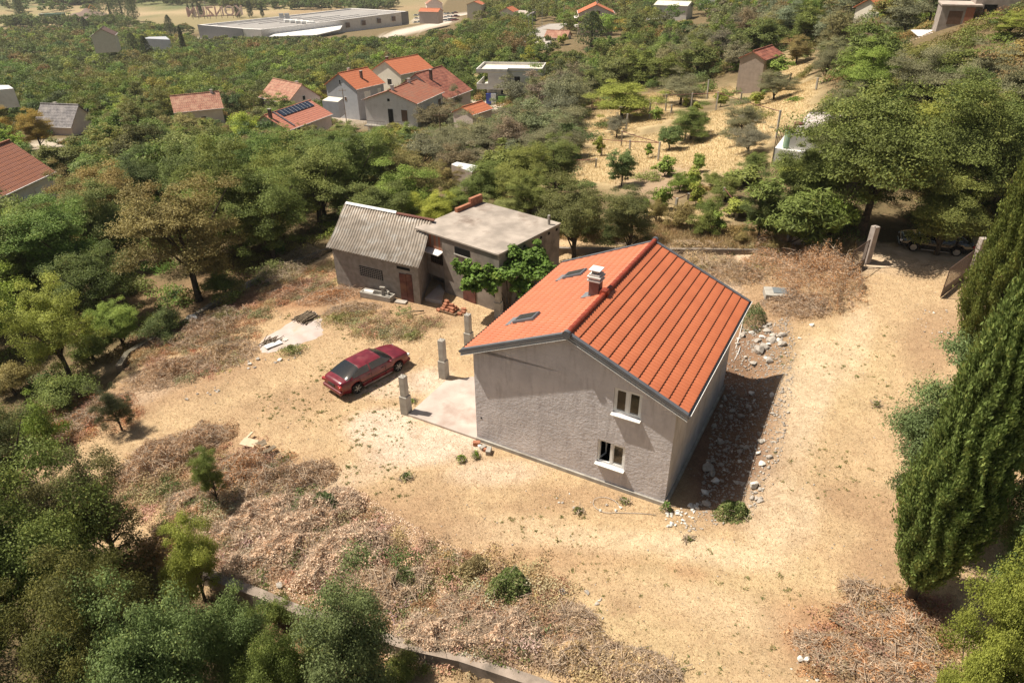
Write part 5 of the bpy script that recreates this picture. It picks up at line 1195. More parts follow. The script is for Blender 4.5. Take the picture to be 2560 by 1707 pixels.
gable_house('tall narrow brown hut with an orange roof at the top of the vineyard', 34.7, 109.6, -39.5, 3.7, 6.9, -1.66, 5.11, 6.19, M['w_stone'], M['tile_red'], ov=.2, name='stone_hut', cat='hut', bot=2)
h11 = gable_house('three-storey pinkish house with an orange roof beside the road', 24.6, 262, -4, 12, 10, -12.6, 7.6, 10.3, M['w_pink'], M['tile_orange'], wins=(('f', 6.6, 7.2, 1.5, 1.1, 's'), ('f', 5., 4.4, 1.2, 1.2, 'p')), chims=((6.4, 4, .8),))
b = MB(); b.span((7.4, -2.2, -3), (11.2, 0, 2.6)); b.build('annex', M['concrete'], h11)
b = MB(); b.span((-1.5, 1, 3.1), (0, 8, 3.3)); bo = b.build('balcony', M['w_white'], h11); b = MB(); b.span((-1.5, 1, 5.9), (0, 8, 6.1)); b.build('balcony', M['w_white'], h11)
def small(px, py, dist, yaw, W, L, he, hr, wall, roof, label, dz=0, **k):
    P = at_d(px, py, dist); return gable_house(label, P[0], P[1], yaw, W, L, P[2] + dz, he, hr, wall, roof, bot=4, **k)
small(1135, 318, 122, -35, 4.2, 5.5, 2.6, 3.6, M['w_pink'], M['tile_orange'], 'little annex with a striped orange roof in front of the white flat-roofed house', ov=.2)
small(1415, 118, 235, 70, 6, 7, 2.6, 4.4, M['w_pink'], M['tile_old'], 'low red-tiled shed in front of the three-storey house')
small(2132, 55, 150, -60, 5, 9, 2.4, 4, M['w_cream'], M['tile_orange'], 'small orange-tiled house above the feathery tree')
small(232, 106, 330, 20, 8, 9, 2., 4.6, M['w_cream'], M['tile_dark'], 'house with a dark brown pyramid-like roof near the meadows')
small(1068, 28, 440, 10, 9, 9, 3.5, 6.5, M['w_pink'], M['tile_old'], 'pinkish gabled house behind the car park')
small(1095, 40, 400, 70, 6, 11, 1.8, 3.2, M['w_pink'], M['tile_orange'], 'low orange-roofed house at the edge of the car park')
ha = small(1168, 33, 400, -15, 8, 7, 4, 5.5, M['w_cream'], M['tile_orange'], 'cream house with arched balconies by the car park')
small(1250, 44, 330, -20, 6, 7, 2.3, 4, M['w_cream'], M['tile_orange'], 'orange-roofed house left of the grey flat-roofed block')
small(1745, 20, 330, -35, 10, 10, 3.5, 6, M['whitepaint'], M['tile_orange'], 'white house with an orange roof at the top edge')
small(1715, 44, 300, 60, 8, 13, 4, 5.2, M['whitepaint'], M['w_cream'], 'white house with a pale roof in front of the white house at the top edge')
small(1375, 8, 420, 0, 7, 8, 2.5, 4.5, M['w_pink'], M['tile_orange'], 'distant orange-roofed house on the top edge')
small(1545, 14, 400, 20, 8, 8, 2.5, 5, M['w_pink'], M['tile_old'], 'distant pinkish gable among trees at the top edge')
small(1838, 75, 190, 30, 2.2, 2.5, 2.4, 3., M['w_stone'], M['tile_dark'], 'tiny dark hut on the slope among the trees') if False else None
def blockbuilding(name, label, cat, poly, z0, z1, wall, roofm, rim=.0, parent=None):
    cx = np.mean([p[0] for p in poly]); cy = np.mean([p[1] for p in poly]); r = empty(name, (cx, cy, z0), 0, label, cat); pl = [(p[0] - cx, p[1] - cy) for p in poly]
    b = MB(); b.prism(pl, 0, z1 - z0); b.build('wall', wall, r)
    b = MB(); b.prism([(p[0] * .985, p[1] * .985) for p in pl], z1 - z0 + .005, z1 - z0 + .05); ro = b.build('roof', roofm, r)
    if rim:
        n = len(pl); b = MB()
        for i in range(n):
            a, c = pl[i], pl[(i + 1) % n]; a2, c2 = [(p[0] * .96, p[1] * .96) for p in (a, c)]; h = z1 - z0
            b.v += [(*a, h + .004), (*c, h + .004), (*c2, h + .004), (*a2, h + .004), (*a, h + rim), (*c, h + rim), (*c2, h + rim), (*a2, h + rim)]; k = len(b.v) - 8
            b.f += [(k, k+1, k+5, k+4), (k+1, k+2, k+6, k+5), (k+2, k+3, k+7, k+6), (k+3, k, k+4, k+7), (k+4, k+5, k+6, k+7)]
        b.build('parapet', wall, ro)
    return r, pl
# white modern house: upper storey juts out over the ground floor
P = at_d(1193, 255, 172); mh = empty('modern_house', (P[0], P[1], P[2]), R(-9), 'white modern flat-roofed house with a jutting upper storey', 'house')
b = MB(); b.span((2.2, 1.6, -2), (15.5, 10, 3.2)); b.build('wall', M['w_white'], mh)
b = MB(); b.span((2.8, 0, 2.9), (7.4, 1.6, 6.6)); b.span((2.8, 1.6, 3.2), (15.5, 10, 6.6)); up_ = b.build('upper_storey', M['whitepaint'], mh)
b = MB(); b.span((0, 0, 2.9), (2.8, 9.6, 3.1)); b.span((0, 0, 3.1), (2.8, .15, 4.2)); b.span((0, .15, 3.1), (.15, 9.6, 4.2)); b.build('balcony', M['whitepaint'], mh)
b = MB(); b.span((0, 0, 6.6), (7.4, 1.6, 6.9)); b.span((0, 1.6, 6.6), (15.5, 10, 6.9)); ro = b.build('roof', M['w_cream'], mh)
b = MB()
for a, c in (((0, -.05, 6.9), (7.45, .2, 7.5)), ((0, .2, 6.9), (.25, 9.8, 7.5)), ((0, 9.8, 6.9), (15.5, 10.05, 7.5)), ((15.25, 1.55, 6.9), (15.5, 9.8, 7.5)), ((7.2, .2, 6.9), (7.45, 1.55, 7.5)), ((7.45, 1.4, 6.9), (15.25, 1.65, 7.5))): b.span(a, c)
b.build('parapet', M['whitepaint'], ro)
for (a, c, m_, nm) in (((8.9, 1.55, 4.0), (10.2, 1.62, 5.6), M['dark'], 'window'), ((5.6, 1.55, 1.6), (6.7, 1.62, 2.5), M['dark'], 'window'), ((10.4, 1.55, 0), (11.4, 1.62, 2.3), M['dark'], 'door'), ((12., 1.55, .2), (13.2, 1.62, 2.3), M['dark'], 'door')): b = MB(); b.span(a, c); b.build(nm, m_, mh)
b = MB(); b.tube([(7.9, 1.5, 0), (7.9, 1.5, 6.4)], .07, 8); b.build('downpipe', M['anthracite'], mh)
mM = Matrix.Translation(mh.location) @ Matrix.Rotation(R(-9), 4, 'Z')
for lab, x, w_, c1, c2 in (('blue and white cabin under the jutting storey', 2.3, 2.4, (.03, .06, .35), (.6, .62, .66)), ('lime green shed wall under the jutting storey', 5.2, 3.6, (.25, .50, .12), (.25, .50, .12))):
    r = empty('garden_cabin', mM @ Vector((x, -.6, -.3)), R(-9), lab, 'cabin'); b = MB(); b.span((0, 0, 0), (w_ / 2, 1.4, 2.3 if w_ < 3 else 1.7)); b.build('panel', simple('cabin ' + str(w_), c1, .5), r); b = MB(); b.span((w_ / 2, 0, 0), (w_, 1.4, 2.3 if w_ < 3 else 1.7)); b.build('panel', simple('cabin b' + str(w_), c2, .5), r)
# unfinished house, top right
P = at_d(2345, 75, 105); uh = empty('unfinished_house', (P[0], P[1], P[2] - .4), R(-24), 'unfinished grey house with a balcony on posts at the top right', 'house'); uh.scale = (.66, .66, .66)
M['w_raw'] = mat('raw cement wall', (.38, .32, .28), (.28, .235, .20), 1.1, .9)
b = MB(); b.span((-.3, .0, -2), (5., 8, 4.6)); b.span((5., 2., -2), (17, 9, 7.6)); b.build('wall', M['w_raw'], uh)
b = MB(); b.span((-.5, -.2, 4.6), (6, 8, 4.85)); b.build('roof', M['slab'], uh)
b = MB(); b.span((1, -.04, 1.6), (3.2, .02, 3.8)); b.build('window', M['shutter'], uh); b = MB(); b.span((3.6, -.05, .2), (5.02, .02, 4.4)); b.build('brick_panel', M['brick'], uh)
b = MB(); b.span((5.4, -.4, 2.6), (9.2, 2., 2.8)); bo = b.build('balcony', M['slab'], uh); rails(bo, 5.4, 9.2, -.38, 2.8, 1., 22)
for x in (5.5, 7.6): b = MB(); b.span((x, -.3, -2), (x + .16, -.14, 2.6)); b.build('post', M['w_pink'], uh)
b = MB(); b.span((6.5, 1.95, 3.0), (8.5, 2.05, 4.8)); b.build('door', M['dark'], uh)
b = MB()
for k in range(8): b.box((-3.8 + k * .42, .4, -1.6 + k * .22), (.45, 1.2, .2))
b.build('staircase', M['slab'], uh)
q = at_d(2328, 83, 108); b = MB(); b.box((0, 0, .0), (4.2, 2.2, .08), 0, 1, R(12)); o = b.build('white_awning', M['white']); o.location = (q[0], q[1], q[2]); tag(o, 'white corrugated awning below the unfinished house', 'awning')
b = MB(); [b.box((x, 0, -1.), (.08, .08, 2.)) for x in (-1.9, 1.9)]; b.build('awning_post', M['wood'], o)
# flat white roof with tanks, right of the vineyard
def _z(q, z): return at_z(q[0], q[1], z)
tz = 4.6; poly = [_z(q, tz)[:2] for q in ((1978, 335), (2024, 281), (2110, 283), (2090, 345))]
wr, _ = blockbuilding('white_hut', 'hut with a sloping white flat roof beside the huge walnut', 'hut', poly, 1.5, tz, M['whitepaint'], mat('whitewashed roof', (.55, .49, .45), (.42, .36, .33), 1.5, .8, stain=(.30, .25, .22)))
tz = 3.2; poly = [_z(q, tz)[:2] for q in ((1936, 372), (1962, 338), (2040, 345), (2030, 385))]
te, _ = blockbuilding('white_terrace', 'small white raised terrace in front of the white hut', 'terrace', poly, 1.0, tz, M['whitepaint'], M['white'])
for (px, py, hgt, lab, m_) in ((1968, 370, 1.7, 'pale green rusty water tank standing on the white terrace', mat('green tank', (.30, .42, .30), (.22, .32, .22), 2, .7, stain=(.30, .14, .08), sscale=1.)), (1990, 350, 1.5, 'rusty brown tank with a lid behind the green one', M['rust'])):
    q = at_z(px, py, 3.25); r = empty('water_tank', q, 0, lab, 'tank'); b = MB(); b.tube([(0, 0, .1), (0, 0, hgt)], .42, 20); b.build('tank_body', m_, r); b = MB(); b.disc((0, 0, hgt + .02), .45, .05, 20); b.build('lid', M['rust'] if 'green' in lab else M['anthracite'], r)
for k in range(6):
    a_ = _z((1936 + k * 5.2, 372 - k * 6.8), 3.2); b = MB(); b.tube([(0, 0, -2), (0, 0, 1.1)], .035, 6); o = b.build('fence_post', M['rustdark']); o.location = a_; tag(o, 'dark steel post along the left edge of the white terrace', 'post', 'posts along the white terrace')
# white corrugated roof of a shed behind the outbuilding, grey flat block
def shed_px(label, pxs, z, m_, name='shed', cat='shed', wall=None, th=2.4):
    poly = [_z(q, z)[:2] for q in pxs]; return blockbuilding(name, label, cat, poly, z - th, z, wall or M['w_stone'], m_)
shed_px('shed with a white corrugated roof among the trees', ((1128, 412), (1142, 406), (1196, 416), (1180, 432)), .3, M['white'])
zq = at_d(1270, 32, 340)[2]; shed_px('grey flat-roofed block left of the road', ((1273, 32), (1290, 26), (1340, 28), (1322, 38)), zq, M['slab'], 'flat_block', 'building', M['w_grey'], 7)
zq = at_d(1640, 46, 270)[2]; shed_px('low hut with a white roof on the wooded slope', ((1615, 49), (1618, 44), (1648, 44), (1646, 50)), zq, M['white'], 'white_roof_hut', 'hut', M['w_white'], 2.5)
zq = at_d(386, 96, 380)[2]; shed_px('grey low building left of the shopping centre', ((357, 97), (372, 93), (415, 92), (425, 100)), zq, M['w_grey'], 'grey_building', 'building', M['w_grey'], 7)
zq = at_d(10, 222, 150)[2]; shed_px('white flat roof peeping out of the trees at the left edge', ((-30, 228), (-10, 214), (22, 214), (34, 222)), zq, M['white'], 'white_roof_hut', 'hut', M['w_white'], 3)
zq = at_d(448, 50, 700)[2]; shed_px('long white greenhouse-like hall behind the shopping centre', ((405, 52), (412, 46), (510, 40), (508, 47)), zq, M['w_white'], 'white_hall', 'hall', M['w_white'], 6)
zq = at_d(867, 233, 165)[2]; shed_px('grey garage with dark doors beside the blue-grey house', ((805, 252), (822, 242), (858, 246), (845, 256)), zq + 1, M['w_cream'], 'garage', 'garage', M['w_grey'], 3.2)
# shopping centre
zr_ = -32.5
pm_ = [_z(q, zr_)[:2] for q in ((495, 66), (607, 76), (652, 78), (850, 54), (1003, 34), (1020, 32), (880, 24), (679, 47))]
mall, mpl = blockbuilding('shopping_centre', 'long grey flat-roofed shopping centre in the valley', 'building', pm_, -40.5, zr_, M['w_white'], mat('grey membrane roof', (.33, .31, .29), (.28, .26, .245), .05, .8, detail=2), rim=.8)
def strip(i0, f0, i1, f1, z0, z1, m_, nm, out=.35):
    a, c = Vector(mpl[i0]), Vector(mpl[i1]); p0, p1 = a.lerp(c, f0), a.lerp(c, f1); t = (p1 - p0).normalized(); n = Vector((t.y, -t.x)) * out
    b = MB(); b.prism([p0, p0 + n, p1 + n, p1], z0, z1); return b.build(nm, m_, mall)
strip(0, 0, 1, 1, .5, 8.9, M['anthracite'], 'dark_facade'); strip(4, 0, 5, 1, .5, 8.9, M['anthracite'], 'dark_facade')
b = MB(); cp_ = [_z(q, -35.)[:2] for q in ((672, 92), (690, 84), (860, 58), (850, 74), (790, 88))]; c0 = mall.location
b.prism([(p[0] - c0.x, p[1] - c0.y) for p in cp_], 5., 5.5); b.build('entrance_canopy', M['white'], mall)
for k in range(5):
    a = _z((720 + k * 14, 52 + k * 1.2), zr_ + 1); b = MB(); b.box((a[0] - c0.x, a[1] - c0.y, 9.0), (5, 5, 1.4), .4); b.build('rooflight', M['white'], mall)
for k in range(2):
    a = _z((704 + k * 14, 44), zr_ + 1); b = MB(); b.box((a[0] - c0.x, a[1] - c0.y, 10.), (3, 3, 3), .4); b.build('air_unit', M['steel'], mall)
for k in range(4):
    p0 = np.array(_z((560 + k * 25, 70 - k * 1), zr_)); p1 = np.array(_z((500 + 50 + k * 55, 56 - k * 2), zr_)) ; 
for k in range(6):
    a = Vector(mpl[0]).lerp(Vector(mpl[3]), .1 + k * .15); c = Vector(mpl[7]).lerp(Vector(mpl[5]), .05 + k * .15) ; t = (c - a); n = Vector((t.y, -t.x)).normalized() * .5; b = MB(); b.prism([a * .96, a * .96 + n, c * .93 + n, c * .93], 8.05, 8.5); b.build('roof_seam', M['w_white'], mall)
for k in range(4):
    a = Vector(mpl[3]).lerp(Vector(mpl[4]), .1 + k * .25); b = MB(); b.box((a.x + .6, a.y - .6, 5.2), (2.6, 1.2, 3.), .5); b.build('wall_sign', M['shutter'], mall)
# roof-top lettering seen from behind
tq = _z((530, 47), -33); fr = empty('rooftop_sign', (tq[0], tq[1] + 8, -33.5), R(14), 'red and white lettering sign seen from behind left of the shopping centre', 'sign')
cu = bpy.data.curves.new('letters', 'FONT'); cu.body = 'KONZUM'; cu.size = 9.; cu.extrude = .3; cu.offset = .12; cu.align_x = 'CENTER'
to = bpy.data.objects.new('letters', cu); C.objects.link(to); dg = bpy.context.evaluated_depsgraph_get(); lm = bpy.data.meshes.new_from_object(to.evaluated_get(dg)); bpy.data.objects.remove(to)
lm.materials.clear(); lo = link_mesh('lettering', lm, fr, mat('sign letters', (.80, .66, .60), (.72, .40, .34), .12)); lo.rotation_euler = (R(90), 0, math.pi); lo.location = (0, 0, 1.5)
b = MB(); [b.box((x, 1, 4), (.3, .3, 9)) for x in range(-16, 17, 4)]; [b.box((0, 1, z), (34, .3, .4)) for z in (1.2, 8.2)]; b.build('scaffold', M['rustdark'], fr)
# car park
kk = 0; rd = random.Random(12); CARC = [M['whitecar'], M['silvercar'], M['blackpaint'], M['redpaint'], M['whitecar']]
def copy_tree(o, parent=None):
    c = o.copy(); C.objects.link(c)
    if parent is not None: c.parent = parent
    for ch in [x for x in bpy.data.objects if x.parent == o]: copy_tree(ch, c)
    return c
def tiny_car(x, y, yaw, m_, z=None):
    r = empty('parked_car', (x, y, gz(x, y) if z is None else z), yaw, 'car parked in rows beside the shopping centre', 'car', 'cars in the far car park')
    b = MB(); b.box((0, 0, .5), (4.3, 1.75, .6)); o = b.build('body', m_, r, bevel=.15); b = MB(); b.box((-.2, 0, 1.05), (2.4, 1.55, .55), 0, .8); b.build('cabin', M['carglass'], r, bevel=.08); return r
cars0 = []
for k in range(36):
    px = 1040 + (k % 12) * 9 + rd.uniform(-2, 2); py = 40 + (k // 12) * 9 - (k % 12) * .5 + rd.uniform(-1, 1); q = G(px, py)
    if k < 4: cars0.append(tiny_car(q[0], q[1], .3, CARC[k]))
    else: o = copy_tree(cars0[k % 4]); o.location = (q[0], q[1], gz(q[0], q[1])); o.rotation_euler = (0, 0, .3 + rd.choice([0, 0, 1.57]))
q = G(890, 282); build_car('silver_car', (q[0], q[1], q[2] + .1), R(200), M['silvercar'], 'silver car parked beside the white village house', detail=False, Lc=4.2, Hc=1.5)
q = G(858, 275); build_car('dark_car', (q[0], q[1], q[2] + .1), R(200), M['blackpaint'], 'dark car parked in front of the grey garage', detail=False, Lc=4.2, Hc=1.5)
# road with kerb
def ribbon(name, pts, w, m_, dz=.05, kind='structure'):
    P_ = [G(*p) for p in pts]; b = MB(); L, R_ = [], []; out = []
    for i in range(len(P_) - 1):
        for k in range(6): out.append(P_[i] + (P_[i + 1] - P_[i]) * k / 6)
    out.append(P_[-1])
    for i, p in enumerate(out):
        a, c = out[max(i - 1, 0)], out[min(i + 1, len(out) - 1)]; t = (c - a)[:2]; t /= np.hypot(*t); n = np.array([-t[1], t[0]]) * w / 2; L.append(p[:2] + n); R_.append(p[:2] - n)
    for i in range(len(out) - 1): b.quad(*[(q_[0], q_[1], gz(*q_) + dz) for q_ in (R_[i], R_[i + 1], L[i + 1], L[i])])
    o = b.build(name, m_); tag(o, kind=kind); return o, L, R_
M['road'] = mat('pale asphalt', (.40, .36, .32), (.34, .305, .27), .6, .9)
_, L_, R__ = ribbon('road', ((1352, 126), (1345, 112), (1343, 100), (1350, 88), (1366, 76), (1385, 66), (1400, 60)), 8.5, M['road'], .12)
b = MB()
for i in range(len(L_) - 1):
    a, c = L_[i], L_[i + 1]; za, zc = gz(*a), gz(*c); o_ = [(a + (a - R__[i]) * .02), (c + (c - R__[i + 1]) * .02)]
    b.quad((*a, za + .3), (*c, zc + .3), (*o_[1], zc + .3), (*o_[0], za + .3)); b.quad((*a, za), (*c, zc), (*c, zc + .3), (*a, za + .3))
tag(b.build('kerb', M['w_pink']), kind='structure')
ribbon('track', ((1500, 585), (1700, 612), (1850, 622), (2000, 632), (2130, 640), (2300, 640), (2500, 650)), 2.6, mat('stony track', (.56, .43, .30), (.42, .31, .21), 1.5, 1., .03), .03)
# lamp posts and poles
def pole(px, py, h, label, lamp=False, m_=None, rad=.10, wire=False):
    q = G(px, py); r = empty('street_lamp' if lamp else 'utility_pole', q, 0, label, 'street lamp' if lamp else 'pole'); b = MB(); b.tube([(0, 0, -.5), (0, 0, h)], [rad, rad * .6], 8); b.build('pole', m_ or M['steel'], r)
    if lamp: b = MB(); b.box((.5, 0, h), (1.2, .25, .1)); b.build('lamp_head', M['steel'], r)
    else: b = MB(); b.box((0, 0, h - .4), (1.6, .1, .1)); b.build('crossarm', M['wood'], r)
    return r
pole(1322, 95, 7.5, 'street lamp left of the bend in the road', True); pole(1331, 88, 8., 'second street lamp beside the kerb of the road', True); pole(1355, 68, 8.5, 'street lamp at the far bend of the road', True)
pole(1409, 78, 9, 'pale concrete pole right of the road', m_=M['concrete'], rad=.16)
pole(1105, 395, 6., 'dark wooden pole with a lamp between olives and the village', m_=M['wood'], rad=.13); pole(868, 318, 8., 'dark pole in front of the village houses', m_=M['wood'], rad=.1)
pole(520, 48, 34, 'very tall mast beside the lettering sign', m_=M['steel'], rad=.3)
# open car shelter by the pink house
q = G(1098, 322); r = empty('car_shelter', q, R(-35), 'open brown shelter beside the pink village house', 'shelter'); b = MB(); b.box((0, 0, 2.5), (5, 3.6, .12), 0, 1, R(10)); b.build('roof', M['tile_dark'], r)
for x, y in ((-2.3, -1.6), (2.3, -1.6), (-2.3, 1.6), (2.3, 1.6)): b = MB(); b.box((x, y, .9), (.14, .14, 3.2)); b.build('post', M['wood'], r)
# vineyard posts and wires
posts = [((1664,278),(1664,240)),((1727,272),(1727,237)),((1789,278),(1789,235)),((1850,262),(1850,234)),((1623,298),(1623,262)),((1565,325),(1565,288)),((1553,366),(1553,330)),((1678,284),(1678,264)),((1645,402),(1645,358)),((1440,395),(1440,352)),((1503,390),(1503,350)),((1574,375),(1574,352)),((1489,420),(1489,398)),((1658,510),(1658,478)),((1690,518),(1690,496)),((1720,500),(1720,484)),((1418,418),(1418,400)),((2040,225),(2040,198)),((1712,350),(1712,328)),((1940,345),(1940,282)),((1975,200),(1975,185)),((1806,505),(1806,470)),((1840,545),(1840,510)),((1767,248),(1776,205)),((1712,250),(1717,222))]
gP = []
for k, ((bx, by), (tx, ty)) in enumerate(posts):
    q = G(bx, by); dep = project(q)[0][2]; h = (by - ty) * dep / F_PX / .94; gP.append((q, h)); b = MB(); b.box((0, 0, h / 2 - .1), (.17, .17, h + .2)); o = b.build('vineyard_post', M['concrete']); o.location = q
    o.rotation_euler = (0, .02 * ((k * 7) % 5 - 2), k * .5); tag(o, 'thin concrete post carrying wires in the dry vineyard', 'post', 'posts of the vineyard')
for k, (i, j) in enumerate(((0, 1), (1, 2), (2, 3), (4, 0), (5, 4), (9, 10), (10, 8), (12, 16), (13, 14), (14, 15), (6, 8), (21, 22), (2, 19), (16, 9))):
    (p0, h0_), (p1, h1_) = gP[i], gP[j]; b = MB(); a = Vector((p0[0], p0[1], p0[2] + h0_ * .95)); c = Vector((p1[0], p1[1], p1[2] + h1_ * .95)); m_ = a.lerp(c, .5) - Vector((0, 0, .05)); b.tube([a, m_, c], .04, 4)
    tag(b.build('vineyard_rail', M['rust']), 'rusty rail running between two posts of the vineyard', 'rail', 'rails of the vineyard')
# earthworks on the plain
q = G(222, 47); r = empty('dirt_mound', (q[0], q[1], q[2] - .5), 0, 'heap of dark earth on the meadow beside the excavator', 'mound'); g_ = np.random.default_rng(3)
n_ = 40; xx = np.linspace(-1, 1, n_); XX, YY = np.meshgrid(xx, xx); hh = np.clip(1 - np.hypot(XX, YY), 0, 1) ** .8 * (.8 + .5 * vnoise(XX, YY, .25, 9)); ix = np.arange(n_ * n_).reshape(n_, n_)
link_mesh('heap', np_mesh('heap', np.stack([XX * 24, YY * 14, hh * 7], -1).reshape(-1, 3), np.stack([ix[:-1, :-1], ix[:-1, 1:], ix[1:, 1:], ix[1:, :-1]], -1).reshape(-1, 4), smooth=True), r, mat('dark earth', (.22, .15, .12), (.16, .11, .09), .5))
q = G(133, 46); r = empty('lorry', q, .1, 'green and white lorry on the dusty site road', 'lorry'); b = MB(); b.box((2, 0, 2.4), (16, 3.4, 2.6)); b.build('trailer', simple('green tarpaulin', (.08, .17, .13), .6), r); b = MB(); b.box((-8.5, 0, 2), (3.4, 3.2, 3.2)); b.build('cab', M['whitecar'], r, bevel=.2)
for x in (-8, -1, 5, 7.5): b = MB(); b.disc((x, 0, .7), .75, 3.5, 14, 'y'); b.build('wheel', M['tyre'], r)
q = G(212, 42); r = empty('excavator', q, .2, 'orange excavator working at the heap of dark earth', 'excavator'); oj = simple('excavator paint', (.45, .20, .05), .5); b = MB(); b.box((0, 0, 2.4), (5, 3.4, 2)); b.build('cab', oj, r, bevel=.2)
b = MB(); b.tube([(2, 0, 3), (7, 0, 9), (12, 0, 5)], [.5, .45, .3], 6); b.build('boom', oj, r); b = MB(); b.box((12.3, 0, 4), (1.6, 1.6, 1.6)); b.build('bucket', M['anthracite'], r)
for y in (-1.6, 1.6): b = MB(); b.box((0, y, .6), (6, .8, 1.2)); b.build('track', M['tyre'], r, bevel=.3)

# ------------------------------------------------------------------ the wood on the slope
KEEP = [(0,330,160,480,92),(425,228,562,284,160),(112,278,232,336,165),(640,256,838,318,120),(648,196,806,262,155),(750,165,970,300,150),(935,130,1185,312,130),(1140,318,1145,320,1),(1180,160,1310,250,160),(1330,62,1400,122,190),
        (1428,15,1540,92,235),(1850,110,1965,232,100),(500,28,1060,92,560),(1128,402,1200,432,75),(1935,270,2070,400,45),(2290,0,2560,82,118),(1175,262,1250,285,110),(0,210,35,232,120),(355,90,430,110,340),(210,85,275,112,300),
        (1040,25,1130,75,380),(1175,10,1215,45,380),(1255,25,1345,50,300),(1690,0,1760,50,290),(2125,25,2180,55,140),(500,35,560,62,500),(1155,405,1160,410,1),(1612,42,1650,52,240),(0,0,330,66,600),(330,0,560,40,600),(400,38,512,56,620),(1413,100,1450,122,215)]
OPEN = [[(-100,1060),(300,925),(560,760),(830,622),(1180,600),(1400,606),(2140,650),(2700,640),(2700,2200),(-100,2200)],
        [(1440,290),(1500,236),(1700,215),(1850,180),(1960,130),(2060,170),(2060,330),(1960,440),(1900,560),(1640,600),(1480,520),(1400,420)],
        [(800,236),(960,236),(990,325),(845,335)],[(1175,238),(1300,298),(1180,310)],[(1325,56),(1410,56),(1400,130),(1320,130)],
        [(-200,-200),(600,-200),(560,34),(330,62),(0,70),(-200,80)],[(480,20),(1040,10),(1060,92),(640,100),(480,100)],[(1020,22),(1200,22),(1190,80),(1020,84)],[(600,-100),(900,-100),(890,22),(600,30)],
        [(2020,130),(2060,110),(2090,200),(2060,400)],[(60,340),(170,360),(190,440),(100,440)],[(340,86),(470,86),(500,105),(420,112)]]
HOUSES = [(o.location.x, o.location.y) for o in C.objects if o.parent is None and o.get('category') in ('house', 'hut', 'building', 'garage', 'shed', 'hall')]
def free(x, y, w, h, hand=True):
    z = gz(x, y); pb, pt = project([(x, y, z), (x, y, z + h)])
    if pb[0] < -120 or pb[0] > 2700 or pt[1] > 1750 or pb[1] < -60: return None
    for p in OPEN:
        if inside(np.array(pb[0]), np.array(pb[1]), p): return None
    d = math.hypot(x, y); hwp = w / 2 * F_PX / pb[2]
    for x0, y0, x1, y1, dd in KEEP:
        if d < dd and pb[0] + hwp * .85 > x0 and pb[0] - hwp * .85 < x1 and pt[1] + 4 < y1 and pb[1] > y0: return None
    for hx_, hy_ in HOUSES:
        if math.hypot(x - hx_, y - hy_) < 8.5: return None
    if hand:
        for hx_, hy_, s_ in HAND:
            if math.hypot(x - hx_, y - hy_) < 2.6: return None
    return pb, pt, d
rd = random.Random(21); pts = []
grid = {}
def try_pt(x, y, sp):
    k = (int(x // sp), int(y // sp))
    for i in (-1, 0, 1):
        for j in (-1, 0, 1):
            for (a, b_) in grid.get((k[0] + i, k[1] + j), ()):
                if (a - x) ** 2 + (b_ - y) ** 2 < sp * sp: return False
    grid.setdefault(k, []).append((x, y)); return True
cand = []
for _ in range(9000):
    d = 40 + 195 * rd.random() ** .75; a = R(rd.uniform(-43, 42)); x, y = d * math.sin(a), d * math.cos(a)
    if not try_pt(x, y, 4.3): continue
    w, h = rd.uniform(5.6, 8.8), rd.uniform(4.8, 7.8)
    f = free(x, y, w, h)
    if f is None:
        w, h = w * .6, h * .5; f = free(x, y, w, h)
        if f is None: continue
    cand.append((f[2], x, y, w, h, f[0]))
cand.sort(); print('wood candidates', len(cand))
FC = ['green', 'mid', 'dark', 'mid', 'green', 'brown', 'green', 'mid', 'green', 'mid', 'dark', 'lime']
NEAR_MAX = 285; rest = []
left_n = 0
LM = [(500, 600, 'the big olive-brown tree'), (740, 290, 'the solar-panelled house'), (490, 255, 'the lone patchy-roofed house'), (175, 310, 'the grey slate house'), (70, 420, 'the salmon-roofed house'), (720, 220, 'the small pinkish house'), (850, 220, 'the blue-grey house'),
      (1010, 240, 'the white balcony house'), (1250, 210, 'the white flat-roofed house'), (1010, 480, 'the umbrella-shaped tree'), (900, 520, 'the corrugated roof'), (1160, 420, 'the white corrugated roof'), (1290, 480, 'the flat-roofed outbuilding'), (1370, 90, 'the road'), (1485, 60, 'the three-storey house'),
      (1700, 60, 'the white top-edge houses'), (1560, 250, 'the yellow-green vineyard tree'), (1900, 170, 'the tall brown hut'), (2155, 40, 'the small orange-roofed house'), (2390, 40, 'the unfinished house'), (2020, 330, 'the white hut'), (2200, 300, 'the huge walnut'), (1440, 520, 'the brownish bush-trees'), (466, 100, 'the slender black cypress'), (360, 130, 'the grey-green cedar'), (120, 620, 'the yellow-green tree'), (640, 470, 'the ivy-clad tree')]
CW = dict(green='green', mid='fresh green', dark='dark green', brown='brownish', lime='yellowish green')
def say(px, py, h, ck, olive):
    L = min(LM, key=lambda l_: math.hypot((l_[0] - px) * .8, l_[1] - py)); dx, dy = px - L[0], py - L[1]; d_ = math.hypot(dx, dy)
    v_ = '' if abs(dy) < 14 else ('below' if dy > 0 else 'above'); h_ = '' if abs(dx) < 18 else ('right of' if dx > 0 else 'left of')
    where = ' and '.join(q for q in (v_, h_) if q) or 'beside'; how = 'close ' if d_ < 45 else '' if d_ < 95 else 'off ' if d_ < 150 else 'far '
    return ('small ' if h < 5.2 else 'tall ' if h > 6.7 else '') + ('grey-green olive tree ' if olive else CW[ck] + ' tree ') + how + where + ' ' + L[2]
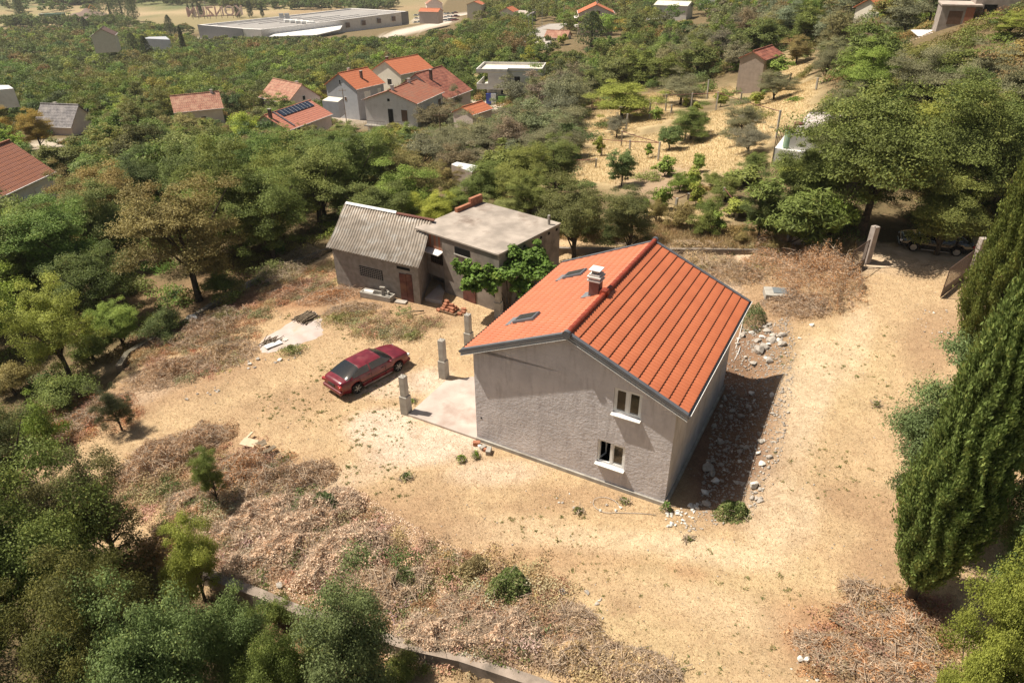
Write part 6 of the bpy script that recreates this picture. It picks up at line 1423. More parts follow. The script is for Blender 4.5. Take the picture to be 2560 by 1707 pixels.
for i, (d, x, y, w, h, pb) in enumerate(cand):
    olive = (pb[0] > 1050 and pb[0] < 1500 and pb[1] > 250 and pb[1] < 480) or (pb[0] > 1650 and pb[1] < 330 and rd.random() < .45)
    ck = FC[rd.randrange(len(FC))]; c_ = COL['olivegrey'] if olive else COL[ck]; c_ = tuple(v * rd.uniform(.85, 1.15) for v in c_)
    if left_n < NEAR_MAX:
        near = d < 75
        kind = ('olive' if near else 'midolive') if olive else (rd.choice(['broad', 'loose']) if near else rd.choice(['mid', 'mid', 'midloose']))
        zone = ('left of the yard' if pb[0] < 560 else 'between the outbuilding and the village' if pb[0] < 1150 else 'on the slope above the vineyard' if pb[1] < 330 else 'around the vineyard')
        nm = 'olive_tree' if olive else 'broadleaf_tree'
        tree(kind, rd.randrange(3), x, y, w, h, c_, nm, say(pb[0], pb[1] - h * 12, h, ck, olive), 'tree', ('olives ' if olive else 'woodland trees ') + zone); left_n += 1
    else: rest.append((x, y, w, h, c_, d))
# single conifers and poplars one can tell apart far off
def cone(px, py, h, w, label, name, cat, col_, n=2600, ll=.5, prof=None):
    P = G(px, py); g = np.random.default_rng(int(px)); t = g.random(n) ** .8; a = g.random(n) * 6.28; pr = (np.clip(t * 6, 0, 1) ** .5) * (1 - t) ** (prof or .6); rr = w / 2 * pr * (.75 + .3 * g.random(n) + .2 * np.sin(a * 5 + t * 30))
    p = np.stack([rr * np.cos(a), rr * np.sin(a), h * (.06 + .94 * t)], 1); o = np.stack([np.cos(a), np.sin(a), np.full(n, .3)], 1); nn = o + g.normal(size=(n, 3)) * .5; nn /= np.linalg.norm(nn, axis=1)[:, None]; tt = np.cross(nn, g.normal(size=(n, 3))); tt /= np.linalg.norm(tt, axis=1)[:, None]; b = np.cross(nn, tt)
    V = np.stack([p - tt * ll / 2, p + b * ll * .25, p + tt * ll / 2, p - b * ll * .25], 1).reshape(-1, 3); r = empty(name, P, 0, label, cat); me = np_mesh('crown', V, np.arange(n * 4).reshape(-1, 4), g.random(n)); me.materials.append(M['leaf']); c_ = link_mesh('crown', me, r); c_.color = rgb(col_)
    m_ = MB(); m_.tube([(0, 0, -1), (0, 0, h * .9)], [w * .06, .03], 7); m_.build('trunk', M['bark'], r)
cone(466, 150, 15, 3.2, 'slender black-green cypress standing above the wood', 'cypress_tree', 'tree', (.03, .05, .02), prof=.5)
cone(278, 160, 10, 7, 'dark pyramid-shaped fir in the wood at the left', 'fir_tree', 'tree', (.05, .075, .03))
cone(345, 162, 13, 10, 'grey-green cedar in the middle of the left wood', 'cedar_tree', 'tree', (.10, .125, .055)); cone(375, 165, 12, 7, 'dark conifer right of the grey-green cedar', 'fir_tree', 'tree', (.06, .085, .035))
cone(1478, 118, 9, 10, 'pine in front of the three-storey house', 'pine_tree', 'tree', (.08, .11, .04)); cone(220, 92, 12, 8, 'dark fir beside the brown-roofed house', 'fir_tree', 'tree', (.05, .08, .04)); cone(430, 96, 14, 9, 'dark fir right of the grey low building', 'fir_tree', 'tree', (.05, .08, .04))
for k, (px, py, h, w) in enumerate(((283, 62, 26, 20), (313, 62, 28, 16), (338, 55, 22, 9), (60, 60, 20, 9))):
    cone(px, py, h, w, ('left', 'middle', 'right', 'lone far left')[k] + ' tall pale poplar on the meadow', 'poplar_tree', 'tree', (.16, .20, .10), 2600, .9, .35)
for k, (px, py) in enumerate(((474, 40), (488, 44), (500, 42), (505, 40), (600, 44), (625, 45), (657, 44), (594, 46), (630, 43))): cone(px, py, 9 + k % 3 * 2, 4, 'dark conifer in the row behind the shopping centre', 'conifer', 'tree', (.05, .075, .04), 700, .8) if k not in () else None
for o in C.objects:
    if o.name.startswith('conifer') and o.get('label'): o['group'] = 'conifers behind the shopping centre'
# the rest of the wood, which reads as one mass: one object
g = np.random.default_rng(77)
for _ in range(32000):
    d = 200 + 420 * rd.random(); a = R(rd.uniform(-42, 42)); x, y = d * math.sin(a), d * math.cos(a)
    if not try_pt(x, y, 5.4): continue
    w, h = rd.uniform(7, 11), rd.uniform(5, 8.5)
    z = gz(x, y); pb = project([(x, y, z)])[0]
    if not (-80 < pb[0] < 2650 and pb[1] > -70): continue
    f = free(x, y, w, h, False)
    if f is None:
        w, h = w * .7, h * .5; f = free(x, y, w, h, False)
        if f is None: continue
    rest.append((x, y, w, h, tuple(v * rd.uniform(.8, 1.15) for v in COL[FC[rd.randrange(len(FC))]]), d))
for _ in range(900):    # hedges and copses on the plain
    k = rd.random(); px, py = (rd.uniform(120, 560), rd.uniform(-6, 10) + 4) if k < .45 else (rd.uniform(560, 1000), rd.uniform(2, 26)) if k < .75 else (rd.uniform(0, 330), rd.choice([12, 30, 66, 68, 70]) + rd.uniform(-3, 3))
    if k < .45 and rd.random() < .6: px = rd.gauss(170, 40)
    if 60 < py < 75 and px < 330 and rd.random() < .4: continue
    q = G(px, py)
    if k >= .75 and rd.random() < .7 and not (60 < py): continue
    rest.append((q[0], q[1], rd.uniform(7, 14), rd.uniform(5, 11), tuple(v * rd.uniform(.7, 1.) for v in COL['green']), math.hypot(q[0], q[1])))
print('woodland trees in the one mass', len(rest))
Vs, Ts, Cs = [], [], []
rest_cl = []
for (x, y, w, h, c_, d) in rest:
    n = int(3000 * (150 / max(d, 120)) ** 1.6) + 130; ll = .26 * (max(d, 120) / 150) ** .9
    ncl = 18; dd = g.normal(size=(ncl, 3)); dd /= np.linalg.norm(dd, axis=1)[:, None]; cz = h * .52
    cc_ = dd * (g.random(ncl) ** .4)[:, None] * [w * .40, w * .40, h * .38] + [0, 0, cz]; ci = g.integers(0, ncl, n); e = g.normal(size=(n, 3)); e /= np.linalg.norm(e, axis=1)[:, None]; e[:, 2] = np.abs(e[:, 2]) * .8 + e[:, 2] * .2
    p = cc_[ci] + e * w * .15 * (g.random(n) ** .4)[:, None]; nn = e * .6 + [0, 0, .4] + g.normal(size=(n, 3)) * .5; nn /= np.linalg.norm(nn, axis=1)[:, None]
    t = np.cross(nn, g.normal(size=(n, 3))); t /= np.linalg.norm(t, axis=1)[:, None]; b_ = np.cross(nn, t); s = ((.6 + .8 * g.random(n)) * ll)[:, None]; p = p + [x, y, gz(x, y) - .2]
    Vs.append(np.stack([p - t * s * .5, p + b_ * s * .32, p + t * s * .5, p - b_ * s * .32], 1).reshape(-1, 3)); Ts.append(np.clip(.08 + .22 * g.random(n) + .34 * g.random(ncl)[ci], 0, 1)); Cs.append(np.repeat(np.array([c_]), n, 0))
Vs = np.concatenate(Vs); Ts = np.concatenate(Ts); Cs = np.concatenate(Cs); print('far leaves', len(Ts))
me = np_mesh('distant_woodland', Vs, np.arange(len(Vs)).reshape(-1, 4), Ts)
at_ = me.attributes.new('leafcol', 'FLOAT_COLOR', 'FACE') if False else me.attributes.new('leafcol', 'FLOAT_VECTOR', 'FACE'); at_.data.foreach_set('vector', Cs.astype(np.float32).ravel())
fm = leaf_mat('distant leaves', .28, lo=.55, hi=2.0, warm_amt=0.); n = fm.node_tree.nodes; a_ = n.new('ShaderNodeAttribute'); a_.attribute_name = 'leafcol'
oi = [q for q in n if q.type == 'OBJECT_INFO'][0]
for l_ in list(oi.outputs['Color'].links): fm.node_tree.links.new(a_.outputs['Vector'], l_.to_socket)
fw = link_mesh('distant_woodland', me, None, fm); tag(fw, 'far green wood covering the slope down to the valley', 'wood', kind='stuff')

# ------------------------------------------------------------------ undergrowth, grass, litter: what nobody could count
g = np.random.default_rng(31)
def quads(p, t, b, L, W): return np.stack([p - t * L * .5, p + b * W * .5, p + t * L * .5, p - b * W * .5], 1).reshape(-1, 3)
def unit(a): return a / (np.linalg.norm(a, axis=1)[:, None] + 1e-9)
def rand_xy(poly_px, n, z=0.):
    poly = np.array([G(*q)[:2] for q in poly_px]); lo, hi = poly.min(0), poly.max(0); out = []
    tot = 0
    while tot < n:
        q = lo + (hi - lo) * g.random((n * 2, 2)); q = q[inside(q[:, 0], q[:, 1], poly)]; out.append(q); tot += len(q)
    return np.concatenate(out)[:n]
_gzi_x, _gzi_y = gx, gy
def gz_fast(X, Y):
    i = np.clip(np.searchsorted(gx, X) - 1, 0, len(gx) - 2); j = np.clip(np.searchsorted(gy, Y) - 1, 0, len(gy) - 2)
    fx = (X - gx[i]) / (gx[i + 1] - gx[i]); fy = (Y - gy[j]) / (gy[j + 1] - gy[j])
    return (GZ[j, i] * (1 - fx) + GZ[j, i + 1] * fx) * (1 - fy) + (GZ[j + 1, i] * (1 - fx) + GZ[j + 1, i + 1] * fx) * fy
def zone_at(X, Y):
    i = np.clip(np.searchsorted(gx, X) - 1, 0, len(gx) - 2); j = np.clip(np.searchsorted(gy, Y) - 1, 0, len(gy) - 2); return col[j, i]
def off_limits(X, Y, m=.1):
    u, v = uv(X, Y); a = (u > -4.05 - m) & (u < 9.1 + m) & (v > -.1 - m) & (v < 5) | (u > 0) & (u < 9.2) & (v > 0) & (v < 9.8)
    cb, sb = math.cos(BY), math.sin(BY); p = (X + 6.1) * cb + (Y - 41.6) * sb; q_ = -(X + 6.1) * sb + (Y - 41.6) * cb; a |= (p > -.3) & (p < 7.1) & (q_ > -.1) & (q_ < 6.4)
    cb, sb = math.cos(SY), math.sin(SY); p = (X - sx_) * cb + (Y - sy_) * sb; q_ = -(X - sx_) * sb + (Y - sy_) * cb; a |= (p > -.1) & (p < 7.) & (q_ > -.05) & (q_ < 3.8)
    ring_ = np.array(ring); a |= inside(X, Y, ring_); return a
def grass(name, poly, n, L, W, tilt, base, label, keep=None, var=.3, pale=(.66, .55, .36)):
    q = rand_xy(poly, n); ok = ~off_limits(q[:, 0], q[:, 1])
    if keep is not None: ok &= keep(q[:, 0], q[:, 1])
    q = q[ok]; n = len(q); a = g.random(n) * 6.283; tl = np.abs(g.normal(size=n)) * tilt
    t = unit(np.stack([np.cos(a) * np.sin(tl), np.sin(a) * np.sin(tl), np.cos(tl)], 1)); b = unit(np.cross(t, g.normal(size=(n, 3)))); s = (.5 + g.random(n))[:, None]
    p = np.stack([q[:, 0], q[:, 1], gz_fast(q[:, 0], q[:, 1])], 1) + t * L * s * .42
    c = zone_at(q[:, 0], q[:, 1]) if base is None else np.tile(base, (n, 1)); k = g.random((n, 1)); c = c * (1 - var * k) + np.array(pale) * (var * k)
    me = np_mesh(name, quads(p, t, b, L * s, W * s), np.arange(n * 4).reshape(-1, 4), g.random(n)); at_ = me.attributes.new('leafcol', 'FLOAT_VECTOR', 'FACE'); at_.data.foreach_set('vector', c.astype(np.float32).ravel())
    o = link_mesh(name, me, None, GM); tag(o, label, 'grass', kind='stuff'); return o
GM = leaf_mat('grass blades', .3, warm=(.60, .46, .26), warm_amt=.06, lo=.78, hi=1.3); n = GM.node_tree.nodes; a_ = n.new('ShaderNodeAttribute'); a_.attribute_name = 'leafcol'
oi = [q for q in n if q.type == 'OBJECT_INFO'][0]
for l_ in list(oi.outputs['Color'].links): GM.node_tree.links.new(a_.outputs['Vector'], l_.to_socket)
YP = [(-40,1090),(160,1010),(300,925),(560,770),(830,640),(1390,612),(2140,660),(2560,650),(2700,1000),(2700,1900),(1520,1790),(1332,1700),(1027,1610),(747,1510),(430,1380),(150,1290)]
def straw_only(X, Y): return zone_at(X, Y)[:, 1] > .20 + .10 * g.random(len(X))
grass('dry_grass', YP, 260000, .085, .016, 1.2, None, 'short dead straw-coloured grass covering the whole yard', straw_only, .45)
VP_ = [(1440,300),(1500,240),(1700,215),(1850,180),(1960,130),(2060,170),(2060,330),(1960,440),(1900,575),(1640,600),(1480,520),(1400,420)]
grass('tall_dry_grass', VP_, 170000, .22, .03, .85, (.54, .41, .22), 'tall golden grass between the vineyard posts', lambda X, Y: zone_at(X, Y)[:, 0] > .40, .5, (.66, .53, .30))
grass('verge_grass', [(1400,600),(1390,560),(1640,560),(2140,600),(2140,642),(1800,628)], 26000, .40, .035, .6, (.40, .28, .13), 'rough brown grass along the track', None, .5)
def weeds(poly, n, label, name, L=.16):
    q = rand_xy(poly, n); q = q[~off_limits(q[:, 0], q[:, 1])]; q = q[vnoise(q[:, 0], q[:, 1], 3.1, 77) > .42]; n = len(q); m = 22; s0 = (.35 + .7 * g.random(n) ** 3)[:, None]
    P_ = q[:, None] + g.normal(size=(n, m, 2)) * .055 * s0[:, :, None]; P_ = P_.reshape(-1, 2); N = n * m; t = unit(np.concatenate([g.normal(size=(N, 2)) * .8, np.ones((N, 1))], 1)); b = unit(np.cross(t, g.normal(size=(N, 3))))
    ss_ = np.repeat(s0, m, 0) * L; p = np.stack([P_[:, 0], P_[:, 1], gz_fast(P_[:, 0], P_[:, 1])], 1) + t * ss_ * .4; c = np.repeat(np.array([(.27, .28, .11), (.19, .23, .08), (.38, .34, .16)])[g.integers(0, 3, n)], m, 0)
    me = np_mesh(name, quads(p, t, b, ss_, ss_ * .28), np.arange(N * 4).reshape(-1, 4), g.random(N)); at_ = me.attributes.new('leafcol', 'FLOAT_VECTOR', 'FACE'); at_.data.foreach_set('vector', c.astype(np.float32).ravel()); tag(link_mesh(name, me, None, GM), label, 'weeds', kind='stuff')
weeds([(640,960),(1000,880),(1060,1060),(1500,1300),(1500,1420),(1100,1300),(800,1200),(640,1100)], 600, 'small green weeds sprinkled over the dry lawn left of the house', 'lawn_weeds', .13)
weeds([(1900,900),(2240,800),(2200,1500),(1900,1700),(1450,1650),(1400,1400),(1900,1350)], 420, 'sparse small green weeds on the drive and the lower lawn', 'drive_weeds', .12)
weeds([(700,780),(1040,760),(1050,880),(760,950)], 300, 'green weeds between the outbuildings and the red car', 'green_weeds', .14)
# low bushes and brambles under and between the trees: one mass
def blobs_mass(name, spots, label, n_per, leaf, mat_):
    Vs, Ts, Cs = [], [], []
    for x, y, r_, h_, c_ in spots:
        d = math.hypot(x, y); n = int(n_per * (r_ / 1.2) ** 2 * min(1, (60 / d)) ** 1.2) + 30; L = leaf * max(1, d / 60) ** .8
        ncl = 7; cc_ = np.stack([g.normal(size=ncl) * r_ * .45, g.normal(size=ncl) * r_ * .45, g.random(ncl) * h_ * .6], 1); ci = g.integers(0, ncl, n); e = unit(g.normal(size=(n, 3))); e[:, 2] = np.abs(e[:, 2])
        p = cc_[ci] + e * (g.random(n) ** .4)[:, None] * [r_ * .45, r_ * .45, h_ * .5]; nn = unit(e * .6 + [0, 0, .4] + g.normal(size=(n, 3)) * .5); t = unit(np.cross(nn, g.normal(size=(n, 3)))); b = np.cross(nn, t); s = ((.6 + .8 * g.random(n)) * L)[:, None]
        X, Y = x + p[:, 0], y + p[:, 1]; p = np.stack([X, Y, gz_fast(X, Y) + p[:, 2]], 1); Vs.append(quads(p, t, b, s, s * .6)); Ts.append(np.clip(.1 + .5 * g.random(n) + .3 * g.random(ncl)[ci], 0, 1)); Cs.append(np.repeat(np.array([c_]), n, 0))
    Vs = np.concatenate(Vs); Ts = np.concatenate(Ts); Cs = np.concatenate(Cs); print(name, len(Ts))
    me = np_mesh(name, Vs, np.arange(len(Vs)).reshape(-1, 4), Ts); at_ = me.attributes.new('leafcol', 'FLOAT_VECTOR', 'FACE'); at_.data.foreach_set('vector', Cs.astype(np.float32).ravel()); tag(link_mesh(name, me, None, mat_), label, 'undergrowth', kind='stuff')
rd = random.Random(99); spots = []
for _ in range(5200):
    d = 14 + 190 * rd.random() ** .8; a = R(rd.uniform(-46, 44)); x, y = d * math.sin(a), d * math.cos(a); z = gz_fast(np.array([x]), np.array([y]))[0]; pb = project([(x, y, z)])[0]
    if not (-150 < pb[0] < 2700 and -60 < pb[1] < 1900): continue
    if inside(np.array([x]), np.array([y]), yard)[0]: continue
    if any(inside(np.array(pb[0]), np.array(pb[1]), p) for p in OPEN[2:]) or (inside(np.array(pb[0]), np.array(pb[1]), OPEN[1]) and rd.random() < .93): continue
    if d < 60 and rd.random() < .55: continue
    if any(math.hypot(x - a_, y - b_) < 5 for a_, b_ in HOUSES): continue
    if 1380 < pb[0] < 2600 and 596 < pb[1] < 665: continue
    r_ = rd.uniform(.8, 1.9) * (1 if d < 80 else 1.5); spots.append((x, y, r_, r_ * rd.uniform(.4, .8), tuple(v * rd.uniform(.7, 1.05) for v in COL[rd.choice(['green', 'dark', 'mid', 'brown', 'tan', 'green'])])))
blobs_mass('undergrowth', spots, 'low green and brown undergrowth beneath the trees', 620, .12, fm)

# ------------------------------------------------------------------ brush heaps
def heap(px, py, rx, ry, h, leafc, label, n=5000, ll=.10, twigs=60, name='brush_heap', cat='brush heap', group=None, twl=1.1, lw=.55, pile=1.):
    P = G(px, py); dep = project(P)[0][2]; A = rx * (1.18 if twigs > 20 else 1) * dep / F_PX; sl = (CAM_H - P[2]) / math.hypot(dep, 3); B = min(ry * dep / F_PX / max(sl * .9, .3), A * 1.6); rz = math.atan2(-P[0], P[1])
    r = empty(name, (P[0], P[1], 0), rz, label, cat, group); c_, s_ = math.cos(rz), math.sin(rz)
    seed = int(px * 3 + py); gg = np.random.default_rng(seed)
    def surf(x, y):
        X, Y = P[0] + x * c_ - y * s_, P[1] + x * s_ + y * c_; rr = np.hypot(x / A, y / B) + .75 * (vnoise(X, Y, .9, seed % 50) - .5) + .45 * (vnoise(X, Y, .33, seed % 43) - .5)
        return gz_fast(X, Y), np.clip(1 - rr ** 2, 0, 1) ** .7 * h * (.30 + .9 * vnoise(X, Y, .7, seed % 61 + 3) + .9 * vnoise(X, Y, .28, seed % 53 + 9) ** 2), rr
    n2 = int(n * 1.35); q = unit(gg.normal(size=(n2, 3)))[:, :2]; rad = np.abs(gg.normal(size=n2)) * .62 if h < .4 else np.sqrt(gg.random(n2)) * 1.2; a = gg.random(n2) * 6.283; x, y = rad * np.cos(a) * A, rad * np.sin(a) * B
    z0_, hh, rr = surf(x, y); keep = (gg.random(n2) < np.clip(1.35 - rr, .05, 1)); x, y, z0_, hh = x[keep], y[keep], z0_[keep], hh[keep]; n2 = len(x)
    z = z0_ + hh * (1 - .6 * gg.random(n2) ** 2) + .02; p = np.stack([x, y, z], 1); nn = unit(gg.normal(size=(n2, 3)) * .9 + [0, 0, .45]); t = unit(np.cross(nn, gg.normal(size=(n2, 3)))); b = np.cross(nn, t); s = ((.5 + gg.random(n2)) * ll)[:, None]
    me = np_mesh('dry_leaves', quads(p, t, b, s, s * lw), np.arange(n2 * 4).reshape(-1, 4), np.clip(gg.random(n2) * .7 + .4 * vnoise(x + 50, y + 50, .5, 5), 0, 1)); me.materials.append(M['dry']); o = link_mesh('dry_leaves', me, r); o.color = rgb(leafc)
    m_ = MB(); rr_ = random.Random(seed)
    for k in range(twigs):
        ra, an = math.sqrt(rr_.random()) * .95, rr_.random() * 6.28; x0, y0 = ra * math.cos(an) * A, ra * math.sin(an) * B; zz, hh, _ = surf(np.array([x0]), np.array([y0])); yaw_ = rr_.random() * 6.28; L = rr_.uniform(.4, 1.) * twl; pt = rr_.gauss(0, .25)
        m = Vector((x0, y0, float(zz[0] + hh[0] * rr_.uniform(.6, 1.05)) + .04)); d_ = Vector((math.cos(yaw_) * math.cos(pt), math.sin(yaw_) * math.cos(pt), math.sin(pt))) * L / 2; w_ = Vector((rr_.gauss(0, .06), rr_.gauss(0, .06), .05)) * L
        m_.tube([m - d_, m + w_, m + d_], [.016, .012, .005], 4, False)
    m_.build('twigs', M['twig'], r)
    nf = int(n * .22) if twigs > 20 else 0
    if nf:
        ra = np.sqrt(gg.random(nf)) * 1.05; a = gg.random(nf) * 6.283; x, y = ra * np.cos(a) * A, ra * np.sin(a) * B; z0_, hh, rr = surf(x, y); k_ = rr < 1.15; x, y, z0_, hh = x[k_], y[k_], z0_[k_], hh[k_]; nf = len(x)
        t = unit(np.stack([gg.normal(size=nf), gg.normal(size=nf), gg.normal(size=nf) * .55 + .15], 1)); b = unit(np.cross(t, gg.normal(size=(nf, 3)))); L = (.2 + .5 * gg.random(nf) ** 2)[:, None]
        me = np_mesh('fine_twigs', quads(np.stack([x, y, z0_ + hh * (.5 + .6 * gg.random(nf)) + .04], 1), t, b, L, .02), np.arange(nf * 4).reshape(-1, 4), gg.random(nf)); me.materials.append(M['dry']); o = link_mesh('fine_twigs', me, r); o.color = rgb(tuple(v * .8 for v in (.58, .45, .33)))
    return r
RUST_, BRN, PALE, STRW, TANN, GRN, DKG = (.47, .255, .125), (.37, .24, .145), (.66, .50, .37), (.56, .42, .24), (.40, .28, .16), (.13, .17, .05), (.09, .13, .045)
hp = [ (1930,672,85,36,1.5,RUST_,'brown leafy brush heap, left part of the big heap by the gate',9000),(2055,712,80,58,2.3,(.42,.22,.10),'tall rusty brown brush heap, right part of the big heap by the gate',16000),(1985,765,70,28,.6,BRN,'low twiggy brown heap in front of the big heap by the gate',6000),
 (1745,655,95,28,.7,STRW,'straw-coloured brush behind the back eave of the orange roof',7000),(1830,690,60,24,.6,TANN,'tan brush between the orange roof and the big brown heap',5000),
 (700,688,55,26,.9,(.40,.36,.20),'pale green-grey dying bush left of the shed corner',5000),(760,650,45,22,.8,(.36,.30,.16),'olive-tan bush against the left end of the shed',4000),(830,742,75,17,.45,RUST_,'reddish dry weeds in front of the shed trough',4000),(735,728,70,18,.4,(.44,.24,.14),'reddish weeds behind the firewood heap',4500),(880,775,60,15,.35,TANN,'tan weeds between the firewood and the pallet',3000),
 (395,850,70,36,.6,BRN,'brown twiggy heap behind the grey rubble by the yard wall',7000),(490,835,75,40,.7,BRN,'brown brush heap left of the cement patch',8000),(560,890,70,34,.5,TANN,'tan brush heap below the left end of the cement patch',6000),(430,930,95,36,.5,BRN,'low brown brush patch above the dry lawn',7000),(560,800,60,20,.5,(.26,.24,.10),'greenish brush at the top of the cement patch',4000),
 (245,1030,75,28,.5,BRN,'brown heap behind the leaning sapling',5000),(150,1075,70,24,.5,RUST_,'rusty brown brush at the left edge of the yard',4500),
 (430,1135,120,42,.8,(.38,.23,.13),'wide reddish brown heap above the green sapling',13000),(590,1195,110,44,.8,RUST_,'reddish brown heap round the foot of the green sapling',12000),(705,1215,105,38,.6,BRN,'dark twiggy heap right of the green sapling',9000),(480,1235,60,34,.3,PALE,'pale rubble and leaves left of the green sapling',3000),
 (640,1300,105,50,.55,PALE,'pale leaf heap below the green sapling',11000),(770,1290,110,44,.6,PALE,'pale leaf heap right of the first pale heap',12000),(700,1375,130,50,.5,PALE,'pale leaf heap above the boundary wall',12000),(850,1390,110,55,.65,PALE,'large pale leaf heap in the middle of the lower slope',13000),(950,1480,110,52,.55,(.54,.40,.27),'pale tan leaf heap above the dark bluish tree',11000),(1120,1570,120,50,.6,PALE,'pale leaf heap behind the straight end of the boundary wall',12000),(1260,1590,80,48,.55,PALE,'pale leaf heap next to the straw heap',8000),(1200,1510,90,34,.4,(.46,.26,.15),'reddish leaf heap between the green bush and the pale heap',7000),
 (1410,1560,70,46,.45,(.50,.37,.24),'tan heap with grey stones in the lower middle',6000),(1450,1640,100,44,.5,STRW,'straw and twig heap at the bottom edge',9000),(1580,1665,100,40,.4,STRW,'golden straw heap at the bottom edge, right one',7000),
 (2225,1590,105,55,.55,(.48,.26,.12),'orange-brown brush heap in front of the bottom right trees',13000),(2120,1655,110,44,.45,RUST_,'orange-brown brush heap at the bottom edge',11000),(2290,1680,90,44,.5,(.46,.25,.115),'orange-brown brush heap touching the bottom right trees',9000),(2190,1500,70,26,.3,BRN,'brown twiggy litter at the foot of the large cypress',4000)]
for k, (px, py, rx, ry, h, c_, lab, n_) in enumerate(hp):
    heap(px, py, rx, ry, h * .72, c_, lab, int(n_ * 1.3), .085 if c_ in (PALE,) else .065, 90 if h > .5 else 40, twl=1.3)
for (px, py, rx, ry, h, c_, lab, n_) in ((1828,1282,42,16,.41,GRN,'dense low green bush at the tip of the house shadow',5000),(1880,805,34,26,.9,DKG,'dark green bush behind the far corner of the house',4500),(820,1275,52,24,.55,DKG,'dark green bush growing among the pale leaf heaps',5000),(1012,1450,55,34,.5,(.11,.14,.05),'dark green weeds on the lower slope',3500),(1265,1475,60,32,.7,GRN,'bright green feathery bush in the lower middle',7000),(1180,1425,62,30,.6,(.26,.21,.10),'brownish green bush above the bright green bush',6000),(1031,1004,10,6,.25,(.25,.36,.05),'tiny bright green weed at the edge of the terrace',260),(1153,1153,14,8,.25,(.24,.34,.05),'bright green weed left of the hose',420),(1190,1143,11,8,.25,(.22,.32,.05),'bright green weed beside the broken blocks',360),(1665,1275,14,10,.35,(.14,.22,.05),'green weed at the front right corner of the house',700),(1445,1278,13,8,.2,(.18,.20,.06),'small green tuft below the lower window',300),(1720,1347,16,8,.2,(.20,.22,.07),'green tuft on the drive below the white stones',300),(1560,1140+115,15,8,.2,(.2,.24,.07),'green tuft inside the hose loop',260),(2190,1015,14,8,.2,(.2,.24,.07),'green tuft on the drive left of the juniper',260),(1015,1195,22,10,.2,(.18,.22,.08),'green tuft on the dry lawn below the terrace',400),(730,880,40,14,.3,(.24,.26,.09),'greenish weeds between the red car and the firewood',1500),(1030,845,40,14,.25,(.26,.27,.10),'greenish weeds behind the red car',1200),(845,800,60,20,.3,(.28,.27,.10),'greenish weeds below the trough',2200)):
    heap(px, py, rx, ry, h, c_, lab, n_, .085, 14, 'green_bush' if h > .4 else 'green_weed', 'bush' if h > .4 else 'weed', None, .5, .4)

SC_ = []
for poly_, n_, cs in (([(330,1120),(620,1120),(800,1230),(1000,1330),(1180,1400),(1420,1500),(1500,1660),(1200,1660),(1027,1600),(747,1505),(552,1430),(420,1360),(300,1250)], 420, (TANN, STRW, PALE, BRN, TANN, GRN, (.48, .36, .24))),
                      ([(310,930),(330,850),(560,780),(680,700),(850,650),(860,720),(700,770),(620,850),(600,920),(440,960)], 210, (TANN, BRN, STRW, RUST_, (.30, .28, .14))), ([(850,780),(1000,770),(1090,800),(1080,840),(900,850)], 60, (TANN, STRW, (.34, .32, .16))),
                      ([(120,1010),(280,970),(330,1060),(160,1120)], 50, (TANN, BRN, RUST_)), ([(1660,640),(1960,645),(1900,700),(1750,690)], 60, (STRW, TANN, (.34, .30, .15))), ([(2000,1690),(2120,1520),(2330,1480),(2380,1700)], 90, (RUST_, BRN, TANN)),
                      ([(1400,600),(1640,575),(1960,600),(2120,640),(1800,625)], 70, (STRW, TANN, GRN)), ([(1180,1390),(1330,1440),(1480,1600),(1600,1690),(1400,1690)], 70, (STRW, TANN))):
    for (x, y) in rand_xy(poly_, n_):
        if off_limits(np.array([x]), np.array([y]), .3)[0]: continue
        r_ = rd.uniform(.3, .95); SC_.append((x, y, r_, r_ * rd.uniform(.25, .55), tuple(v * rd.uniform(.8, 1.1) for v in cs[rd.randrange(len(cs))])))
blobs_mass('scrub', SC_, 'low tangled dry scrub in the neglected parts of the yard', 900, .07, GM)

# ------------------------------------------------------------------ stones
def rock_mesh(seed, sub=2):
    import bmesh
    bm = bmesh.new(); bmesh.ops.create_icosphere(bm, subdivisions=sub, radius=.5); r_ = random.Random(seed); ax = [Vector((r_.gauss(0, 1), r_.gauss(0, 1), r_.gauss(0, 1))).normalized() for _ in range(16)]; dd = [r_.uniform(.20, .40) for _ in ax]
    for v in bm.verts:
        for a, d_ in zip(ax, dd):
            k = v.co.dot(a)
            if k > d_: v.co -= a * (k - d_)
        v.co *= 1 + r_.uniform(-.015, .015)
    me = bpy.data.meshes.new('limestone_rock'); bm.to_mesh(me); bm.free(); return me
RK = [rock_mesh(k) for k in range(6)]; RKW = [m_.copy() for m_ in RK]
for m_ in RK: m_.materials.append(M['stone'])
for m_ in RKW: m_.materials.append(M['whitestone'])
rd = random.Random(44)
def rocks(poly, n, s0, s1, label, group, white=.1):
    for (x, y) in rand_xy(poly, n):
        if off_limits(np.array([x]), np.array([y]), .05)[0]: continue
        s = s0 + (s1 - s0) * rd.random() ** 2.2; o = link_mesh('limestone_rock', (RKW if rd.random() < white else RK)[rd.randrange(6)]); o.location = (x, y, gz_fast(np.array([x]), np.array([y]))[0] + s * .12)
        o.scale = (s * rd.uniform(.8, 1.3), s, s * rd.uniform(.45, .8)); o.rotation_euler = (rd.uniform(-.3, .3), rd.uniform(-.3, .3), rd.random() * 6.28); tag(o, label, 'rock', group)
rocks([(1800,1000),(1870,960),(1900,1010),(1850,1240),(1790,1275),(1720,1270),(1760,1150)], 60, .14, .55, 'grey limestone rock in the rubble trench beside the house', 'rocks in the trench', .2)
rocks([(1840,830),(1960,800),(1970,860),(1900,940),(1840,930)], 34, .14, .8, 'rough limestone rock behind the far eave of the house', 'rocks behind the far eave', .25)
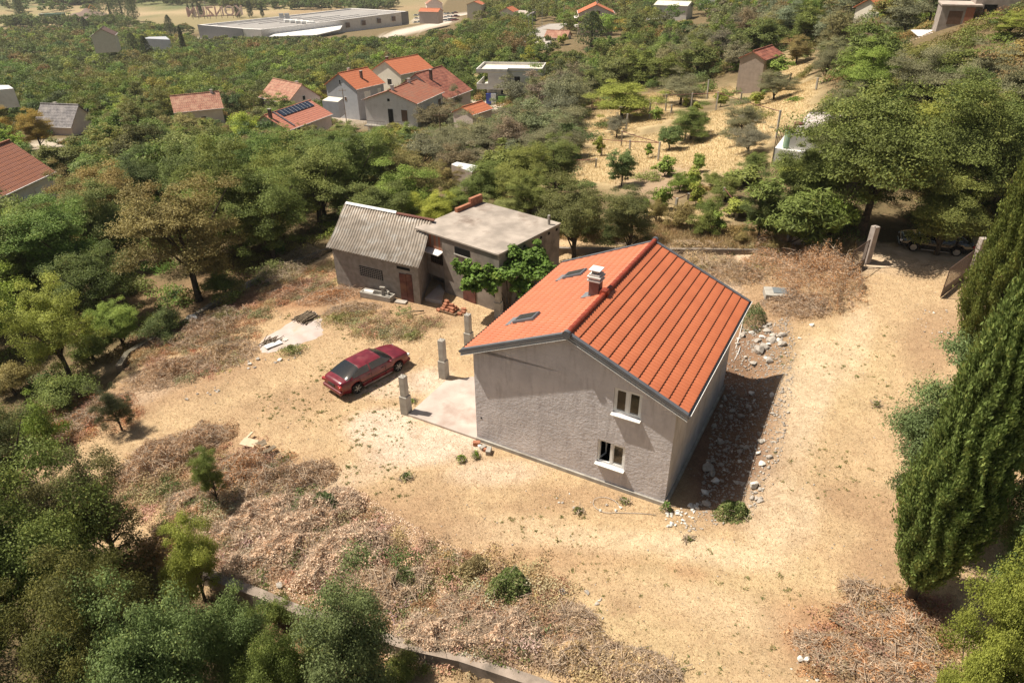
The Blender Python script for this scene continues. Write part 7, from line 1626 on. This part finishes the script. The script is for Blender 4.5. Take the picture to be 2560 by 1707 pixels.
rocks([(1880,980),(1950,960),(1960,1120),(1900,1260),(1850,1260)], 40, .10, .40, 'pale rock along the edge of the drive beside the house shadow', 'rocks along the drive', .5)
rocks([(1660,1290),(1700,1270),(1745,1262),(1742,1288),(1700,1320),(1668,1318)], 34, .12, .30, 'white stone in the little heap at the corner of the house', 'white stones at the corner', 1.)
rocks([(318,868),(420,815),(455,800),(440,835),(360,880),(300,925)], 40, .12, .42, 'grey stone in the rubble strip along the yard wall', 'stones along the yard wall', .1)
rocks([(590,905),(760,880),(740,910),(620,925)], 14, .12, .35, 'grey stone at the lower edge of the cement patch', 'stones below the cement patch', .1)
rocks([(460,980),(560,965),(540,1010),(450,1010)], 9, .12, .35, 'grey stone in the bare patch on the dry lawn', 'stones on the dry lawn', .1)
rocks([(2290,780),(2380,760),(2370,850),(2300,850)], 22, .08, .3, 'pale stone on the drive left of the dark cypress', 'stones left of the dark cypress', .6)
rocks([(1960,1620),(2100,1580),(2100,1700),(1950,1700)], 9, .08, .22, 'small pale stone on the drive at the bottom edge', 'stones at the bottom edge', .8)
rocks([(1400,1480),(1500,1470),(1520,1560),(1420,1570)], 12, .12, .4, 'grey stone beside the tan heap in the lower middle', 'stones in the lower middle', .2)
rocks([(1290,1190),(1520,1240),(1600,1290),(1420,1280)], 18, .06, .2, 'small stone on the ground along the gable wall', 'stones along the gable', .5)
for k, (px, py, s, lab) in enumerate(((2000,1648,.26,'white angular stone, left of a pair at the bottom edge'),(2017,1650,.30,'white angular stone, right of a pair at the bottom edge'),(482,805,.9,'big pale boulder by the middle of the yard wall'),(670,705,.5,'grey boulder by the yard wall near the shed'),(2028,815,.34,'white stone below the big brown heap'),(1998,847,.26,'white stone near the rubble behind the house'),(1770,1175,.62,'large grey rock in the shade beside the house'),(1885,1215,.55,'large pale rock on the bank by the shadow edge'),(700,1466,.35,'brown stone block standing behind the boundary wall'))):
    q = G(px, py); o = link_mesh('limestone_rock', (RKW if 'white' in lab or 'pale' in lab else RK)[k % 6]); o.location = (q[0], q[1], q[2] + s * .2); o.scale = (s * 1.2, s, s * .7); o.rotation_euler = (.1, .2, k); tag(o, lab, 'rock')
def rubble(poly, n, s0, s1, name, label, white=.3):
    q = rand_xy(poly, n); q = q[~off_limits(q[:, 0], q[:, 1], .02)]; n = len(q); s = s0 + (s1 - s0) * g.random(n) ** 3
    O = np.array([(1, 0, 0), (-1, 0, 0), (0, 1, 0), (0, -1, 0), (0, 0, 1), (0, 0, -1)], float) * .5; F = np.array([(0, 2, 4), (2, 1, 4), (1, 3, 4), (3, 0, 4), (2, 0, 5), (1, 2, 5), (3, 1, 5), (0, 3, 5)])
    V = O[None] * s[:, None, None] * (.6 + .8 * g.random((n, 6, 1))) + g.normal(size=(n, 6, 3)) * s[:, None, None] * .12; V[:, :, 2] *= .7; V += np.stack([q[:, 0], q[:, 1], gz_fast(q[:, 0], q[:, 1]) + s * .1], 1)[:, None]
    me = np_mesh(name, V.reshape(-1, 3), (F[None] + np.arange(n)[:, None, None] * 6).reshape(-1, 3)); tag(link_mesh(name, me, None, M['stone']), label, 'rubble', kind='stuff')
rubble([(1740,1290),(1800,960),(1850,820),(1980,790),(1990,900),(1960,1120),(1880,1290),(1700,1330)], 5200, .03, .16, 'rubble', 'small limestone rubble beside and behind the house')
rubble(YP, 5200, .02, .09, 'gravel', 'scattered pebbles on the dry yard')
rubble([(290,925),(320,865),(455,795),(560,760),(470,850),(360,900)], 1200, .03, .14, 'wall_rubble', 'loose grey rubble along the yard wall')
# broken blocks at the corner of terrace and gable
for k, (px, py, s, m_, lab) in enumerate(((1192,1112,(.34,.2,.2),'brickobj','orange brick piece at the foot of the gable, left one'),(1208,1122,(.3,.2,.18),'concrete','grey block piece at the foot of the gable, in the middle'),(1222,1132,(.4,.22,.24),'concrete','grey hollow block at the foot of the gable, right one'),(1200,1118,(.2,.15,.12),'whitepaint','small white block piece at the foot of the gable'),(1215,1128,(.22,.16,.16),'brickobj','small brick piece beside the grey hollow block'))):
    q = G(px, py); b = MB(); b.box((0, 0, 0), s, k * .7); o = b.build('block_piece', M[m_], bevel=.015); o.location = (q[0], q[1], gz(q[0], q[1]) + s[2] * .5); tag(o, lab, 'block', 'broken blocks at the gable foot')
# litter of pale leaves round the heaps
def litter(poly, n, c_, label, name, L=.055):
    q = rand_xy(poly, n); n = len(q); p = np.stack([q[:, 0], q[:, 1], gz_fast(q[:, 0], q[:, 1]) + .02], 1); nn = unit(g.normal(size=(n, 3)) * .5 + [0, 0, 1]); t = unit(np.cross(nn, g.normal(size=(n, 3)))); b = np.cross(nn, t); s = ((.5 + g.random(n)) * L)[:, None]
    me = np_mesh(name, quads(p, t, b, s, s * .6), np.arange(n * 4).reshape(-1, 4), g.random(n)); me.materials.append(M['dry']); o = link_mesh(name, me); o.color = rgb(c_); tag(o, label, 'leaf litter', kind='stuff')
litter([(430,1360),(560,1220),(900,1230),(1100,1350),(1350,1450),(1450,1600),(1300,1680),(1027,1600),(747,1505),(552,1430)], 30000, PALE, 'pale fallen leaves on the lower slope', 'leaf_litter')
litter([(1980,1690),(2150,1480),(2330,1500),(2400,1700)], 9000, RUST_, 'rusty fallen leaves in the bottom right corner', 'rusty_leaf_litter')
litter([(1690,660),(2130,650),(2140,790),(1850,830)], 6000, TANN, 'fallen leaves round the big brown heap', 'tan_leaf_litter')
# single fallen branches
for k, (x0, y0, x1, y1, lab) in enumerate(((2073,1550,2140,1605,'thick pale broken branch in front of the orange-brown heap'),(2015,1612,2075,1597,'thin dark branch at the bottom edge of the drive'),(890,1600+15,930,1440,'dead pale branch sticking out of the slope') ,(955,1410,990,1475,'pale dead branch on the lower slope'),(1060,780,1000,790,'short stick left of the pallet'))):
    a, c = G(x0, y0), G(x1, y1); b = MB(); m_ = (a + c) / 2; b.tube([(a[0], a[1], a[2] + .08), (m_[0] + .1, m_[1] - .05, m_[2] + .22), (c[0], c[1], c[2] + .12)], [.05, .035, .015], 6); tag(b.build('fallen_branch', M['log'], smooth=True), lab, 'branch')

# ------------------------------------------------------------------ the air of the valley
hz = bpy.data.materials.new('haze'); hz.use_nodes = True; hn = hz.node_tree.nodes; hn.clear()
ho = hn.new('ShaderNodeOutputMaterial'); hv = hn.new('ShaderNodeVolumePrincipled'); hv.inputs['Color'].default_value = (.95, .93, .90, 1); hv.inputs['Density'].default_value = .00014; hv.inputs['Anisotropy'].default_value = .2
hz.node_tree.links.new(hv.outputs[0], ho.inputs['Volume'])
b = MB(); b.span((-1600, -200, -60), (1600, 2900, 46)); tag(b.build('haze', hz), 'thin pale summer haze over the valley', 'haze', kind='stuff')
sc.cycles.volume_bounces = 0
